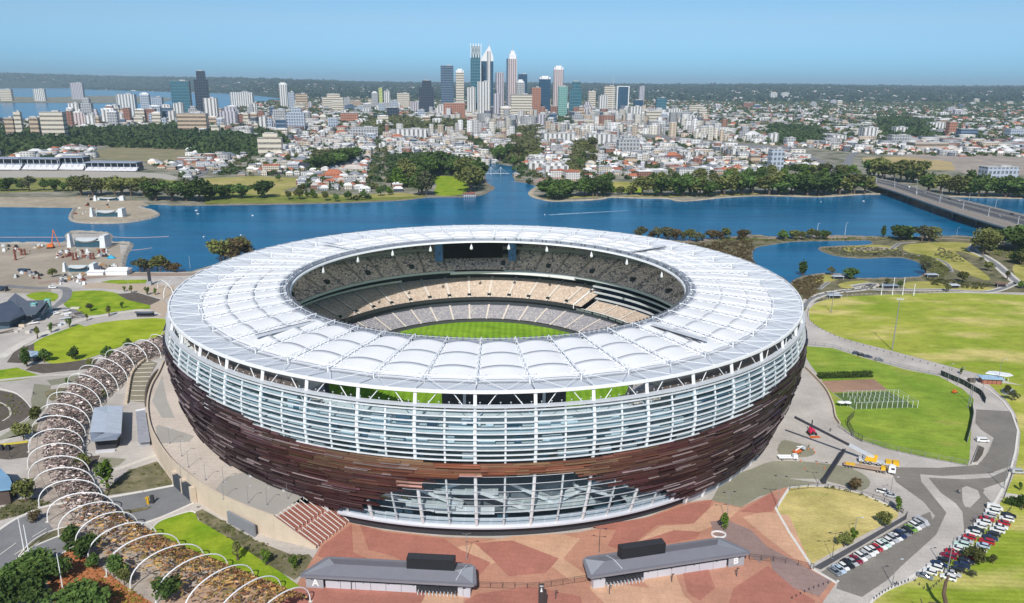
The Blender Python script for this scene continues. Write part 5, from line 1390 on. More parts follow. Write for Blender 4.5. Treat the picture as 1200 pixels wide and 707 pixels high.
def tower(x0, x1, ty, by, colr, shape, label):
    cx = (x0 + x1) / 2; x, y = G(cx, by); z_off = 0
    if by < 121: pass
    d = depth_at(x, y); k = d / 900.0; w = (x1 - x0) * k * .84; h = (by - ty) * k / math.cos(PITCH * .0 + .0) * 1.0
    dp = w * (.62 if w < 45 else .4)
    t = empty('tower' if by - ty > 20 else 'building', (x, y + dp / 2, 0), math.atan2(-x, y) * .0 + .12, label=label, cat='building', group='city buildings')
    m = fac(colr); mr_ = M('roof_flat', (.45, .45, .45), .9, var=.2, scale=.1)
    b = MB()
    if shape == 'step':
        b.box(0, 0, 0, w, dp, h * .80); b.build('wall', m, t); MB().box(w * .04, 0, h * .80, w * .62, dp * .7, h * .20).build('upper_storeys', m, t)
        MB().box(0, 0, h, w * .4, dp * .4, h * .015 + 1).build('roof', mr_, t)
    elif shape == 'wedge':
        hb = h * .78; b.box(0, 0, 0, w, dp, hb); b.build('wall', fac('navy'), t)
        MB().box(w * .12, -dp * .5, 0, w * .30, .8, h * .92).build('centre_fin', m, t)
        q = MB(); vs = [(-w * .5, -dp / 2, hb), (w * .5, -dp / 2, hb), (w * .5, -dp / 2, h * .84), (w * .18, -dp / 2, h), (-w * .5, -dp / 2, h * .82)]
        vs += [(a, dp / 2, c) for a, b_, c in vs]; q.add(vs, [(0, 1, 2, 3, 4), (9, 8, 7, 6, 5), (0, 5, 6, 1), (1, 6, 7, 2), (2, 7, 8, 3), (3, 8, 9, 4), (4, 9, 5, 0)]); q.build('roof', M('tower_white', (.8, .8, .8), .6), t)
        MB().tube([(w * .18, 0, h * .97), (w * .18, 0, h * 1.10)], [.9, .3], 5).build('mast', m_wsteel2, t)
    elif shape == 'spire':
        b.box(0, 0, 0, w, dp, h * .86).build('wall', m, t); MB().box(w * .05, 0, h * .86, w * .72, dp * .72, h * .07).box(w * .05, 0, h * .93, w * .44, dp * .44, h * .05).build('roof', M('tower_white', (.8, .8, .8), .6), t)
        MB().tube([(w * .05, 0, h * .97), (w * .05, 0, h * 1.10)], [1.6, .3], 5).build('mast', m_wsteel2, t)
        MB().box(-w * .5, 0, 0, w * .16, dp + .5, h * .86).build('corner_strip', fac('slate'), t)
    elif shape == 'lattice':
        b.box(0, 0, 0, w, dp, h * .80).build('wall', m, t); q = MB()
        for i in range(5):
            xx = -w / 2 + w * i / 4; q.beam((xx, -dp / 2, h * .8), (xx, -dp / 2, h), 1.6)
        for i in range(4):
            q.beam((-w / 2 + w * i / 4, -dp / 2, h * .8), (-w / 2 + w * (i + 1) / 4, -dp / 2, h), 1.4); q.beam((-w / 2 + w * i / 4, -dp / 2, h), (-w / 2 + w * (i + 1) / 4, -dp / 2, h * .8), 1.4)
        q.build('lattice_top', m_white, t); MB().box(0, 2, h * .8, w * .8, dp * .6, h * .16).build('upper_storeys', m, t)
        MB().box(w * .45, -dp * .52, 0, w * .06, 1.0, h * .8).build('edge_fin', m_white, t)
    elif shape in ('crown', 'dome'):
        b.box(0, 0, 0, w, dp, h * .92).build('wall', m, t); q = MB()
        if shape == 'crown':
            for i in range(4): q.box(-w * .42 + w * .28 * i, 0, h * .92, w * .14, dp * .8, h * .05)
            q.box(0, 0, h * .92, w * .6, dp * .5, h * .08)
        else: q.box(0, 0, h * .92, w * .8, dp * .8, h * .04); q.box(0, 0, h * .96, w * .5, dp * .5, h * .04)
        q.build('roof', M('tower_white', (.8, .8, .8), .6), t)
    elif shape == 'frame':
        b.box(0, 0, 0, w, dp, h * .97).build('wall', m, t)
        MB().box(-w * .5, 0, 0, w * .08, dp + 1, h).box(w * .5, 0, 0, w * .08, dp + 1, h).box(0, 0, h * .97, w * 1.0, dp + .8, h * .03).build('roof', M('tower_white', (.8, .8, .8), .6), t)
    else:
        b.box(0, 0, 0, w, dp, h).build('wall', m, t); MB().box(0, 0, h, w * 1.02, dp * 1.02, .8).box(w * .15, 0, h + .8, w * .3, dp * .4, min(4, h * .1)).build('roof', mr_, t)
    return t
for a in TW: tower(*a)
rt_ = random.Random(21)
for (xa, xb, ya, yb, ha, hb, n, wh) in ((62, 235, 139, 150, 7, 20, 46, 'at the left of the city'), (235, 330, 138, 160, 6, 18, 34, 'left of the slim white tower'), (330, 480, 126, 152, 5, 14, 40, 'left of the skyline towers'), (480, 700, 132, 150, 5, 17, 40, 'at the foot of the skyline'), (700, 830, 134, 150, 4, 12, 20, 'right of the skyline'), (830, 1190, 122, 150, 3, 8, 22, 'in the suburbs at the right'), (420, 640, 158, 176, 5, 9, 14, 'in front of the skyline tree belt'), (690, 900, 180, 200, 6, 10, 16, 'behind the far shore trees')):
    for i in range(n):
        px_, by_ = rt_.uniform(xa, xb), rt_.uniform(ya, yb); h_ = rt_.uniform(ha, hb); w_ = rt_.uniform(6, 17) * (1 if hb > 8 else .8); x, y = G(px_, by_)
        if any(inside(p_, x, y) for p_ in EXCL): continue
        cl_ = rt_.choice(['white', 'white', 'white', 'cream', 'cream', 'grey', 'blue', 'tan', 'brick', 'lilac', 'slate'])
        tower(px_ - w_ / 2, px_ + w_ / 2, by_ - h_, by_, cl_, rt_.choice(['flat', 'flat', 'step', 'crown']), '%s block %s' % ({'white': 'white', 'cream': 'cream', 'grey': 'grey', 'blue': 'pale blue', 'tan': 'tan', 'brick': 'brick red', 'lilac': 'lilac grey', 'slate': 'slate coloured'}[cl_], wh))
x, y = G(717.6, 131); k = depth_at(x, y) / 900
tm = MB().tube([(0, 0, 0), (0, 0, 40 * k)], [1.5, .4], 6).build('radio_mast', m_white, label='thin white mast between the paired towers', cat='mast'); tm.location = (x, y + 5, 0)

# ---- racecourse stands
def grandstand(x0, x1, ty, by, n, label):
    x, y = G((x0 + x1) / 2, by); k = depth_at(x, y) / 900; w = (x1 - x0) * k; h = (by - ty) * k * .95
    t = empty('grandstand', (x, y, 0), 0, label=label, cat='grandstand', group='racecourse stands')
    MB().box(0, 12, 0, w, 18, h * .5).build('lower_tier', fac('slate'), t)
    q = MB().add([(-w / 2, -8, 1), (w / 2, -8, 1), (w / 2, 4, h * .42), (-w / 2, 4, h * .42)], [(0, 1, 2, 3)]); q.build('seating', M('stand_seats', (.62, .62, .66), .8, var=.2, scale=.3), t)
    MB().box(0, 14, h * .5, w * .98, 14, h * .32).build('upper_tier', fac('dark'), t)
    MB().box(0, 8, h * .84, w, 26, 1.2).build('roof', M('stand_roof', (.30, .34, .42), .5), t)
    for i in range(n + 1): MB().box(-w / 2 + w * i / n, -3, 0, .7, .7, h * .84).build('post', m_wsteel2, t)
grandstand(-30, 26, 183, 199, 6, 'racecourse grandstand at the left edge with white front steps')
grandstand(28, 70, 183.5, 199, 6, 'middle racecourse grandstand with dark upper tier')
grandstand(72, 100, 181.5, 199, 4, 'tallest racecourse grandstand with a sunlit roof')
grandstand(102, 162, 188.6, 200.5, 8, 'long low racecourse grandstand with a blue grey roof')

# ---- inlet footbridge and small waterside things
x, y = G(565, 205.5); x2, y2 = G(597, 205.5)
fb_ = empty('footbridge', (x, y, 0), math.atan2(y2 - y, x2 - x), label='thin cable footbridge across the inlet', cat='bridge'); L_ = math.hypot(x2 - x, y2 - y)
MB().box(L_ / 2, 0, 2.6, L_, 3, .5).build('deck', m_wsteel2, fb_)
for t_ in (.32, .68): MB().tube([(L_ * t_, 0, 0), (L_ * t_, 0, 14)], .35, 6).build('pylon', m_white, fb_)
for t_ in (.32, .68):
    for e_ in (-.25, -.12, .12, .25): MB().tube([(L_ * t_, 0, 13.5), (L_ * (t_ + e_), 0, 3)], .12, 4).build('cable', m_white, fb_)

# ================================================================== ROAD BRIDGE
m_bconc = M('bridge_concrete', (.42, .40, .36), .85, var=.1, scale=.1)
m_bunder = M('bridge_girder', (.24, .24, .235), .85, var=.1, scale=.1)
far_e = [G(985, 197.5, 6), G(1013, 206.2, 10), G(1048, 213.6, 10), G(1093.5, 230 - 3.5, 10), G(1146, 239.3, 10), G(1200, 252.5, 10), G(1290, 276, 10), G(1420, 312, 10)]
near_e = [G(978, 200.5, 6), G(1013, 213.2, 10), G(1048, 224.8, 10), G(1091, 240, 10), G(1133, 254, 10), G(1188, 270.5, 10), G(1270, 296, 10), G(1390, 336, 10)]
fe, ne = smooth_line(far_e, 5), smooth_line(near_e, 5)
br = empty('road_bridge', (0, 0, 0), label='long concrete road and rail bridge crossing the river at the right', cat='bridge')
nB = min(len(fe), len(ne)); lerp2 = lambda a, b, t: (a[0] + (b[0] - a[0]) * t, a[1] + (b[1] - a[1]) * t)
def zb_(i): return 6 + 4 * min(1, i / 5)
def deck_strip(name, t0, t1, dz, mat, thick=0):
    b = MB(); n = nB; up = [(*lerp2(ne[i], fe[i], t0), zb_(i) + dz) for i in range(n)] + [(*lerp2(ne[i], fe[i], t1), zb_(i) + dz) for i in range(n)]
    vs = up + [(x, y, z - thick) for x, y, z in up] if thick else up
    fs = [(i, i + 1, n + i + 1, n + i) for i in range(n - 1)]
    if thick:
        fs += [(2 * n + i + 1, 2 * n + i, 3 * n + i, 3 * n + i + 1) for i in range(n - 1)] + [(i + 1, i, 2 * n + i, 2 * n + i + 1) for i in range(n - 1)] + [(n + i, n + i + 1, 3 * n + i + 1, 3 * n + i) for i in range(n - 1)]
    b.add(vs, fs); return b.build(name, mat, br)
deck_strip('deck', 0, 1, 0, m_bconc, .6); deck_strip('girder', .06, .94, -.62, m_bunder, 1.8)
deck_strip('rail_bed', .04, .34, .03, M('ballast', (.26, .21, .17), .95, var=.2, scale=.4)); deck_strip('carriageway', .40, .66, .04, m_asph); deck_strip('carriageway', .70, .96, .04, m_asph)
for t0 in (.0, .36, .67, .985): deck_strip('parapet', t0, t0 + .015, 1.1, m_bconc, 1.1)
for t0 in (.10, .14, .22, .26): deck_strip('rail', t0, t0 + .006, .2, m_wsteel2)
acc = 0
for i in range(6, nB - 2, 3):
    a, c = ne[i], fe[i]
    dx, dy = c[0] - a[0], c[1] - a[1]; an = math.atan2(dy, dx); ln = math.hypot(dx, dy)
    MB().box((a[0] + c[0]) / 2, (a[1] + c[1]) / 2, 6.0, ln * .9, 2.2, 1.6, an).build('pier_cap', m_bunder, br)
    for t_ in (.18, .5, .82): MB().box(a[0] + dx * t_, a[1] + dy * t_, -1, 2.6, 1.6, 7.0, an).build('pier', m_bunder, br)
bridge_mid = [lerp2(ne[i], fe[i], .36) for i in range(nB)]

# haze: one closed box of thin even air
hb_ = MB().box(0, 15500, -2, 56000, 35000, 312)
hm = bpy.data.materials.new('haze'); hm.use_nodes = True; nt = hm.node_tree; nt.nodes.clear()
o_ = nt.nodes.new('ShaderNodeOutputMaterial'); pv = nt.nodes.new('ShaderNodeVolumePrincipled'); pv.inputs['Color'].default_value = (.64, .85, 1, 1); pv.inputs['Density'].default_value = HAZE = 4.6e-5; pv.inputs['Anisotropy'].default_value = .0
nt.links.new(pv.outputs[0], o_.inputs['Volume'])
hz_o = hb_.build('haze', hm, kind='stuff')
# ================================================================== TREES IN PLACE
G_FAR = 'trees along the far riverbank'
tree_row([(2, 224), (60, 224), (100, 223)], 8, ['deep2', 'deep1', 'grey1'], (12, 20), 'dark tree before the racecourse track by the sandy shore', G_FAR, 10)
tree_row([(92, 229), (120, 229), (165, 231)], 9, ['olive2', 'grey1', 'olive1'], (17, 25), 'olive tree in the clump above the sandy spit on the far shore', G_FAR, 10, 1.4)
tree_row([(172, 234), (215, 236), (245, 236)], 9, ['deep2', 'grey1', 'deep1'], (18, 30), 'dark tree in the clump right of the far sandy spit', G_FAR, 10, 1.3)
tree_row([(245, 233), (285, 232)], 6, ['olive1', 'deep2'], (14, 20), 'mid green tree on the left end of the far park', G_FAR, 6, 1.2)
x, y = G(309.5, 232); tree('deep2', x, y, 26, 'big round dark green tree standing alone on the far park lawn', wide=1.3)
x, y = G(327, 212); tree('deep1', x, y, 11, 'small round tree alone in the yellow part of the far park')
for px_, h_, lb in ((338, 12, 'small bush like tree on the shore right of the big round tree'), (351, 15, 'second small tree on the shore right of the big round tree')):
    x, y = G(px_, 234); tree('olive1', x, y, h_, lb, wide=1.3)
tree_row([(355, 222), (358, 230), (390, 236), (440, 231), (470, 228)], 11, ['olive1', 'bright1', 'deep1'], (8, 14), 'small tree on the grassy shore before the terraced houses', G_FAR, 6, 1.2)
tree_row([(365, 202), (390, 198), (412, 190)], 9, ['deep1', 'deep2'], (15, 22), 'dense dark tree in the belt behind the terraced houses', G_FAR, 8, 1.3)
tree_row([(305, 200), (340, 190), (352, 186)], 8, ['bright1', 'olive1'], (7, 12), 'tree lining the sloping street left of the terraces', G_FAR, 6, 1.2)
tree_row([(465, 222), (480, 214), (500, 208), (520, 204)], 11, ['deep2', 'olive1', 'bright1', 'deep1'], (20, 30), 'tree in the grove left of the lawn by the inlet', G_FAR, 12, 1.3)
tree_row([(486, 229), (493, 229), (500, 229)], 4, ['grey1', 'deep1'], (24, 34), 'tall grey green tree at the left edge of the inlet lawn', G_FAR, 5)
tree_row([(520, 206), (545, 208), (556, 216), (556, 226)], 10, ['deep1', 'olive2', 'olive1'], (20, 32), 'tree ringing the right side of the inlet lawn', G_FAR, 8, 1.3)
tree_row([(580, 190), (600, 185), (622, 190)], 8, ['olive1', 'deep1'], (12, 20), 'tree at the head of the inlet', G_FAR, 10, 1.3)
tree_row([(636, 232), (652, 233), (668, 231)], 6, ['deep2', 'deep1'], (20, 26), 'dark spreading tree on the small headland right of the inlet', G_FAR, 7, 1.5)
tree_row([(680, 230), (700, 230), (716, 229)], 6, ['deep2', 'bright1', 'deep1'], (18, 25), 'dense tree right of the pink path on the far shore', G_FAR, 6, 1.4)
tree_row([(708, 216), (716, 215)], 2, ['deep1'], (12, 14), 'small tree at the corner of the walled lawn on the far shore', G_FAR, 3, 1.3)
tree_row([(718, 228), (735, 228), (750, 228)], 7, ['bright1', 'olive1'], (8, 13), 'low bush like tree before the walled lawn', G_FAR, 5, 1.4)
tree_row([(752, 229), (790, 230), (830, 230), (880, 226), (910, 226)], 22, ['deep2', 'deep1', 'olive1', 'deep2'], (18, 27), 'dark green tree in the long row lining the far shore', G_FAR, 9, 1.4)
tree_row([(755, 216), (800, 217), (860, 214), (905, 210)], 11, ['deep1', 'olive1'], (13, 19), 'tree in the back row of the far shore trees', G_FAR, 10, 1.3)
tree_row([(905, 228), (950, 229), (1000, 227), (1010, 226)], 17, ['deep2', 'deep1', 'olive1'], (19, 30), 'large dark tree on the far shore left of the bridge end', G_FAR, 9, 1.5)
tree_row([(905, 210), (960, 209), (1005, 208)], 10, ['bright1', 'deep2', 'olive1'], (14, 20), 'mid green tree behind the shore trees left of the bridge', G_FAR, 10, 1.4)
tree_row([(1024, 208), (1050, 212), (1078, 216)], 10, ['olive2', 'olive1', 'deep2'], (18, 27), 'olive tree on the far shore just right of the bridge end', G_FAR, 8, 1.4)
tree_row([(1082, 225), (1110, 228), (1140, 230), (1200, 232), (1260, 234)], 22, ['deep2', 'olive1', 'bright1', 'deep1'], (17, 27), 'tree on the far shore beyond the bridge deck', G_FAR, 8, 1.5)
x, y = G(1135, 222); tree('tall1', x, y, 34, 'tall pointed dark fig rising above the shore trees beyond the bridge', wide=1.6)
tree_row([(684, 200), (688, 185), (690, 172)], 10, ['olive1', 'deep1'], (9, 13), 'street tree in the avenue running up from the pink path', G_FAR, 14, 1.3)
tree_row([(592, 236 - 40), (620, 190)], 3, ['deep1'], (9, 12), 'tree beside the houses at the head of the inlet', G_FAR, 6)
# near shore
G_N = 'trees along the near riverbank'
tree_row([(160, 319), (176, 318)], 3, ['russet1', 'grey1'], (15, 20), 'brownish tree at the left end of the near shore clump', G_N, 3, 1.4)
tree_row([(182, 318.5), (190, 318.5)], 2, ['olive1'], (18, 21), 'yellow green tree in the middle of the near shore clump', G_N, 2, 1.2)
tree_row([(194, 318.5), (208, 318.5)], 3, ['russet1', 'deep1'], (12, 15), 'dark reddish tree at the right end of the near shore clump', G_N, 2, 1.5)
tree_row([(256, 308), (272, 303), (292, 298)], 7, ['olive2', 'grey1', 'russet1'], (20, 28), 'open crowned gum tree on the shore behind the stadium roof', G_N, 6, 1.3)
tree_row([(742, 280), (780, 281), (806, 282)], 8, ['grey1', 'russet1', 'grey1'], (11, 17), 'grey tree in the thicket behind the right of the stadium roof', G_N, 5, 1.3)
tree_row([(806, 284), (860, 281), (880, 279)], 10, ['grey1', 'russet1', 'olive1'], (9, 16), 'small grey brown tree on the strip between river and lake', G_N, 5, 1.3)
tree_row([(912, 281.5), (930, 281), (965, 280.5), (976, 280)], 9, ['olive1', 'deep1', 'deep2'], (9, 13), 'small round tree on the thin strip between river and lake', G_N, 3, 1.4)
x, y = G(1035, 279); tree('tall1', x, y, 15, 'slim dark conifer on the shore between river and lake')
tree_row([(1052, 282), (1066, 281)], 4, ['olive1', 'deep2'], (15, 20), 'bushy tree at the start of the park by the river', G_N, 4, 1.4)
tree_row([(1080, 284), (1096, 283)], 3, ['grey1', 'olive2'], (17, 21), 'open grey green tree on the park shore left of the bridge', G_N, 3, 1.4)
x, y = G(940.5, 323.5); tree('tall1', x, y, 14, 'dark narrow tree at the lake corner by the stadium roof', wide=1.7)
x, y = G(974, 323); tree('grey1', x, y, 8, 'thin grey tree on the south edge of the lake')
x, y = G(997, 327); tree('deep2', x, y, 10, 'bushy dark green tree on the lake edge by the pavilion', wide=1.4)
x, y = G(1084, 322); tree('grey1', x, y, 12, 'dark spreading tree at the right end of the lake', wide=1.3)
tree_row([(1151, 300), (1160, 296), (1166, 290)], 5, ['olive1', 'deep2', 'olive2'], (20, 30), 'tall olive tree in the group by the bridge and park path', G_N, 4, 1.2)
tree_row([(1185, 297), (1200, 298), (1216, 290)], 6, ['deep2', 'olive1', 'deep1'], (26, 38), 'large dark tree at the right edge by the bridge', G_N, 5, 1.3)
tree_row([(1178, 308), (1196, 312), (1205, 304)], 4, ['deep1', 'olive1'], (15, 22), 'dark bushy tree beside the winding park path', G_N, 4, 1.3)
for px_, py_, h_, k_, lb in ((1128, 331, 15, 'olive1', 'leafy tree on the yellow park grass left of the path'), (1158, 318, 14, 'olive1', 'leafy tree in the fork of the park paths'), (1180, 328, 13, 'sapling2', 'slender tree beside the park path above the oval'), (1196, 338, 9, 'bright1', 'round bush at the right edge above the oval'),
                     (1110, 342, 8, 'olive1', 'small tree in the beds behind the oval goalposts'), (1055, 337, 7, 'deep1', 'small tree left of the dark shelter by the oval'), (1026, 300, 4, 'grey1', 'low bush on the lake spit'), (1150, 306, 5, 'olive1', 'small bush on the park slope'), (1040, 333, 6, 'olive1', 'small tree behind the goalposts of the oval')):
    x, y = G(px_, py_); tree(k_, x, y, h_ * .62 if h_ > 9 else h_ * .8, lb, wide=1.3)
# scrub of the wetland
def scrub(name, poly_px, n, R, mat, nl=14, z=.1):
    wp = W(poly_px); xs = [p[0] for p in wp]; ys = [p[1] for p in wp]
    X = r_.uniform(min(xs), max(xs), n * 3); Y = r_.uniform(min(ys), max(ys), n * 3); ok = inside_np(wp, X, Y) & ~inside_np(lake_w, X, Y) & ~inside_np(river_poly, X, Y); X, Y = X[ok][:n], Y[ok][:n]
    Rr = r_.uniform(*R, len(X)); return clumps(X, Y, np.full(len(X), z), Rr, Rr * 1.1, nl, mat, name, .38, r_)
scrub('wetland_scrub', [(800, 288), (833, 285), (880, 282), (884, 300), (884, 310), (870, 318), (840, 305), (800, 292)], 420, (.8, 2.4), m_leaf[4])
scrub('wetland_scrub', [(741, 280), (880, 279), (905, 282), (1020, 279), (1104, 279), (1100, 281), (1020, 282), (880, 283)], 260, (.7, 1.8), m_leaf[1])
scrub('wetland_scrub', [(928, 332), (946, 325), (966, 323), (962, 334), (955, 345), (945, 352), (938, 345)], 300, (.6, 1.6), m_leaf[4])
scrub('wetland_scrub', [(965, 292), (1000, 289), (1050, 293), (1080, 302), (1076, 306), (1058, 301), (1010, 301), (985, 299)], 420, (.5, 1.3), m_leaf[2])
scrub('wetland_scrub', [(1076, 308), (1064, 298), (1090, 301), (1115, 318), (1105, 326), (1088, 326), (1088, 314)], 300, (.6, 1.7), m_leaf[1])
scrub('wetland_scrub', [(1100, 290), (1125, 300), (1140, 306), (1120, 308), (1095, 300)], 120, (.5, 1.3), m_leaf[2])
scrub('wetland_scrub', [(1085, 327), (1140, 331), (1165, 335), (1150, 340), (1090, 334)], 200, (.5, 1.5), m_leaf[1])
scrub('wetland_scrub', [(1140, 290), (1190, 296), (1230, 310), (1210, 320), (1185, 306), (1150, 294)], 200, (.7, 2), m_leaf[1])
scrub('wetland_scrub', [(940, 350), (975, 341), (1000, 338), (1060, 329), (1060, 335), (1000, 342), (960, 349)], 150, (.4, 1.0), m_leaf[1])
for pl, n in (([(228, 601), (262, 611), (300, 634), (345, 652), (366, 650), (345, 678), (280, 640), (235, 612)], 160), ([(-20, 608), (20, 586), (38, 584), (60, 590), (46, 598), (5, 609)], 90), ([(120, 578), (150, 552), (184, 541), (205, 569), (160, 576)], 26), ([(925, 572), (975, 571), (1040, 592), (1052, 604), (1030, 588), (990, 573)], 90), ([(-30, 455), (20, 465), (33, 480), (-20, 505)], 120)):
    scrub('garden_shrubs', pl, n, (.25, .9), m_leaf[1], 12, .15)
scrub('rust_plants', [(57, 660), (83, 644), (110, 660), (150, 690), (200, 720), (215, 740), (70, 740), (62, 700)], 900, (.22, .5), leaf_mat('rust_leaf', (.22, .09, .03), (.42, .19, .06)), 10, .15)
scrub('yellow_plants', [(120, 672), (150, 690), (215, 735), (120, 745), (110, 700)], 260, (.3, .7), leaf_mat('gold_leaf', (.24, .20, .03), (.36, .30, .06)), 12, .15)
# trees on the left grounds
NT = [  # px, py, height m, kind, label
 (34, 362, 0, '', ''), (62, 325, 7.5, 'olive1', 'small round tree beside the parked tippers at the building site'),
 (106, 365, 6, 'grey1', 'dark bush tree at the lower edge of the far left lawn'), (128, 371, 8, 'sapling2', 'slim tree between the two big lawns on the left'), (143, 362, 5, 'sapling', 'sapling on the right tip of the far left lawn'),
 (154, 344, 6.5, 'sapling2', 'left of two saplings by the curved shelter on the left'), (173, 346, 6, 'sapling', 'right of two saplings by the curved shelter on the left'), (182, 346, 5, 'sapling', 'smaller sapling near the stadium behind the left lawns'),
 (146, 342, 4, 'sapling', 'tiny sapling beside the slim black tower sign'), (102, 376, 5, 'sapling2', 'tree on the path edge above the round lawn'), (82, 384, 6, 'sapling', 'tree by the path at the top left of the round lawn'), (60, 390, 6, 'sapling', 'tree at the left of the path by the playground'),
 (44, 397, 8, 'sapling2', 'leafy tree above the small lawn strip by the playground'), (32, 430, 13, 'tall1', 'tall dark tree beside the blue roofed kiosk'), (52, 425, 8, 'deep1', 'bushy tree right of the blue roofed kiosk'),
 (89, 422, 8, 'deep1', 'dark tree at the foot of the round lawn, left'), (127, 420, 7.5, 'deep1', 'dark tree at the foot of the round lawn, right'), (107, 432, 6, 'olive1', 'bush by the top of the white arches'), (150, 406, 6, 'bright1', 'bright bush behind the upper arches'),
 (44, 495, 8, 'olive1', 'leafy tree below the round sunken garden'), (28, 516, 8, 'olive2', 'leafy tree beside the yellow marked steps'), (127, 575, 12, 'sapling', 'tall bright tree in the brown triangular bed'), (97, 551, 7, 'olive1', 'tree between two arches above the service road'),
 (31, 588, 9.5, 'olive1', 'bushy tree beside the blue roofed hall'), (39, 612, 5, 'russet1', 'small orange tinted tree by the road'), (122, 466, 5, 'bright1', 'bright shrub beside the silver roofed kiosk'), (79, 450, 4, 'bright1', 'small shrub at the arch foot by the olive bed'),
 (279, 657, 7.5, 'sapling2', 'sapling with long shadow in the shrub bed by the bright lawn'), (312, 663, 5.5, 'sapling', 'smaller sapling further along the shrub bed'), (345, 668, 5, 'sapling', 'sapling near gate building A'),
 (87, 640, 8, 'deep1', 'dark green tree at the road end of the hedge by the arches'), (100, 655, 8.5, 'deep2', 'bushy tree second along the hedge by the arches'), (112, 668, 6, 'deep1', 'low bushy tree third along the hedge by the arches'),
 (134, 677, 8, 'deep1', 'dark tree at an arch foot in the rust bed'), (146, 686, 6, 'olive1', 'yellow green shrub tree by the tan path'), (197, 704, 8.5, 'deep2', 'dark tree between the nearest arch feet'), (76, 676, 7, 'grey1', 'slender grey tree on the rust bed'),
 (989, 641, 5.5, 'olive1', 'small tree on the dry lawn edge, lowest of three above the car row'), (999, 636, 5, 'sapling', 'small tree on the dry lawn edge, middle of three above the car row'), (1036, 617, 6, 'olive1', 'bushy tree on the dry lawn edge, highest above the car row'),
 (1052, 600, 6, 'sapling', 'yellowish tree at the right corner of the dry lawn'), (1002, 575, 6.5, 'russet1', 'bronze leaved tree at the top of the dry lawn'), (1142, 662, 7, 'olive1', 'round tree on the grass behind the right car row'), (1163, 661, 3.5, 'olive1', 'small bush on the grass right of the round tree'), (1138, 677, 3, 'grey1', 'little bush below the round tree on the grass'),
 (1197, 598, 6.5, 'deep1', 'dark tree cut by the right edge of the view'), (1186, 593, 4, 'deep2', 'dark shrub behind the end of the right car row'), (1195, 575, 3.5, 'sapling', 'sapling on the grass at the right edge'), (1186, 470, 6, 'grey1', 'grey shrub tree behind the oval pavilion'), (1180, 462, 5, 'olive1', 'shrub beside the oval pavilion'),
 (1126, 439, 4, 'sapling', 'sapling by the oval fence left of the pavilion'), (849, 622, 6.5, 'sapling', 'young tree in the white ringed planter on the forecourt'),
]
for px_, py_, h_, k_, lb in NT:
    if h_: x, y = G(px_, py_); tree(k_, x, y, h_, lb, wide=1.15)
# big dark trees at the lower left
for px_, py_, h_, k_, lb, w_ in ((16, 692, 8, 'deep2', 'big dark tree at the lower left corner, leftmost', 1.5), (38, 676, 8.5, 'deep2', 'big dark tree at the lower left, nearest the road', 1.5), (36, 708, 8, 'deep1', 'big dark tree cut by the bottom edge at left', 1.6), (6, 712, 10, 'deep1', 'dark tree at the very bottom left corner', 1.5),
                                 (60, 683, 9, 'deep2', 'dark tree reaching over the kerb of the rust bed', 1.3), (88, 716, 8.5, 'deep2', 'wide dark tree at the bottom of the rust bed, left part', 1.6), (104, 720, 8.5, 'deep2', 'wide dark tree at the bottom of the rust bed, right part', 1.6)):
    x, y = G(px_, py_); tree(k_, x, y, h_, lb, wide=w_)

# ================================================================== ARBOUR OF WHITE ARCHES
LF = [(190, 396), (176, 401), (159, 409), (143, 414), (124, 423), (108, 433), (93, 443), (80, 454), (67, 466), (56, 478), (46, 493), (38, 510), (34, 530), (33, 549), (34, 564), (39, 578), (46, 595), (56, 612), (69, 629), (89, 644), (104, 659), (125, 676), (153, 692), (183, 708), (216, 726), (250, 744), (286, 762)]
RF = [(212, 408), (203, 413), (189, 419), (173, 424), (158, 434), (150, 447), (139, 457), (127, 467), (119, 477), (110, 486), (106, 499), (101, 511), (99, 524), (101, 541), (106, 557), (112, 571), (121, 585), (136, 600), (147, 609), (163, 620), (185, 632), (212, 645), (240, 657), (268, 668), (298, 680), (330, 693), (364, 706)]
arb = empty('arbour', (0, 0, 0), label='long curving row of white arches over a leafy metal canopy', cat='arbour')
AL, AR = world_pts(LF), world_pts(RF)
def arch_h(i): return 6.5 + 3.0 * min(1, i / 6)
for i in range(len(LF)):
    a = Vector((*AL[i], 0)); c = Vector((*AR[i], 0)); H_ = arch_h(i); pts = []
    for k in range(17):
        t = k / 16; p = a.lerp(c, .5 - .5 * math.cos(PI * t)); pts.append((p.x, p.y, H_ * (math.sin(PI * t) ** .72)))
    MB().tube(pts, .20, 6).build('arch', m_white, arb)
    MB().box(a.x, a.y, 0, 1.1, 1.1, .35).build('arch_footing', m_path, arb); MB().box(c.x, c.y, 0, 1.1, 1.1, .35).build('arch_footing', m_path, arb)
# canopy: slatted leaf shapes laid on the arches
SL, SR = smooth_line(AL, 10), smooth_line(AR, 10); ns = len(SL); rc_ = np.random.default_rng(3)
nleaf = 17000; ui = rc_.uniform(0, ns - 1.01, nleaf); tt = rc_.uniform(.12, .96, nleaf); tt = np.where(ui < 170, .30 + (tt - .12) * .76, tt)
i0 = ui.astype(int); fr = (ui - i0)[:, None]; SLn, SRn = np.array(SL), np.array(SR)
Lp = SLn[i0] * (1 - fr) + SLn[i0 + 1] * fr; Rp = SRn[i0] * (1 - fr) + SRn[i0 + 1] * fr
cc = Lp * (1 - tt[:, None]) + Rp * tt[:, None]; hh = 6.2 + 3.0 * np.minimum(1, ui / 60)
zz_ = hh * (np.sin(np.pi * np.clip(tt, .02, .98)) ** .6) * .80 + rc_.uniform(-.3, .3, nleaf)
low = ui > 10 * 20.5
sparse = rc_.random(nleaf) < np.where(ui > 175, .50 + .35 * np.clip((tt - .3) * 2, 0, 1), .64) * np.where(tt < .28, .45, 1)
cc, zz_, ui2, tt2 = cc[sparse], zz_[sparse], ui[sparse], tt[sparse]; n = len(cc)
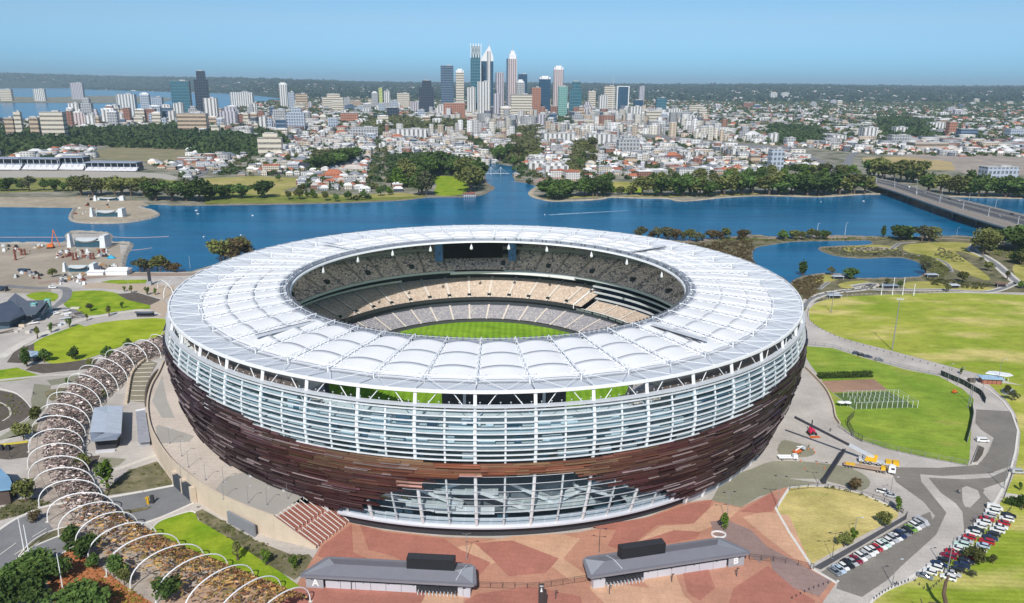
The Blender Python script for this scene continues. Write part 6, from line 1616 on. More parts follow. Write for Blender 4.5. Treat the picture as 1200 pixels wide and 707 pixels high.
ln = rc_.uniform(.45, 1.0, n); wd = rc_.uniform(.10, .24, n); an = rc_.choice([.25, .25, 2.1, 1.2], n) + rc_.normal(0, .35, n)
dx = np.stack([np.cos(an) * ln, np.sin(an) * ln, rc_.normal(0, .12, n)], 1); wx = np.stack([-np.sin(an) * wd, np.cos(an) * wd, rc_.normal(0, .14, n)], 1)
c3 = np.concatenate([cc, zz_[:, None]], 1); V = np.stack([c3 - dx - wx, c3 + dx - wx, c3 + dx + wx, c3 - dx + wx], 1).reshape(-1, 3)
pal_a = np.array([(.74, .64, .60), (.52, .41, .37), (.17, .115, .10), (.08, .055, .05), (.30, .22, .20), (.09, .08, .06)]); pal_b = np.array([(.45, .26, .08), (.34, .20, .06), (.20, .15, .04), (.13, .10, .045), (.52, .30, .14), (.20, .08, .04)])
mixb = np.clip((ui2 - 165) / 45, 0, 1); sel = rc_.random(n) < mixb
paint = np.where(sel[:, None], pal_b[rc_.integers(0, 6, n)], pal_a[rc_.integers(0, 6, n)]) * rc_.uniform(.8, 1.2, (n, 1))
np_mesh('canopy_leaves', V, np.arange(n * 4).reshape(n, 4), MA('canopy_paint', .6, 0, .3), paint, parent=arb, kind='stuff')
for q in (.18, .42, .66, .9):
    line = []
    for i in range(0, ns, 4):
        p = (1 - q) * SLn[i] + q * SRn[i]; line.append((p[0], p[1], (6.2 + 3.0 * min(1, i / 60)) * math.sin(PI * q) ** .6 * .78))
    MB().tube(line, .10, 4).build('canopy_purlin', M('purlin', (.30, .25, .22), .6), arb)
sheet('arbour_path', AL[:24] + AR[:24][::-1], M('arbour_mottled_floor', (.42, .36, .31), .9, var=.3, scale=.3, detail=8), .115, world=True)  # tan grey floor under the arches, mottled at random

# ================================================================== GATE BUILDINGS
m_groof = M('gate_roof', (.235, .235, .27), .55, .2, var=.05, scale=.3)
m_grool = M('gate_roof_light', (.40, .42, .47), .5, .2, var=.05, scale=.3)
m_zincw = M('gutter_pale', (.6, .62, .66), .5)
m_gwall = M('gate_wall', (.34, .35, .38), .6, var=.08, scale=.3)
def letter(ch, h, mat, parent, loc, rz):
    c = bpy.data.curves.new('letter', 'FONT'); c.body = ch; c.size = h * 1.4; c.extrude = .06; c.align_x = 'CENTER'; c.align_y = 'BOTTOM'; c.offset = h * .03
    o = bpy.data.objects.new('letter', c); dg = None
    COL.objects.link(o); bpy.context.view_layer.update(); me = bpy.data.meshes.new_from_object(o); bpy.data.objects.remove(o)
    me.materials.clear(); me.materials.append(mat); q = bpy.data.objects.new('letter', me); COL.objects.link(q); q.parent = parent; q.location = loc; q.rotation_euler = (PI / 2, 0, rz); return q
def gate(nm_label, p_left, p_right, wd_, box_t, ch, ch_t, flip):
    """roof corner line given on the near eave at height 5.2"""
    RZ_ = 5.2
    a = Vector(G(*p_left, RZ_)); c = Vector(G(*p_right, RZ_)); L = (c - a).length; an = math.atan2(c.y - a.y, c.x - a.x)
    t = empty('gate_building', (a.x, a.y, 0), an, label=nm_label, cat='gate building')
    ch_ = 4.0; r1 = [(0, 1.0), (.8, 0), (L - .8, 0), (L, 1.2), (L - 1.2, wd_ - 1.4), (L - 3.0, wd_), (6.5, wd_), (5.2, wd_ - .5)]
    if flip: r1 = [(L - x, y) for x, y in r1][::-1]
    b = MB(); b.prism(r1, RZ_ - .7, RZ_); b.build('roof', m_groof, t)
    cx_ = lambda x: x if not flip else L - x
    rl = cx_(9.5), cx_(L - 7)
    cy = wd_ * .5; top = RZ_ + 1.1
    q = MB()
    pts = [(cx_(1.2), .9), (cx_(L - 1.2), .9), (cx_(L - 2.0), wd_ - 1.2), (cx_(6.6), wd_ - 1.0)]
    vs = [(x, y, RZ_ + .02) for x, y in pts] + [(rl[0], cy, top), (rl[1], cy, top)]
    q.add(vs, [(0, 1, 5, 4), (2, 3, 4, 5)]); q.build('roof_slope', m_groof, t)
    q = MB(); q.add([vs[0], vs[3], vs[4]], [(0, 1, 2)]); q.build('roof_hip', m_grool, t); q = MB(); q.add([vs[1], vs[2], vs[5]], [(0, 1, 2)]); q.build('roof_hip', m_grool, t)
    MB().box(L / 2, wd_ * .5, 0, L - 9, wd_ * .55, RZ_ - .7).build('wall_core', m_dark, t)
    n = 6; x0, x1 = (.14 * L, .66 * L) if not flip else (.34 * L, .86 * L)
    for i in range(n): MB().box(x0 + (x1 - x0) * (i + .5) / n, wd_ * .16, 0, (x1 - x0) / n - .12, .3, 2.7).build('roller_shutter', m_canopy, t)
    MB().box((.08 if not flip else .92) * L, wd_ * .14, 0, .10 * L, .5, 3.4).build('sign_wall', m_gwall, t)
    letter(ch, 2.3, m_white, t, ((.085 if not flip else .915) * L, wd_ * .14 - .3, .5), 0)
    g0, g1 = (.67 * L, .88 * L) if not flip else (.12 * L, .33 * L)
    for i in range(11):
        x = g0 + (g1 - g0) * i / 10
        MB().box(x, wd_ * .12, 0, .28, 1.6, 1.1).build('turnstile', m_wsteel2, t)
        if i < 10: MB().box(x + .8, wd_ * .16, .3, .9, .1, 1.7).build('turnstile_bars', m_dark, t)
    MB().box((.93 if not flip else .07) * L, wd_ * .2, 0, .07 * L, 2.4, 3.0).build('kiosk_wall', m_canopy, t)
    bx = box_t * L
    MB().box(bx, wd_ * .62, RZ_ + .3, L * .272, 3.2, 4.2).build('plant_screen', M('plant_black', (.016, .017, .020), .5), t)
    MB().box(bx, wd_ * .62, RZ_ + 4.5, L * .272 - .4, 2.8, .08).build('plant_louvres', M('plant_black2', (.04, .042, .05), .5, var=.5, scale=4), t)
    s_ = 1 if not flip else -1; x_ = bx + s_ * L * .155; MB().beam((x_, 1.2, RZ_ + .45), (x_ + s_ * 1.2, cy, top + .1), .22, .12).beam((x_ + s_ * 1.2, cy, top + .1), (x_ + s_ * 2.2, wd_ - 1.5, RZ_ + .35), .22, .12).build('roof_gutter', m_zincw, t)
    for i in range(7):
        x = L * (i + .5) / 7; MB().box(x, wd_ * .1, RZ_ - 1.3, .2, 2.0, .6).build('soffit_bracket', m_dark, t)
    return t, L, an
gA, LA, anA = gate('long grey roofed gate building marked with a white letter A', (350, 675), (558, 686), 10.5, .73, 'A', .1, False)
gB, LB, anB = gate('long grey roofed gate building marked with a white letter B', (690, 677), (881, 648), 10.5, .36, 'B', .9, True)
def bar_fence(pts, h, step, label, mat, cat='fence', name='fence', panelw=None, bars=True):
    """fence with posts, two rails and thin bars; pts are ground points"""
    t = empty(name, (pts[0][0], pts[0][1], 0), 0, label=label, cat=cat); o = Vector((pts[0][0], pts[0][1]))
    ps = resample(pts, step)
    if math.hypot(ps[-1][0] - pts[-1][0], ps[-1][1] - pts[-1][1]) > .3: ps.append(pts[-1])
    ps = [Vector(p) - o for p in ps]
    for p in ps: MB().box(p.x, p.y, 0, .16, .16, h + .1).build('post', mat, t)
    for a, c in zip(ps[:-1], ps[1:]):
        q = MB(); L = (c - a).length
        q.beam((a.x, a.y, h), (c.x, c.y, h), .08).beam((a.x, a.y, .2), (c.x, c.y, .2), .08)
        if bars:
            nb = max(2, int(L / .35))
            for i in range(1, nb):
                p = a.lerp(c, i / nb); q.beam((p.x, p.y, .2), (p.x, p.y, h), .03)
        q.build('fence_panel', mat, t)
    return t
m_fen = M('fence_dark', (.06, .055, .055), .6)
m_fen2 = M('fence_grey', (.22, .23, .25), .6)
bar_fence([G(560, 689), G(625, 691), G(690, 681)], 2.2, 3.8, 'dark gate fence between gate buildings A and B', m_fen)
bar_fence([G(878, 656), G(915, 660), G(953, 668)], 2.2, 3.8, 'dark gate fence from gate building B to the dry lawn', m_fen)
bar_fence([G(925, 575), G(960, 571), G(1005, 579), G(1040, 590), G(1058, 602)], 1.8, 4, 'thin dark fence along the top of the dry lawn', m_fen)
bar_fence([G(945, 404), G(975, 407), G(1010, 418), G(1060, 432), G(1100, 440)], 1.8, 5, 'mesh fence between the training field and the road', m_fen2)
bar_fence([G(983, 501), G(1003, 515), G(1040, 527), G(1090, 538), G(1134, 546)], 2.4, 5, 'mesh fence along the near side of the training field', m_fen2)
bar_fence([G(1000, 489), G(992, 497), G(1000, 513), G(1010, 518)], 3.2, 3, 'dark mesh corner fence beside the mobile crane', m_fen)
def hedge_screen(pts, h, label, nm='windbreak'):
    t = empty(nm, (*pts[0], 0), 0, label=label, cat='screen fence'); o = Vector(pts[0])
    ps = [Vector(p) - o for p in resample(pts, 3.0)]
    for p in ps: MB().box(p.x, p.y, 0, .2, .2, h + .2).build('post', m_fen2, t)
    for a, c in zip(ps[:-1], ps[1:]): MB().beam((a.x, a.y, h / 2), (c.x, c.y, h / 2), .12, h - .2).build('mesh_panel', M('shade_cloth', (.025, .04, .03), .9, var=.3, scale=1), t)
hedge_screen([G(1102, 440), G(1128, 451), G(1150, 464), G(1155, 474)], 3.0, 'dark mesh screen curving round the top right of the training field')
hedge_screen([G(1138, 478), G(1140, 490), G(1137, 505), G(1133, 520)], 3.0, 'dark mesh screen along the right side of the training field')
t_ = empty('hedge', (*G(957, 444), 0), 0, label='long dark clipped hedge in front of the bare pitch strip', cat='hedge')
a, c = Vector(G(956, 444.5)), Vector(G(1021, 442.5)); L = (c - a).length
pts_ = np.stack([rng.uniform(0, L, 2600), rng.uniform(-1.1, 1.1, 2600), rng.uniform(.1, 3.6, 2600)], 1); V, Fq = leaf_quads(pts_, .34, rng)
hd = np_mesh('foliage', V, Fq, m_leaf[0], parent=t_); hd.rotation_euler = (0, 0, math.atan2(c.y - a.y, c.x - a.x))
for i in range(14):
    q = MB().box(0, 0, 0, .2, .2, 2.4).build('stem', m_trunk, t_); p = (c - a) * ((i + .5) / 14); q.location = (p.x, p.y, 0)
# practice nets and pitch strip
sheet('bare_strip', [(961, 447), (1024, 444.5), (1041, 458), (975, 460.5)], M('bare_pitch', (.36, .22, .15), .95, var=.15, scale=.1, detail=8), .13)
sheet('net_lane_turf', [(976, 461.5), (1041, 459), (1075, 478), (1000, 480)], M('net_turf', (.10, .16, .04), .95, var=.2, scale=.2), .13)
sheet('white_line', [(1000, 480), (1000.6, 480), (976.5, 461), (976, 461)], m_kerb, .15)
nets = empty('cricket_nets', (*G(1003, 480), 0), 0, label='row of cricket practice nets on thin white posts', cat='cricket nets')
a, c = Vector(G(1003, 480)), Vector(G(1075, 478)); a2, c2 = Vector(G(988, 466)), Vector(G(1052, 464.5)); o = a.copy()
for i in range(13):
    t = i / 12; p = a.lerp(c, t) - o; q = a2.lerp(c2, t) - o
    for s in (0, .5, 1):
        w_ = p.lerp(q, s); MB().box(w_.x, w_.y, 0, .16, .16, 3.6).build('post', m_white, nets)
    MB().beam((p.x, p.y, 3.6), (q.x, q.y, 3.6), .08).build('net_rail', m_wsteel2, nets)
for s in (0, 1):
    p = (a if s == 0 else a2) - o; q = (c if s == 0 else c2) - o; MB().beam((p.x, p.y, 3.6), (q.x, q.y, 3.6), .08).build('net_rail', m_wsteel2, nets)
# goalposts on the practice oval
for x_, lb in ((1032.5, 'leftmost short goalpost'), (1045.5, 'left tall goalpost'), (1057.5, 'right tall goalpost'), (1070.5, 'rightmost short goalpost')):
    tall = 'tall' in lb; p = G(x_, 346 if x_ < 1065 else 346.5); o = MB().tube([(0, 0, 0), (0, 0, 13.5 if tall else 9)], .22, 6).tube([(0, 0, 0), (0, 0, 2.2)], .4, 6).build('goalpost', m_white, label=lb + ' of four at the far edge of the practice oval', cat='goalpost', group='goalposts of the practice oval'); o.location = (*p, 0)

# ================================================================== LIGHT POLES
m_pole = M('pole_grey', (.30, .31, .33), .5, .3)
m_poled = M('pole_dark', (.08, .08, .09), .5, .2)
def mast(px, py, h, label, arms=1, mat=None, z=0., r=.14, group='light poles', wide=2.2, cat='light pole'):
    p = G(px, py, z); t = empty('light_pole', (*p, z), random.uniform(-.3, .3), label=label, cat=cat, group=group)
    MB().tube([(0, 0, 0), (0, 0, h)], [r, r * .6], 6).build('pole', mat or m_pole, t)
    MB().box(0, 0, 0, .5, .5, .4).build('pole_base', m_pole, t)
    for s in ([-1, 1] if arms == 2 else [1] if arms == 1 else []):
        MB().beam((0, 0, h), (s * wide * .7, 0, h + .25), .1).build('arm', mat or m_pole, t); MB().box(s * wide * .85, 0, h + .2, wide * .4, .4, .16).build('lamp_head', m_dark if arms != 1 else m_wsteel2, t)
    if arms == 4:
        MB().box(0, 0, h, 3.4, .3, .25).build('arm', m_pole, t)
        for s in (-1.5, -.5, .5, 1.5): MB().box(s * 1.05, -.3, h, .8, .35, .7).build('lamp_head', m_wsteel2, t)
    return t
mast(1045.5, 410.5, 31, 'tallest floodlight mast at the lower edge of the practice oval', 4, r=.34)
mast(974, 366.5, 15, 'floodlight mast on the practice oval beside the stadium roof', 4, r=.28)
mast(1169, 450, 14, 'floodlight mast beside the white roofed oval pavilion', 1)
mast(1110.5, 446, 9, 'light pole on the road by the training field corner, left', 1); mast(1122, 451, 9, 'light pole on the road by the training field corner, right', 1)
mast(1137, 474, 15, 'left of two tall poles at the right of the training field', 0, r=.2); mast(1134, 478, 12, 'right of two tall poles at the right of the training field', 0, r=.2)
mast(1150, 465, 10, 'pole at the top of the mesh screen', 0)
mast(1176, 573, 12.5, 'tall light pole on the kerb above the right car row', 1, r=.2)
mast(1110, 672, 13, 'light pole standing in the right car row', 1, r=.18)
mast(1045.5, 686, 9, 'light pole by the grass edge below the left car row', 1)
mast(975, 655, 9.5, 'light pole on the dry lawn by the cars, lower', 2, m_poled, r=.1); mast(1001, 628, 7, 'pale light pole in the middle of the dry lawn', 1)
mast(911, 596, 13, 'light pole at the left corner of the dry lawn', 2); mast(959, 568, 9.5, 'light pole above the dry lawn', 2); mast(1043, 582, 8, 'light pole behind the dry lawn near the white car', 1)
FP = [(547, 656, 9.5, 'twin headed light pole on the forecourt in front of the entry'), (851, 616, 13, 'twin headed light pole behind gate building B'), (702, 648, 9, 'slim light pole at the left end of gate building B'), (546, 655.5, 9, '')]
for a in FP[:3]: mast(a[0], a[1], a[2], a[3], 2, m_poled if a[2] < 9.2 else None, r=.12)
for i, (px_, py_) in enumerate(((213, 566), (221, 548), (241, 563), (262, 566), (262, 585), (291, 590), (313, 592), (337, 585), (199, 520), (213, 535))):
    mast(px_, py_, 6.5, '%s slim light pole along the raised deck counted from the %s' % (('first', 'second', 'third', 'fourth', 'fifth', 'sixth', 'seventh', 'last', 'upper', 'second upper')[i], 'stadium base' if i > 7 else 'tunnel'), 1, m_pole, DZ, .09, 'slim light poles on the raised deck', 1.4)
mast(28.5, 646, 12.5, 'left one of two white poles on the road island', 0, m_white, r=.2, group='white poles'); mast(33.5, 646.5, 10, 'right one of two white poles on the road island', 0, m_white, r=.22, group='white poles')
mast(73.5, 689, 12, 'leaning white pole on the rust bed', 0, m_white, r=.2, group='white poles')
mast(170, 594, 7, 'pole by the yellow post on the service road', 0, m_pole); mast(12, 537, 6, 'pole beside the yellow marked steps', 0, m_poled); mast(42, 575, 5, 'pole by the blue roofed hall', 0, m_poled)
mast(223, 315, 11, 'slim pole at the shoreline left of the stadium', 0, m_wsteel2, r=.12); mast(151, 338, 10, 'slim pole by the small far lawn', 1, m_wsteel2, r=.1)
mast(957, 278, 14, 'white pole on the strip between river and lake', 1, m_white, r=.2); mast(990, 276, 13, 'second white pole on the strip between river and lake', 1, m_white, r=.18)
mast(1121, 276, 8, 'light pole on the shore left of the bridge', 1, m_wsteel2); mast(1146, 276, 8, 'light pole on the shore under the bridge edge', 1, m_wsteel2)
for k_, i in enumerate(range(7, nB - 3, 3)):
    p = bridge_mid[i]; t = mast(0, 5000, 9, '%s lamp post on the bridge counted from the far shore' % ('first', 'second', 'third', 'fourth', 'fifth', 'sixth', 'seventh', 'eighth', 'ninth', 'tenth')[k_ % 10], 2, m_wsteel2, r=.35, group='lamp posts on the bridge', wide=3); t.location = (p[0], p[1], 10)
    if k_ < 7: q = fe[i]; t = mast(0, 5000, 11, '%s lamp post on the outer edge of the bridge' % ('first', 'second', 'third', 'fourth', 'fifth', 'sixth', 'seventh')[k_], 1, m_wsteel2, r=.2, group='lamp posts on the bridge', wide=3); t.location = (q[0], q[1], 10)
for px_, py_, nm_ in ((651, 703, 'left of gate B'), (714, 697, 'under the letter side of gate B'), (787, 683, 'before the shutters of gate B'), (863, 676, 'beside the letter B'), (463, 694, 'before gate A turnstiles'), (412, 692, 'before gate A shutters'), (374, 690, 'beside the letter A'), (543, 700, 'right of gate A')):
    p = G(px_, py_); t = empty('bollard_light', (*p, 0), 0, label='short dark bollard light %s' % nm_, cat='bollard', group='bollard lights on the forecourt'); MB().box(0, 0, 0, .25, .25, 3.2).build('post', m_poled, t); MB().box(.3, 0, 3.0, .8, .3, .2).build('lamp_head', m_poled, t)
# ================================================================== VEHICLES
m_tyre = M('tyre', (.02, .02, .02), .8, var=0)
m_wind = M('car_glass', (.02, .028, .035), .08, var=0, spec=.6)
m_hub = M('hub', (.5, .5, .52), .4, .5, var=0)
m_lampw = M('headlamp', (.75, .78, .8), .2, var=0)
def paintm(n, c): return M('car_' + n, c, .28, .0, var=0, spec=.6)
CARC = {'white': (.80, .80, .79), 'silver': (.46, .47, .49), 'grey': (.20, .22, .25), 'black': (.02, .02, .025), 'red': (.45, .015, .03), 'dark red': (.24, .01, .04), 'dark blue': (.02, .035, .10), 'light blue': (.30, .40, .55), 'green': (.20, .36, .06), 'mint': (.55, .72, .66), 'pale blue': (.45, .56, .68)}
def loft(b, secs, mi=0):
    """secs: list of (x, halfwidth, z0, z1, top halfwidth)"""
    vs = []
    for x, w, z0, z1, tw in secs: vs += [(x, -w, z0), (x, w, z0), (x, w, z0 + (z1 - z0) * .6), (x, tw, z1), (x, -tw, z1), (x, -w, z0 + (z1 - z0) * .6)]
    n = len(secs); fs = [(i * 6 + j, i * 6 + (j + 1) % 6, (i + 1) * 6 + (j + 1) % 6, (i + 1) * 6 + j) for i in range(n - 1) for j in range(6)]
    fs += [(5, 4, 3, 2, 1, 0), tuple((n - 1) * 6 + j for j in range(6))]
    b.add(vs, fs, mi)
def car_proto(kind, col):
    t = empty('parked_car'); L = {'hatch': 4.1, 'sedan': 4.7, 'suv': 4.7, 'van': 5.2, 'ute': 5.2}[kind]; h = L / 2; b = MB()
    if kind == 'van':
        loft(b, [(-h, .9, .4, 1.9, .84), (h * .55, .93, .35, 2.0, .84), (h * .72, .93, .35, 1.35, .88), (h, .86, .38, .95, .8)])
        g = MB(); loft(g, [(h * .53, .86, 1.15, 1.9, .80), (h * .74, .84, 1.1, 1.3, .82)]); g.box(0, 0, 1.25, L * .62, 1.89, .5)
    else:
        bz = .95 if kind != 'suv' else 1.1
        loft(b, [(-h, .78, .40, bz * .92, .72), (-h * .92, .88, .28, bz, .82), (h * .45, .90, .28, bz, .84), (h * .92, .86, .28, bz * .80, .78), (h, .74, .36, bz * .70, .68)])
        r = {'hatch': (-h * .92, -h * .72, h * .18, h * .50, 1.48), 'sedan': (-h * .70, -h * .38, h * .15, h * .48, 1.43), 'suv': (-h * .92, -h * .80, h * .18, h * .45, 1.75), 'ute': (-h * .20, -h * .12, h * .28, h * .55, 1.75)}[kind]
        g = MB(); loft(g, [(r[0], .80, bz - .03, bz + .02, .80), (r[1], .80, bz - .03, r[4] - .07, .66), (r[2], .80, bz - .03, r[4] - .07, .66), (r[3], .80, bz - .03, bz + .02, .80)])
        b2 = MB(); b2.box((r[1] + r[2]) / 2, 0, r[4] - .08, (r[2] - r[1]) * 1.0, 1.30, .09, taper=.94)
        b2.build('roof_panel', paintm(col, CARC[col]), t)
        if kind == 'ute': MB().box(-h * .58, 0, bz, h * .72, 1.4, .04).build('load_bed', m_tyre, t)
    b.build('body', paintm(col, CARC[col]), t); g.build('windows', m_wind, t)
    for sx in (-1, 1):
        for sy in (-1, 1):
            w = MB().tube([(sx * h * .62, sy * .72, .34), (sx * h * .62, sy * .93, .34)], .34, 10).build('wheel', m_tyre, t); MB().tube([(sx * h * .62, sy * .935, .34), (sx * h * .62, sy * .95, .34)], .2, 8).build('rim', m_hub, w)
    for sy in (-1, 1): MB().box(h * .975, sy * .6, .62, .1, .3, .16).build('headlight', m_lampw, t)
    return t
CP = {}
def car(kind, col, x, y, rz, label, group=None, z=.12):
    k = (kind, col)
    if k not in CP: CP[k] = car_proto(kind, col); o = CP[k]
    else: o = copy_tree(CP[k])
    o.name = 'parked_car' if group else 'car'; o.location = (x, y, z); o.rotation_euler = (0, 0, rz); o['label'] = label; o['category'] = 'car' if kind != 'van' else 'van'
    if group: o['group'] = group
    elif 'group' in o: del o['group']
    return o
def ordn(i): 
    w = ['first', 'second', 'third', 'fourth', 'fifth', 'sixth', 'seventh', 'eighth', 'ninth', 'tenth', 'eleventh', 'twelfth', 'thirteenth', 'fourteenth', 'fifteenth', 'sixteenth', 'seventeenth', 'eighteenth', 'nineteenth', 'twentieth', 'twenty first', 'twenty second', 'twenty third', 'twenty fourth']
    return w[i]
KN = {'hatch': 'hatchback', 'sedan': 'sedan', 'suv': 'suv', 'van': 'van', 'ute': 'pickup'}
row1 = ['grey', 'pale blue', 'white', 'black', 'silver', 'dark red', 'white', 'silver', 'white', 'white', 'red', 'white', 'mint', 'white', 'silver', 'white', 'dark blue', 'grey', 'black', 'green', 'white', 'silver', 'grey']
kinds1 = ['sedan', 'sedan', 'hatch', 'suv', 'sedan', 'sedan', 'suv', 'hatch', 'suv', 'hatch', 'hatch', 'suv', 'sedan', 'hatch', 'suv', 'sedan', 'suv', 'sedan', 'hatch', 'sedan', 'suv', 'suv', 'van']
a, c = Vector(G(978, 672)), Vector(G(1080, 614)); dr = (c - a); an = math.atan2(dr.y, dr.x) - PI / 2 - .18; n = len(row1)
for i in range(n):
    p = a + dr * (i / (n - 1)); kd = kinds1[i] if row1[i] != 'grey' or i < 22 else 'van'; cl = 'silver' if i == 22 else row1[i]
    car(kd, cl, p.x, p.y, an, '%s %s parked %s from the lower left in the row by the dry lawn' % (cl, KN[kd], ordn(i)), 'cars parked in the row by the dry lawn')
cv = smooth_line(world_pts([(1083, 677), (1096, 666), (1112, 652), (1130, 636), (1146, 620), (1158, 607), (1166, 595)]), 8)
tot = sum(math.hypot(cv[i + 1][0] - cv[i][0], cv[i + 1][1] - cv[i][1]) for i in range(len(cv) - 1)); row = resample(cv, tot / 18.5)
o1 = ['grey', 'white', 'white', 'dark blue', 'black', 'dark red', 'red', 'white', 'mint', 'silver', 'red', 'white', 'black', 'white', 'white', 'red', 'silver', 'white', 'white']
o2 = [None, 'white', 'silver', 'black', 'dark blue', 'black', 'red', 'silver', 'white', 'pale blue', 'red', 'dark blue', 'black', 'white', 'white', 'red', 'white', 'black', None]
kk = ['sedan', 'suv', 'hatch', 'sedan', 'suv', 'hatch']
for i, p in enumerate(row[:19]):
    q = row[min(i + 1, len(row) - 1)]; q0 = row[max(0, i - 1)]; d = math.atan2(q[1] - q0[1], q[0] - q0[0]); s = d + PI / 2 + .30
    for j, (lst, off, nm_) in enumerate(((o1, -.2, 'kerb side'), (o2, -5.3, 'grass side'))):
        if i >= len(lst) or lst[i] is None: continue
        kd = kk[(i * 5 + j * 2) % 6]
        if i == 18: kd = 'van'
        car(kd, lst[i], p[0] + math.cos(s) * off, p[1] + math.sin(s) * off, s + (PI if (i + j) % 3 == 0 else 0), '%s %s %s from the bottom on the %s of the curved double row' % (lst[i], KN[kd], ordn(i), nm_), 'cars parked in the curved double row')
for px_, py_, kd, cl, rz, lb in ((1035, 578, 'ute', 'white', -.55, 'white pickup parked by the fence above the dry lawn'), (1044, 582.5, 'sedan', 'silver', -.5, 'silver car parked behind the white pickup above the dry lawn'), (1151, 518, 'van', 'white', -.1, 'white van parked on the pale paving by the training field'),
    (1192, 555, 'van', 'silver', -.05, 'silver van parked on the grass at the right edge'), (1004, 415.5, 'suv', 'dark blue', -.35, 'left one of three dark cars on the road by the training field fence'), (1010, 417.5, 'suv', 'black', -.35, 'middle one of three dark cars on the road by the fence'), (1017, 419, 'sedan', 'dark blue', -.35, 'right one of three dark cars on the road by the fence'), (1030, 423, 'suv', 'grey', -.35, 'single dark grey car right of the three by the fence'),
    (1062, 520, 'suv', 'white', 0, ''),
    (62, 338, 'van', 'white', .1, 'white van parked by the small far lawn on the left'), (75, 328, 'van', 'white', .5, 'white van turned towards the building site gate'), (30, 320, 'suv', 'grey', 0, ''),
    (127, 583, 'sedan', 'black', .4, ''), (125.5, 586.5, 'suv', 'black', .5, ''), (107.5, 559, 'sedan', 'black', 2.0, '')):
    if lb: x, y = G(px_, py_); car(kd, cl, x, y, rz, lb)
# traffic on the bridge
def mid_bridge(i, t):
    a_, b_ = ne[i], fe[i]; return lerp2(a_, b_, t)
for k_, (i, t, kd, cl, lb) in enumerate(((12, .85, 'van', 'white', 'white truck like van highest on the bridge'), (13, .52, 'suv', 'white', 'white car on the near lanes of the bridge, leftmost'), (14, .80, 'sedan', 'silver', 'silver car on the far lanes behind the white van'), (17, .82, 'suv', 'black', 'black car on the far lanes of the bridge'),
    (16, .78, 'sedan', 'silver', 'silver car ahead of the black one on the far lanes'), (18, .88, 'hatch', 'white', 'small white car in the middle of the bridge'), (23, .55, 'hatch', 'silver', 'silver hatchback towards the near end of the bridge'), (24, .85, 'suv', 'black', 'black car by the outer parapet of the bridge'), (26, .5, 'suv', 'black', 'black car on the near lanes near the right edge'), (10, .6, 'sedan', 'grey', 'grey car entering the bridge'))):
    x, y = mid_bridge(i, t); q = mid_bridge(i + 1, t); car(kd, cl, x, y, math.atan2(q[1] - y, q[0] - x), lb, 'cars crossing the bridge', 10.06)

# ================================================================== MOBILE CRANE, TRUCKS, SITE MACHINES
m_yel = M('crane_yellow', (.78, .46, .02), .4, var=.05); m_orange = M('machine_orange', (.70, .16, .03), .45, var=.05); m_red = M('machine_red', (.62, .02, .09), .4, var=.05); m_boom = M('boom_dark', (.05, .05, .065), .5, .2, var=.1)
def wheel_pair(parent, x, w, r, z=None):
    for s in (-1, 1):
        q = MB().tube([(x, s * (w - .3), r), (x, s * w, r)], r, 12).build('wheel', m_tyre, parent); MB().tube([(x, s * w, r), (x, s * (w + .03), r)], r * .5, 8).build('rim', m_hub, q)
p = G(1029, 545); crane = empty('mobile_crane', (*p, .1), -.33, label='yellow five axle mobile crane with its long dark boom stretched to the stadium wall', cat='crane')
MB().box(0, 0, .9, 15, 2.6, .7).box(-6.6, 0, 1.6, 2.0, 2.4, .5).build('chassis', m_wsteel2, crane)
loftb = MB(); loftb.box(6.3, 0, 1.2, 2.4, 2.7, 1.6, taper=.92); loftb.build('cab', m_yel, crane); MB().box(7.3, 0, 1.9, .5, 2.3, .7).build('windscreen', m_wind, crane)
MB().box(3.6, 0, 1.6, 2.2, 2.5, 1.0).build('engine_deck', m_yel, crane)
MB().box(-3.2, -.4, 1.7, 4.6, 2.5, 1.3, taper=.9).build('turntable', m_yel, crane); MB().box(-1.4, 1.0, 1.9, 1.8, .9, 1.7).build('crane_cab', m_yel, crane); MB().box(-5.6, 0, 1.7, 1.2, 2.8, 1.5).build('counterweight', m_gutter, crane)
for x in (-5.2, -3.3, -.2, 1.5, 4.9): wheel_pair(crane, x, 1.3, .72)
for x in (-6.8, 3.0):
    for s in (-1, 1): MB().box(x, s * 2.3, .35, .3, 2.2, .25).box(x, s * 3.4, 0, .7, .7, .5).build('outrigger', m_yel, crane)
# boom: solid telescopic base, long dark lattice beyond, reaching to the wall of the stadium
tgt = Vector(G(931, 489, 12)); tip = Vector((tgt.x, tgt.y, 12)); loc = Matrix.Rotation(.33, 3, 'Z') @ (Vector((tip.x - p[0], tip.y - p[1], 12)))
s0 = Vector((-2.0, -.2, 3.0)); d_ = (loc - s0)
MB().beam(s0, s0 + d_ * .30, 1.1, 1.2).build('boom_base', m_wsteel2, crane); MB().beam(s0 + d_ * .28, s0 + d_, .75, .85).build('boom', m_boom, crane)
MB().beam((-3.4, -.2, 2.6), s0 + d_ * .12 + Vector((0, 0, -.8)), .4).build('boom_ram', m_hub, crane)
p = G(963, 559); o2_ = empty('boom_section', (0, 0, 0), label='long dark boom lying across the fence beside the mobile crane', cat='crane boom')
A_1, A_2 = Vector((*G(965, 565, .5), .5)), Vector((*G(989, 529, 2.2), 2.2)); q = MB()
for sx, sz in ((-.6, 0), (.6, 0), (-.6, 1.2), (.6, 1.2)):
    q.beam(A_1 + Vector((sx, 0, sz)), A_2 + Vector((sx, 0, sz)), .22)
q.build('boom_chord', m_boom, o2_); q = MB()
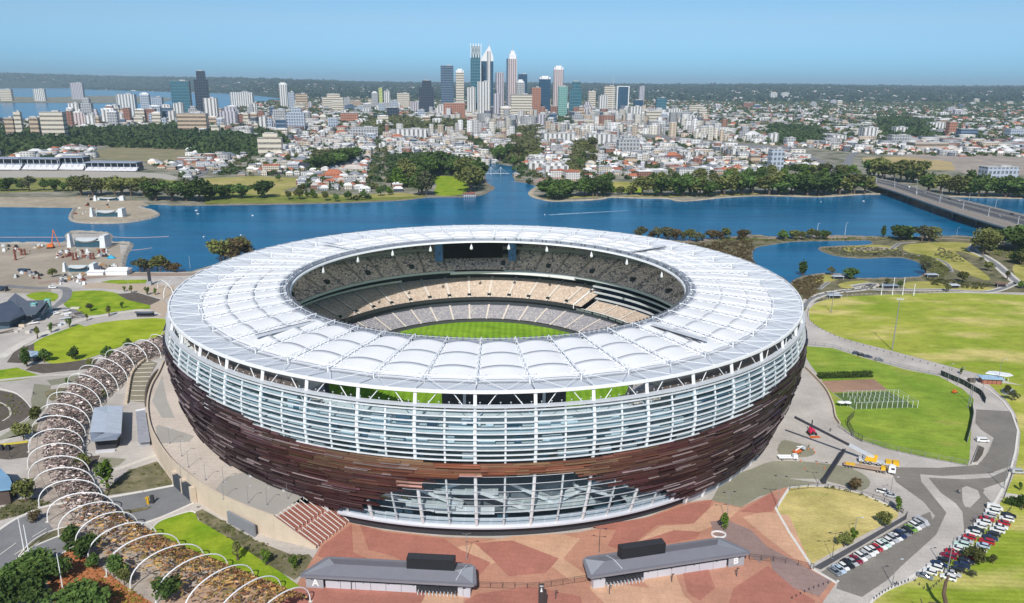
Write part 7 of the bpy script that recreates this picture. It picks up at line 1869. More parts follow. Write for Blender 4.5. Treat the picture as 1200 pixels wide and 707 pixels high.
for i in range(12):
    u0_, u1_ = A_1.lerp(A_2, i / 12), A_1.lerp(A_2, (i + 1) / 12)
    for sx in (-.6, .6): q.beam(u0_ + Vector((sx, 0, 0)), u1_ + Vector((sx, 0, 1.2)), .16)
    q.beam(u0_ + Vector((-.6, 0, 1.2)), u1_ + Vector((.6, 0, 1.2)), .16); q.beam(u0_ + Vector((.6, 0, 1.2)), u0_ + Vector((-.6, 0, 1.2)), .2)
q.box(A_1.x, A_1.y, .3, 1.6, 1.6, 1.6); q.build('boom_lattice', m_boom, o2_); MB().beam(A_1 + Vector((0, 0, .6)), A_2 + Vector((0, 0, .6)), 1.1, .9).build('boom_core', m_boom, o2_)
p = G(1026, 546.5); tr = empty('flatbed_truck', (*G(1024, 552), .1), -.36, label='long low loader truck with white cab parked below the yellow crane', cat='truck')
MB().box(-4, 0, 1.0, 15, 2.5, .3).build('flatbed', M('trailer_tan', (.42, .30, .22), .8), tr); MB().box(-4, 0, .7, 14.6, 1.2, .3).build('trailer_beam', m_tyre, tr)
q = MB(); q.box(6.4, 0, .9, 2.6, 2.5, 2.5, taper=.94); q.box(6.2, 0, 3.3, 1.8, 2.2, .5, taper=.8); q.build('cab', m_white, tr); MB().box(7.65, 0, 2.1, .15, 2.2, .9).build('windscreen', m_wind, tr); MB().box(6.6, 0, 2.2, 1.3, 2.53, .8).build('side_window', m_wind, tr)
MB().box(3.2, 0, 1.3, 1.6, 2.2, 1.2).build('load_box', m_yel, tr); MB().box(-9, 0, 1.3, 3.6, 2.2, .2).build('ramp', m_yel, tr)
for x in (6.6, 3.6, 2.4, 1.2): wheel_pair(tr, x, 1.25, .5)
for x in (-8, -9.2, -10.4): wheel_pair(tr, x, 1.25, .45)
t = empty('tray_truck', (*G(923, 538.5), .1), .02, label='small white tray truck parked by the stadium wall', cat='truck')
MB().box(-1.2, 0, .9, 5.6, 2.2, .25).box(-1.2, 1.05, 1.1, 5.6, .08, .4).box(-1.2, -1.05, 1.1, 5.6, .08, .4).build('tray', m_white, t); q = MB(); q.box(2.9, 0, .6, 1.9, 2.1, 1.7, taper=.9); q.build('cab', m_white, t); MB().box(3.6, 0, 1.4, .4, 1.8, .6).build('windscreen', m_wind, t)
for x in (-2.6, 2.9): wheel_pair(t, x, 1.05, .45)
t = empty('work_platform', (*G(934, 531.5), .1), .5, label='orange and white boom lift folded beside the tray truck', cat='boom lift')
MB().box(0, 0, .5, 3.4, 2.0, .8).build('chassis', m_orange, t); MB().beam((-1.2, 0, 1.5), (2.8, 0, 2.6), .4).beam((2.8, 0, 2.6), (-.6, 0, 3.2), .35).build('boom', m_white, t); MB().box(3.4, 0, 1.4, 1.2, 1.8, 1.1).build('basket', m_wsteel2, t)
for x in (-1.1, 1.1): wheel_pair(t, x, 1.05, .42)
t = empty('crawler_lift', (*G(951, 509), .1), .1, label='red and black machine standing on orange mats beside the crane boom', cat='lifting machine')
MB().box(0, 0, .9, 2.6, 2.0, 1.5, taper=.8).box(0, 1.2, 1.0, 1.6, 1.0, 2.0, taper=.8).build('body', m_red, t)
for s in (-1, 1): MB().box(s * 1.5, 0, 0, .7, 3.4, .9, taper=.9).build('track', m_tyre, t)
MB().beam((0, .8, 2.4), (.2, 1.0, 6.4), .4, .4).build('mast', m_boom, t); MB().box(0, -1.4, .9, 1.2, .8, .9).build('winch', m_boom, t)
for i in range(4): MB().box(-1.8 + i * 1.2, -3.2, .02, 1.0, 1.8, .15).build('mat', m_orange, t)
for i, (px_, py_) in enumerate(((947, 527), (953, 527), (955, 531), (938, 541), (958, 544), (966, 549), (943, 550))):
    MB().box(0, 0, 0, .5, .5, .08).tube([(0, 0, 0), (0, 0, .9)], [.24, .05], 8).build('traffic_cone', m_orange, label='orange cone %s from the left machine towards the dark boom' % ordn(i), cat='traffic cone', group='cones around the crane').location = (*G(px_, py_), .1)
x, y = G(1121, 577)
# people: one continuous body each, standing or walking
def person_mesh(col, seed):
    me = bpy.data.meshes.new('body'); r = random.Random(seed); st = r.uniform(-.25, .25)
    vs = [(0, 0, .95), (0, 0, 1.2), (0, 0, 1.42), (0, 0, 1.53), (0, 0, 1.66), (0, 0, 1.74), (-.10, 0, .88), (-.11, st, .48), (-.11, st * 1.1, .06), (-.11, st * 1.1 + .14, .03), (.10, 0, .88), (.11, -st, .48), (.11, -st * 1.1, .06), (.11, -st * 1.1 + .14, .03),
          (-.19, 0, 1.40), (-.26, -st * .5, 1.12), (-.27, .08, .88), (-.27, .10, .80), (.19, 0, 1.40), (.26, st * .5, 1.12), (.27, .08, .88), (.27, .10, .80)]
    es = [(0, 1), (1, 2), (2, 3), (3, 4), (4, 5), (0, 6), (6, 7), (7, 8), (8, 9), (0, 10), (10, 11), (11, 12), (12, 13), (2, 14), (14, 15), (15, 16), (16, 17), (2, 18), (18, 19), (19, 20), (20, 21)]
    me.from_pydata(vs, es, []); rad = [.15, .14, .15, .06, .10, .075, .09, .065, .045, .04, .09, .065, .045, .04, .06, .045, .035, .03, .06, .045, .035, .03]
    o = bpy.data.objects.new('body', me); COL.objects.link(o); m_ = o.modifiers.new('skin', 'SKIN')
    for i, v in enumerate(me.skin_vertices[0].data): v.radius = (rad[i], rad[i]); v.use_root = (i == 0)
    bpy.context.view_layer.update(); dg = bpy.context.evaluated_depsgraph_get(); m2 = bpy.data.meshes.new_from_object(o.evaluated_get(dg)); bpy.data.objects.remove(o)
    m2.materials.clear()
    for mm in (M('trousers', (.04, .045, .07), .9, var=0), M('shirt_%d' % seed, col, .9, var=0), M('skin', (.5, .32, .24), .7, var=0)): m2.materials.append(mm)
    for pl in m2.polygons: z = pl.center.z; pl.material_index = 0 if z < .95 and abs(pl.center.x) < .22 else 2 if z > 1.5 or z < .92 else 1
    return m2
pm = [person_mesh(c, i) for i, c in enumerate([(.05, .05, .06), (.6, .6, .6), (.5, .45, .05), (.1, .15, .35)])]
for i, (px_, py_, k_, lb) in enumerate(((1122, 578, 0, 'person in dark clothes standing on the dark road paving above the pale wedge'), (1124, 579, 1, 'person in a pale shirt beside the one in dark clothes on the road'), (1140, 613, 0, 'person in dark clothes on the road by the right car row'), (1142, 610, 3, 'person in a blue shirt walking by the right car row'), (534, 700, 0, 'person in dark clothes below the turnstiles of gate A'),
    (1050, 687, 0, 'person in dark clothes by the grass edge light pole'), (948, 524, 2, 'person in a yellow shirt near the red machine'), (973, 506, 0, 'person in dark clothes under the crane boom'), (1009, 544, 2, 'person in a yellow shirt behind the yellow crane'), (232, 596, 1, 'person in a pale shirt near the tunnel mouth'), (40, 463, 0, 'person in dark clothes by the sunken garden'))):
    x, y = G(px_, py_); o = bpy.data.objects.new('person', pm[k_]); COL.objects.link(o); o.location = (x, y, .18); o.rotation_euler = (0, 0, i * 1.3); props(o, lb, 'person', 'people on foot')
# totem sign with restroom figures
t = empty('totem_sign', (*G(634, 713), 0), 0, label='tall dark totem sign with small white figures near its top', cat='sign')
MB().box(0, 0, 0, 1.7, .4, 8.4).build('panel', M('totem', (.055, .045, .045), .5), t); q = MB()
for i, x in enumerate((-.4, 0, .4)): q.box(x, -.22, 7.5, .16, .04, .4).box(x, -.22, 7.95, .14, .04, .14)
q.build('small_figures', m_white, t); q = MB(); q.tube([(0, -.25, 7.0), (0, -.22, 7.0)], .16, 12).tube([(0, -.25, 6.1), (0, -.22, 6.1)], .34, 12)
q.add([(-.3, -.23, 6.55), (.3, -.23, 6.55), (0, -.23, 7.0)], [(0, 1, 2)]); q.build('large_figure', m_white, t); MB().box(1.3, .3, 0, .7, .3, 5.6).build('side_panel', M('totem', ()), t)
# planter ring
q = MB(); n = 24
for i in range(n):
    a0, a1 = 2 * PI * i / n, 2 * PI * (i + 1) / n; q.beam((2.4 * math.cos(a0), 1.9 * math.sin(a0), .25), (2.4 * math.cos(a1), 1.9 * math.sin(a1), .25), .4, .5)
pl = q.build('planter', m_white, label='white oval planter ring on the forecourt behind gate B', cat='planter'); pl.location = (*G(842, 627.5), .15)
# bollards on the forecourt's lower right and grass edges
k_ = 0
bl = MB().tube([(0, 0, 0), (0, 0, 1.0)], .14, 6).build('bollard', m_poled, label='', cat='bollard', group='black bollards along the grass edges')
def bollards(pxs, step, label, z=.1):
    global k_
    for p in resample(smooth_line(world_pts(pxs), 4), step):
        o = bl if k_ == 0 else bl.copy()
        if k_: COL.objects.link(o)
        o.location = (*p, z); o['label'] = label; k_ += 1
bollards([(1024, 703), (1038, 693.5), (1056, 685), (1066, 680.5)], 1.6, 'black bollard on the kerb of the grass below the left car row')
bollards([(1072, 682), (1082, 690), (1088, 693), (1110, 674), (1135, 652), (1160, 625), (1186, 595)], 1.9, 'black bollard along the grass behind the curved double car row')
bollards([(1176, 585), (1182, 568), (1186, 556)], 1.6, 'black bollard on the kerb near the right edge tall pole')
bollards([(928, 703), (945, 694), (958, 689), (975, 683)], 2.0, 'black bollard on the lower right of the forecourt')
bollards([(948, 362), (946, 371), (952, 379), (965, 388), (990, 399), (1030, 411), (1080, 425), (1130, 438)], 4.2, 'short bollard along the near edge of the practice oval')
# oval fence
bar_fence([G(965, 351), G(985, 347.5), G(1030, 345), G(1110, 342.6), G(1200, 345.3)], 1.1, 4.0, 'low white picket fence around the far side of the practice oval', m_path, bars=False)
# curved branch like sculpture at the bottom right
t = empty('sculpture', (*G(1108, 716), 0), 0, label='brown branching steel sculpture rising at the bottom right corner', cat='sculpture'); m_sc = M('sculpture_brown', (.13, .085, .06), .6, var=.2)
s = .29
def sp(px_, py_, dz=0): return ((px_ - 1112) * s, 0.5 * dz, (710 - py_) * s * 1.05)
MB().tube([sp(1118, 716), sp(1112, 704), sp(1108, 692, 1), sp(1109, 680, 2), sp(1111, 672, 2)], [.75, .7, .6, .45, .28], 8).build('trunk', m_sc, t)
MB().tube([sp(1108, 712), sp(1101, 702), sp(1094, 700, -1), sp(1088, 704, -1), sp(1085, 714)], [.5, .42, .4, .4, .4], 8).build('branch', m_sc, t)
MB().tube([sp(1087, 706, -1), sp(1085, 700, -2), sp(1082, 694, -2)], [.28, .22, .18], 6).build('branch', m_sc, t); MB().tube([sp(1086, 710, -1), sp(1079, 706, -2), sp(1074, 712, -2)], [.3, .3, .3], 6).build('branch', m_sc, t)

# ================================================================== SMALL BUILDINGS
m_zinc = M('zinc_roof', (.50, .55, .62), .45, .2, var=.05, scale=.3); m_zincd = M('zinc_dark', (.27, .31, .38), .45, .2, var=.05, scale=.3)
t = empty('kiosk_building', (0, 0, 0), label='silver blue roofed kiosk with folded roof and dark walls beside the arches', cat='kiosk')
Z_ = 6.0; A_ = [G(*p_, Z_) for p_ in ((110, 478), (126, 475.5), (144, 476), (142, 508), (137, 514), (107, 516.5), (105, 507))]
A_ = [(a[0], a[1]) for a in A_]
B_ = [Vector((*G(119, 487, 7.2), 7.2)), Vector((*G(126, 486, 7.2), 7.2)), Vector((*G(125, 508, 7.2), 7.2))]
q = MB(); q.prism(A_, Z_ - .6, Z_); q.build('roof', m_zincd, t)
a_ = [Vector((*p_, Z_ + .02)) for p_ in A_]; r1, r2 = Vector((*G(126, 485, 7.3), 7.3)), Vector((*G(123, 507, 7.3), 7.3))
MB().add([a_[0], a_[1], r1, r2, a_[5], a_[6]], [(0, 5, 3, 2), (0, 2, 1)]).build('roof_slope', m_zinc, t); MB().add([a_[1], a_[2], a_[3], r2, r1], [(0, 4, 3, 2, 1)]).build('roof_slope', M('zinc_bright', (.60, .65, .72), .42, .2), t); MB().add([a_[5], a_[4], a_[3], r2], [(0, 1, 2, 3)]).build('roof_slope', m_zincd, t)
cen = Vector((sum(a[0] for a in A_) / 7, sum(a[1] for a in A_) / 7)); inn = [tuple(cen + (Vector(a) - cen) * .80) for a in A_]
MB().prism(inn, 0, Z_ - .6).build('wall', m_dark, t); w0, w1 = G(112, 531), G(135, 529); MB().beam((w0[0], w0[1], .6), (w1[0], w1[1], .6), .4, 1.2).build('counter', m_canopy, t)
q = [G(*p_, 3.0) for p_ in ((159, 482), (170, 480), (176, 517), (162, 518.5))]
t = empty('flat_roofed_shelter', (0, 0, 0), label='grey flat roofed shelter against the curved podium wall', cat='shelter'); MB().prism(q, 2.7, 3.0).build('roof', M('shelter_grey', (.30, .31, .35), .6), t); MB().prism([tuple(Vector(a).lerp(Vector(q[0]).lerp(Vector(q[2]), .5), .1)) for a in q], 0, 2.7).build('wall', m_gwall, t)
a, c = q[0], q[1]; MB().beam((*a, 3.3), (*c, 3.3), .6, .5).build('parapet', m_white, t)
# terraces and their walls beside the arbour
tw = empty('garden_wall', (0, 0, 0), label='stepped stone wall between the arbour and the sloping terraces', cat='wall')
ln_ = resample(smooth_line(world_pts([(148, 474), (150, 460), (154, 440), (164, 428), (174, 420)]), 4), 1.6)
for i in range(len(ln_) - 1): ribbon('wall_block', [ln_[i], ln_[i + 1]], 1.0 + .5 * (i % 2), 0, 1.5 + .12 * (i % 3), m_podw, tw)
dk = empty('retaining_wall', (0, 0, 0), label='dark curved retaining wall at the foot of the podium deck', cat='wall')
ln_ = smooth_line(world_pts([(171, 477), (172, 460), (178, 446), (186, 437)]), 4); ribbon('wall_panel', ln_, .8, 0, 2.2, m_mulch, dk)
for i in range(9):
    l0 = lerp2(G(152, 470), G(160, 428), i / 8); l1 = lerp2(G(170, 470), G(181, 427), i / 8); ribbon('terrace_edge', [l0, l1], .25, .2, .45, m_path, None)
# blue roofed hall at left edge
t = empty('hall', (0, 0, 0), label='building with a bright blue grey roof cut by the left edge', cat='building'); Zh = 7
q = [G(*p_, Zh) for p_ in ((-40, 545), (0, 548), (11, 559), (14, 566), (12, 572), (-5, 574), (-40, 576))]
MB().prism(q, Zh - .8, Zh).build('roof', M('blue_roof', (.20, .36, .52), .5, var=.06, scale=.2), t); c0 = Vector((sum(a[0] for a in q) / 7, sum(a[1] for a in q) / 7)); MB().prism([tuple(c0 + (Vector(a) - c0) * .86) for a in q], 0, Zh - .8).build('wall', M('hall_brown', (.10, .07, .06), .7), t)
bp_ = [G(12, 572), G(20, 584)]; MB().beam((*bp_[0], 3), (*bp_[1], 2.5), .6, 5).build('side_wall', m_dark, t)
# yellow marked steps
for px_, lb in ((2, 'left of two dark bins on the yellow marked steps'), (10, 'right of two dark bins on the yellow marked steps')):
    MB().box(0, 0, 0, 1.6, 1.2, 2.2).box(0, 0, 2.2, 1.2, .8, .2).build('bin', m_dark, label=lb, cat='bin').location = (*G(px_, 528), .15)
q_ = MB(); p0, p1 = G(0, 522.5), G(33, 518.5); q_.beam((*p0, .35), (*p1, .35), 1.0, .6); q_.build('yellow_edge', M('edge_yellow', (.62, .52, .06), .8), kind='structure')
MB().tube([(0, 0, 0), (0, 0, 2.4)], .5, 8).box(0, 0, 2.4, 1.2, 1.2, .3).build('yellow_post', m_yel, label='yellow post in the middle of the service road', cat='post').location = (*G(173.5, 591), .1)
MB().box(0, 0, 0, 1.1, .8, 3.2).build('dark_cabinet', m_dark, label='dark upright cabinet right of the yellow post on the service road', cat='cabinet').location = (*G(179, 590), .1)
# small blue kiosk on left
t = empty('garden_kiosk', (*G(39, 422), 0), -.1, label='small kiosk with a pale blue roof by the strip of lawn', cat='kiosk'); MB().box(0, 0, 0, 8, 5.5, 3.4).build('wall', m_dark, t); MB().box(0, 0, 3.4, 10.5, 7.5, .5).build('roof', M('kiosk_blue', (.34, .46, .58), .5), t); MB().box(-1, -.2, 3.9, 3, 3, .3).build('roof_hatch', m_zinc, t)
# playground building with dark folded roofs and turquoise towers
t = empty('play_building', (0, 0, 0), label='large dark folded roof building at the left edge by the playground', cat='building')
m_dr = M('dark_roof', (.085, .10, .135), .45, .2, var=.12, scale=.2); m_dr2 = M('dark_roof2', (.13, .145, .175), .45, .2, var=.1, scale=.2)
def roof_face(name, pl, mat, z0=0, thick=.5):
    """pl: (px, py, z) corners"""
    v = [Vector((*G(a, b_, z), z)) for a, b_, z in pl]; n = len(v); vs = v + [w - Vector((0, 0, thick)) for w in v]
    return MB().add(vs, [tuple(range(n)), tuple(range(2 * n - 1, n - 1, -1))] + [((i + 1) % n, i, n + i, n + (i + 1) % n) for i in range(n)]).build(name, mat, t)
roof_face('roof_slope', [(9, 352, 7), (18, 343.5, 9), (37, 356, 7), (20, 362, 7)], m_dr2)
roof_face('roof_slope', [(-40, 362, 8), (0, 356, 8), (12, 352, 8), (24, 362, 7.5), (30, 368, 6), (12, 376, 6), (-40, 380, 6)], m_dr)
roof_face('roof_slope', [(20, 353, 8.2), (57, 351.5, 8.5), (42, 368, 6.2), (31, 370, 6.1)], m_dr2)
roof_face('roof_slope', [(44, 364, 6), (57, 352, 8.4), (58, 358, 5), (50, 368, 4.5)], m_dr)
q = [G(*p_, 5) for p_ in ((-40, 362), (10, 358), (28, 366), (10, 376), (-40, 382))]; MB().prism(q, 0, 5.6).build('wall', M('play_wall', (.08, .13, .17), .5), t)
for px_, py_, h_, lb in ((42, 371, 9.5, 'left turquoise slatted play tower beside the dark roofs'), (58, 367, 10, 'right turquoise slatted play tower beside the dark roofs')):
    q = empty('play_tower', (*G(px_, py_), 0), .2, label=lb, cat='play tower'); m_tq = M('turquoise', (.25, .60, .56), .5)
    for sx in (-1, 1):
        for sy in (-1, 1): MB().box(sx * 1.3, sy * 1.3, 0, .3, .3, h_).build('post', m_tq, q)
    for k in range(6): MB().box(0, 0, h_ * (.25 + k * .13), 2.7, 2.7, .45).build('platform', m_tq if k % 2 else m_wsteel2, q)
rq = random.Random(4)
for i in range(34):   # low walls, decks and rocks of the playground
    px_ = rq.uniform(5, 92); py_ = 372 + (82 - px_) * .22 + rq.uniform(-9, 10); x, y = G(px_, py_); k = rq.random()
    if k < .45:
        w_ = rq.uniform(2, 6); MB().box(0, 0, 0, w_, rq.uniform(.8, 2.4), rq.uniform(.5, 1.6)).build('play_block', rq.choice([m_path, m_podw, m_wsteel2, m_dr]), label=rq.choice(['pale low deck block in the playground beside the dark roofs', 'stone block in the playground beside the dark roofs', 'grey low wall piece in the playground']), cat='block', group='blocks and decks of the playground').location = (x, y, .1)
    else:
        w_ = rq.uniform(3, 8); b_ = MB(); b_.beam((-w_ / 2, 0, .5), (w_ / 2, 0, 1.4), .3).beam((-w_ / 2, 1.2, .5), (w_ / 2, 1.2, 1.4), .3).beam((-w_ / 2, .6, .45), (w_ / 2, .6, 1.3), 1.0, .12); o = b_.build('play_ramp', rq.choice([m_white, m_wsteel2, m_trunk]), label='narrow playground ramp among low blocks by the dark roofs', cat='ramp', group='ramps of the playground'); o.location = (x, y, .1); o.rotation_euler = (0, 0, rq.uniform(.1, .7))
# curved shelter behind round lawn and dark sign column
t = empty('curved_shelter', (*G(170, 371.5), 0), .05, label='low shelter with curved dark grey roof above the round lawn', cat='shelter'); n = 9; vs = []
for i in range(n):
    x = -6.2 + 12.4 * i / (n - 1); y = .8 * (x / 6) ** 2; vs += [(x, y - 2, 3.0), (x, y, 3.7), (x, y + 2, 3.0)]
MB().add(vs, [(i * 3 + j, (i + 1) * 3 + j, (i + 1) * 3 + j + 1, i * 3 + j + 1) for i in range(n - 1) for j in (0, 1)]).build('roof', m_dr2, t); MB().box(0, 1, 0, 11, 1.6, 2.8).build('wall', m_dark, t)
t = empty('sign_column', (*G(176, 334), 0), 0, label='slim black sign column on the path by the shore', cat='sign'); MB().box(0, 0, 0, 2.2, .8, 13).build('panel', m_dark, t); MB().box(0, -1, 0, 3.6, 2.4, 3).build('base', m_gwall, t)
for cx_, lb in (((184, 330), 'left one of two small white arches by the sign column'), ((200, 342), '')):
    pass
q = empty('small_arches', (0, 0, 0), label='pair of crossed white arches by the sign column near the stadium', cat='arches')
for a_, c_, hh_ in (((185, 338), (204, 350), 9), ((192, 350), (215, 334), 9)):
    a1, c1 = Vector((*G(*a_), 0)), Vector((*G(*c_), 0)); MB().tube([(*(a1.lerp(c1, .5 - .5 * math.cos(PI * k / 14))).xy, hh_ * math.sin(PI * k / 14) ** .7) for k in range(15)], .26, 6).build('arch', m_white, q)
# park shelters on the right
for px_, py_, w_, lb, cl in ((981, 327, 8, 'pale roofed shelter on the knoll south of the lake', m_zinc), (977, 349.5, 9, 'pale roofed shelter at the left tip of the practice oval', m_zinc), (1042, 338, 12, 'long shelter with dark front behind the goalposts', m_zincd), (1091, 325, 9, 'pale shelter at the right end of the lake', m_zinc), (1117, 337.5, 7, 'small dark sided shelter right of the goalposts', m_wsteel2), (1172, 336, 8, 'brown fenced enclosure beside the park path', M('brown_screen', (.20, .12, .09), .8))):
    t = empty('park_shelter', (*G(px_, py_), 0), .05, label=lb, cat='shelter'); MB().box(0, 0, 0, w_ * .8, 3.2, 2.6).build('wall', m_dark, t); MB().box(0, -.3, 2.6, w_ * 1.1, 5.4, .35, taper=.94).build('roof', cl, t)
    for s in (-1, 1): MB().box(s * w_ * .5, -2.5, 0, .2, .2, 2.6).build('post', m_wsteel2, t)
# oval pavilion
t = empty('pavilion', (*G(1160, 449), 0), -.12, label='red brown pavilion with pale blue roof and white canopy by the oval', cat='pavilion')
MB().box(0, 0, 0, 9.5, 4, 3.0).build('wall', M('pav_red', (.36, .14, .09), .8), t); MB().box(0, 0, 3.0, 11.5, 6, .35).build('roof', M('pav_blue', (.36, .52, .68), .5), t)
for i in range(5): MB().box(-4.4 + i * 2.2, -2.05, .2, .18, .12, 2.7).build('mullion', m_dark, t)
MB().prism([(-1.5, 3.2), (7.5, -.4), (11.5, 1.5), (11.2, 4.2), (5.0, 7.0), (1.8, 6.6)], 4.0, 4.4).build('canopy', m_white, t)
for x_, y_ in ((7, .5), (10.5, 3.5), (2, 5.5)): MB().tube([(x_, y_, 0), (x_, y_, 4)], .15, 6).build('post', m_white, t)
MB().box(-9, .5, 0, 3, 3, 1.6).build('side_wall', m_mulch, t)
# glass domed shelter near the pavilion
t = empty('dome_shelter', (*G(1181, 461), 0), 0, label='small blue grey dome shelter right of the oval pavilion', cat='shelter'); n = 12; vs = [(3.2 * math.cos(2 * PI * k / n) * math.cos(e), 3.2 * math.sin(2 * PI * k / n) * math.cos(e), 3.2 * math.sin(e)) for e in (0, .5, 1.0, 1.5) for k in range(n)]
MB().add(vs, [(i * n + k, i * n + (k + 1) % n, (i + 1) * n + (k + 1) % n, (i + 1) * n + k) for i in range(3) for k in range(n)]).build('dome', m_zincd, t)
t = empty('white_umbrella', (*G(985, 477), 0), 0, label='pair of white shade umbrellas by the field gate', cat='umbrella')
for dx in (0, 3.2):
    n = 8; vs = [(dx, 0, 3.2)] + [(dx + 1.9 * math.cos(2 * PI * k / n), 1.9 * math.sin(2 * PI * k / n), 2.5) for k in range(n)]; MB().add(vs, [(0, 1 + k, 1 + (k + 1) % n) for k in range(n)]).build('umbrella_top', m_white, t); MB().tube([(dx, 0, 0), (dx, 0, 3.1)], .06, 5).build('umbrella_pole', m_white, t)
t = empty('mower', (*G(1118.5, 461), .1), .4, label='small red mower on the training field near the mesh screen', cat='mower'); MB().box(0, 0, .4, 2.4, 1.3, .7).box(-.5, 0, 1.1, .9, 1.1, .8).build('body', m_orange, t)
for x_ in (-.8, .8): wheel_pair(t, x_, .8, .4)
# field side kerb wall
kw = empty('boundary_wall', (0, 0, 0), label='low curved wall between stadium paving and training field', cat='wall'); ribbon('wall_run', smooth_line(world_pts([(944, 432), (956, 444), (968, 458), (976, 475), (979, 490), (984, 498)]), 4), .6, 0, 1.4, m_podw, kw)
t = empty('planter_island', (0, 0, 0), label='low grey planted island at the right end of the training field', cat='planter'); MB().prism([G(*p_) for p_ in ((1138, 545), (1147, 522), (1156, 526), (1153, 536), (1146, 545))], 0, .8).build('kerb', m_path, t); MB().prism([G(*p_) for p_ in ((1140, 544), (1147, 525), (1153, 528), (1151, 535), (1145, 543))], .1, 1.2).build('planting', m_mulch, t)

# ================================================================== BRIDGE WORKS AND BUILDING SITE
m_rustc = M('rust_steel', (.20, .065, .045), .8, var=.2, scale=.5)
def abutment(x0, x1, ybase, w_, h_, label):
    """concrete pylon base: two towers, a curved bowl beam and a dark front"""
    p0, p1 = Vector(G(x0, ybase)), Vector(G(x1, ybase)); L = (p1 - p0).length; t = empty('bridge_pier', (*p0, 0), math.atan2(p1.y - p0.y, p1.x - p0.x), label=label, cat='bridge pier', group='bridge piers under construction')
    q = MB(); q.box(L * .08, 2, 0, L * .10, w_ * .5, h_, taper=.45); q.build('tower', m_slab, t); MB().box(L * .9, 4, 0, L * .14, w_, h_ * .9, taper=.8).build('tower', m_slab, t)
    n = 9; vs = []
    for i in range(n):
        u = i / (n - 1); x = L * (.24 + .5 * u); z = h_ * (.50 + .16 * (2 * u - 1) ** 2); vs += [(x, 0, z - h_ * .12), (x, -1.6, z), (x, 2.5, z + .4), (x, 4, z - h_ * .1)]
    MB().add(vs, [(i * 4 + j, (i + 1) * 4 + j, (i + 1) * 4 + j + 1, i * 4 + j + 1) for i in range(n - 1) for j in range(3)]).build('curved_beam', m_slab, t)
    MB().box(L * .5, 2.6, 0, L * .56, 4, h_ * .46).build('recess', M('recess_blue', (.03, .09, .13), .5), t); MB().box(L * .5, w_ * .8, 0, L * .8, w_ * .5, h_ * .55).build('back_wall', m_slab, t)
    MB().box(L * .5, 5, 0, L * 1.05, w_ * 1.3, .8).build('footing', M('pale_rock', ()), t); return t
abutment(104, 146, 255, 12, 11, 'white bridge pier base on the sandy spit across the river')
abutment(78, 127, 291, 14, 13, 'large white bridge pier base at the near river edge')
abutment(72, 112, 320, 9, 8, 'smaller white pier base above the white site tents')
abutment(108, 146, 236, 7, 7, 'white land pier behind the sandy spit')
for i, (px_, py_, h_, lb) in enumerate(((18.5, 305, 9.5, 'lone rusty steel column at the left of the building site'), (25.5, 299, 5.5, 'left one of two short rusty columns'), (29.5, 299, 5.5, 'right one of two short rusty columns'), (86, 305, 6.5, 'left rusty column before the large pier'), (90, 305, 6.5, 'second rusty column before the large pier'), (106.5, 304, 5.5, 'third rusty column before the large pier'), (110, 304, 5.5, 'right rusty column before the large pier'), (81.5, 299, 2.8, 'stub rusty column left of the tall ones'), (116.5, 297, 3.5, 'short rusty column right of the tall ones'), (123, 297, 2.4, 'shortest rusty column at the right'))):
    MB().tube([(0, 0, 0), (0, 0, h_)], .85, 10).box(0, 0, 0, 2.4, 2.4, .4).build('steel_column', m_rustc, label=lb, cat='column', group='rusty columns on the building site').location = (*G(px_, py_), .1)
x, y = G(59.5, 291); t = empty('crawler_crane', (x, y, .1), .3, label='orange crawler crane with a raised frame boom on the shore', cat='crane'); MB().box(0, 0, 1.2, 5, 3.6, 2.8, taper=.85).build('body', m_orange, t)
for s in (-1, 1): MB().box(0, s * 2.2, 0, 6, .9, 1.2, taper=.9).build('track', m_tyre, t)
MB().beam((1, 0, 3), (4.2, 0, 17), .6).beam((8, 0, 1), (4.2, 0, 17), .5).beam((1.6, 0, 6), (7.2, 0, 5), .3).build('boom', m_orange, t)
def tent(x0, x1, py_, h_, d_, label):
    p0, p1 = Vector(G(x0, py_)), Vector(G(x1, py_)); L = (p1 - p0).length; t = empty('site_tent', (*p0, 0), math.atan2(p1.y - p0.y, p1.x - p0.x), label=label, cat='tent'); MB().box(L / 2, d_ / 2, 0, L, d_, h_ * .7).build('wall', m_white, t); q = MB(); q.hip(L / 2, d_ / 2, h_ * .7 + .02, L, d_, h_ * .35, ridge=.85); q.build('roof', M('tent_white', (.82, .82, .84), .6), t)
tent(102, 121, 323, 3.6, 8, 'smaller white site tent left of the long one'); tent(124, 149, 323, 5.4, 10, 'long white site tent at the shore')
t = empty('blue_tarpaulin', (*G(130.5, 303), .1), 0, label='bright blue tarpaulin covered heap on the building site', cat='tarpaulin'); n = 8; vs = [(0, 0, 3.2)] + [(4.2 * math.cos(2 * PI * k / n) * (1 + .15 * (k % 2)), 2.6 * math.sin(2 * PI * k / n), .2) for k in range(n)]; MB().add(vs, [(0, 1 + k, 1 + (k + 1) % n) for k in range(n)]).build('sheet', M('tarp_blue', (.02, .33, .52), .5, var=.15, scale=.6), t)
for px_, py_, lb in ((29, 320, 'dark blue articulated tipper on the sand'), (2, 341, 'dark blue tipper at the left edge of the site')):
    t = empty('tipper', (*G(px_, py_), .1), -.2, label=lb, cat='truck'); MB().box(-1, 0, 1.2, 7, 3, 2.0, taper=1.12).build('tray', M('tipper_blue', (.03, .05, .09), .5), t); MB().box(4, 0, 1.0, 2.2, 2.6, 2.4, taper=.85).build('cab', m_dark, t)
    for x_ in (-3, 0, 4): wheel_pair(t, x_, 1.5, .8)
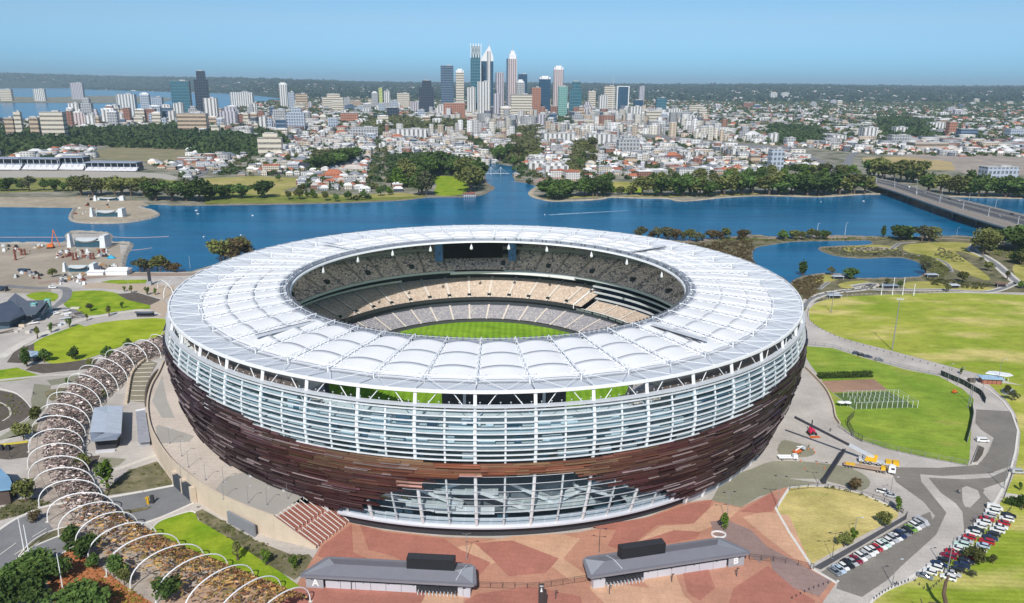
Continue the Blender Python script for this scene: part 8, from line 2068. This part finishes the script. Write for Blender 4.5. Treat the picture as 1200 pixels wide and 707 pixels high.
rq = random.Random(9); mm_ = [m_rustc, m_slab, m_dark, m_path, m_white, m_gwall, M('timber_pack', (.42, .26, .14), .9)]; nm_ = ['rusty steel bundle', 'concrete block', 'dark crate', 'pale crate', 'white bag stack', 'grey box', 'timber pack']
spots = [((66, 128), (293, 303), 'in front of the large pier', 46), ((2, 50), (288, 296), 'on the far side of the sand', 16), ((14, 50), (321, 327), 'in the row below the tipper', 16), ((66, 100), (322, 334), 'by the site gate', 22), ((88, 134), (240, 252), 'on the sandy spit across the river', 18), ((110, 138), (308, 322), 'behind the white tents', 26), ((90, 130), (229, 237), 'behind the spit', 12)]
for (xr, yr, wh, n) in spots:
    for i in range(n):
        x, y = G(rq.uniform(*xr), rq.uniform(*yr)); k = rq.randrange(7); s_ = rq.uniform(.8, 2.4)
        b_ = MB(); b_.box(0, 0, 0, s_ * rq.uniform(1, 2.6), s_, s_ * rq.uniform(.4, .9)); b_.box(s_ * .2, 0, s_ * .4, s_ * .8, s_ * .7, s_ * .7); o = b_.build('site_material', mm_[k], label='%s %s' % (nm_[k], wh), cat='building material', group='materials on the building site'); o.location = (x, y, .15); o.rotation_euler = (0, 0, rq.uniform(0, 3))
# floating boom lines and small boats
for pl in ([(0, 278.5), (76, 278.5)], [(129, 278), (160, 279), (198, 277.5)], [(153, 294), (168, 292.5), (178, 291)]):
    ribbon('floating_boom', smooth_line(world_pts(pl), 5), 1.2, .12, .5, M('boom_float', (.40, .34, .36), .8), None, label='floating silt boom line on the river by the building site', cat='floating boom')
for i, (px_, py_) in enumerate(((252, 291), (232, 251), (239, 278), (282, 276), (296, 253), (230, 247), (962, 237), (638.5, 252), (1012, 236))):
    x, y = G(px_, py_); t = empty('boat', (x, y, .1), i * .7,  label='small white boat or buoy %s on the river counted from the left bank' % ordn(i), cat='boat', group='small boats on the river'); q = MB(); q.prism([(-2.2, -.8), (1.2, -.8), (2.6, 0), (1.2, .8), (-2.2, .8)], 0, .8); q.build('hull', m_white, t); MB().box(-.3, 0, .8, 1.6, 1.1, .8, taper=.85).build('cabin', m_slab, t); t.scale = (.6, .6, .6)
# stadium visitors: faults in uniformity on the forecourt are left to the paving itself

# ---- where look-alikes share a label, say which one by its order from the left
def nth(i):
    a = ['', 'first', 'second', 'third', 'fourth', 'fifth', 'sixth', 'seventh', 'eighth', 'ninth', 'tenth', 'eleventh', 'twelfth', 'thirteenth', 'fourteenth', 'fifteenth', 'sixteenth', 'seventeenth', 'eighteenth', 'nineteenth']
    if i < 20: return a[i]
    t = ['', '', 'twenty', 'thirty', 'forty', 'fifty', 'sixty', 'seventy', 'eighty', 'ninety'][i // 10]
    return (t[:-1] + 'ieth') if i % 10 == 0 else t + '-' + a[i % 10]
bpy.context.view_layer.update()
byl = {}
for o in scene.objects:
    if o.parent is None and o.get('category') and o.get('label'): byl.setdefault(o['label'], []).append(o)
for lb, L_ in byl.items():
    if 1 < len(L_) < 100 and len(lb.split()) <= 13:
        def key(o):
            v = o.location - cam.location; return v.dot(_r) / max(1e-3, v.dot(_f))
        for i, o in enumerate(sorted(L_, key=key)): o['label'] = '%s, %s from left' % (lb, nth(i + 1))
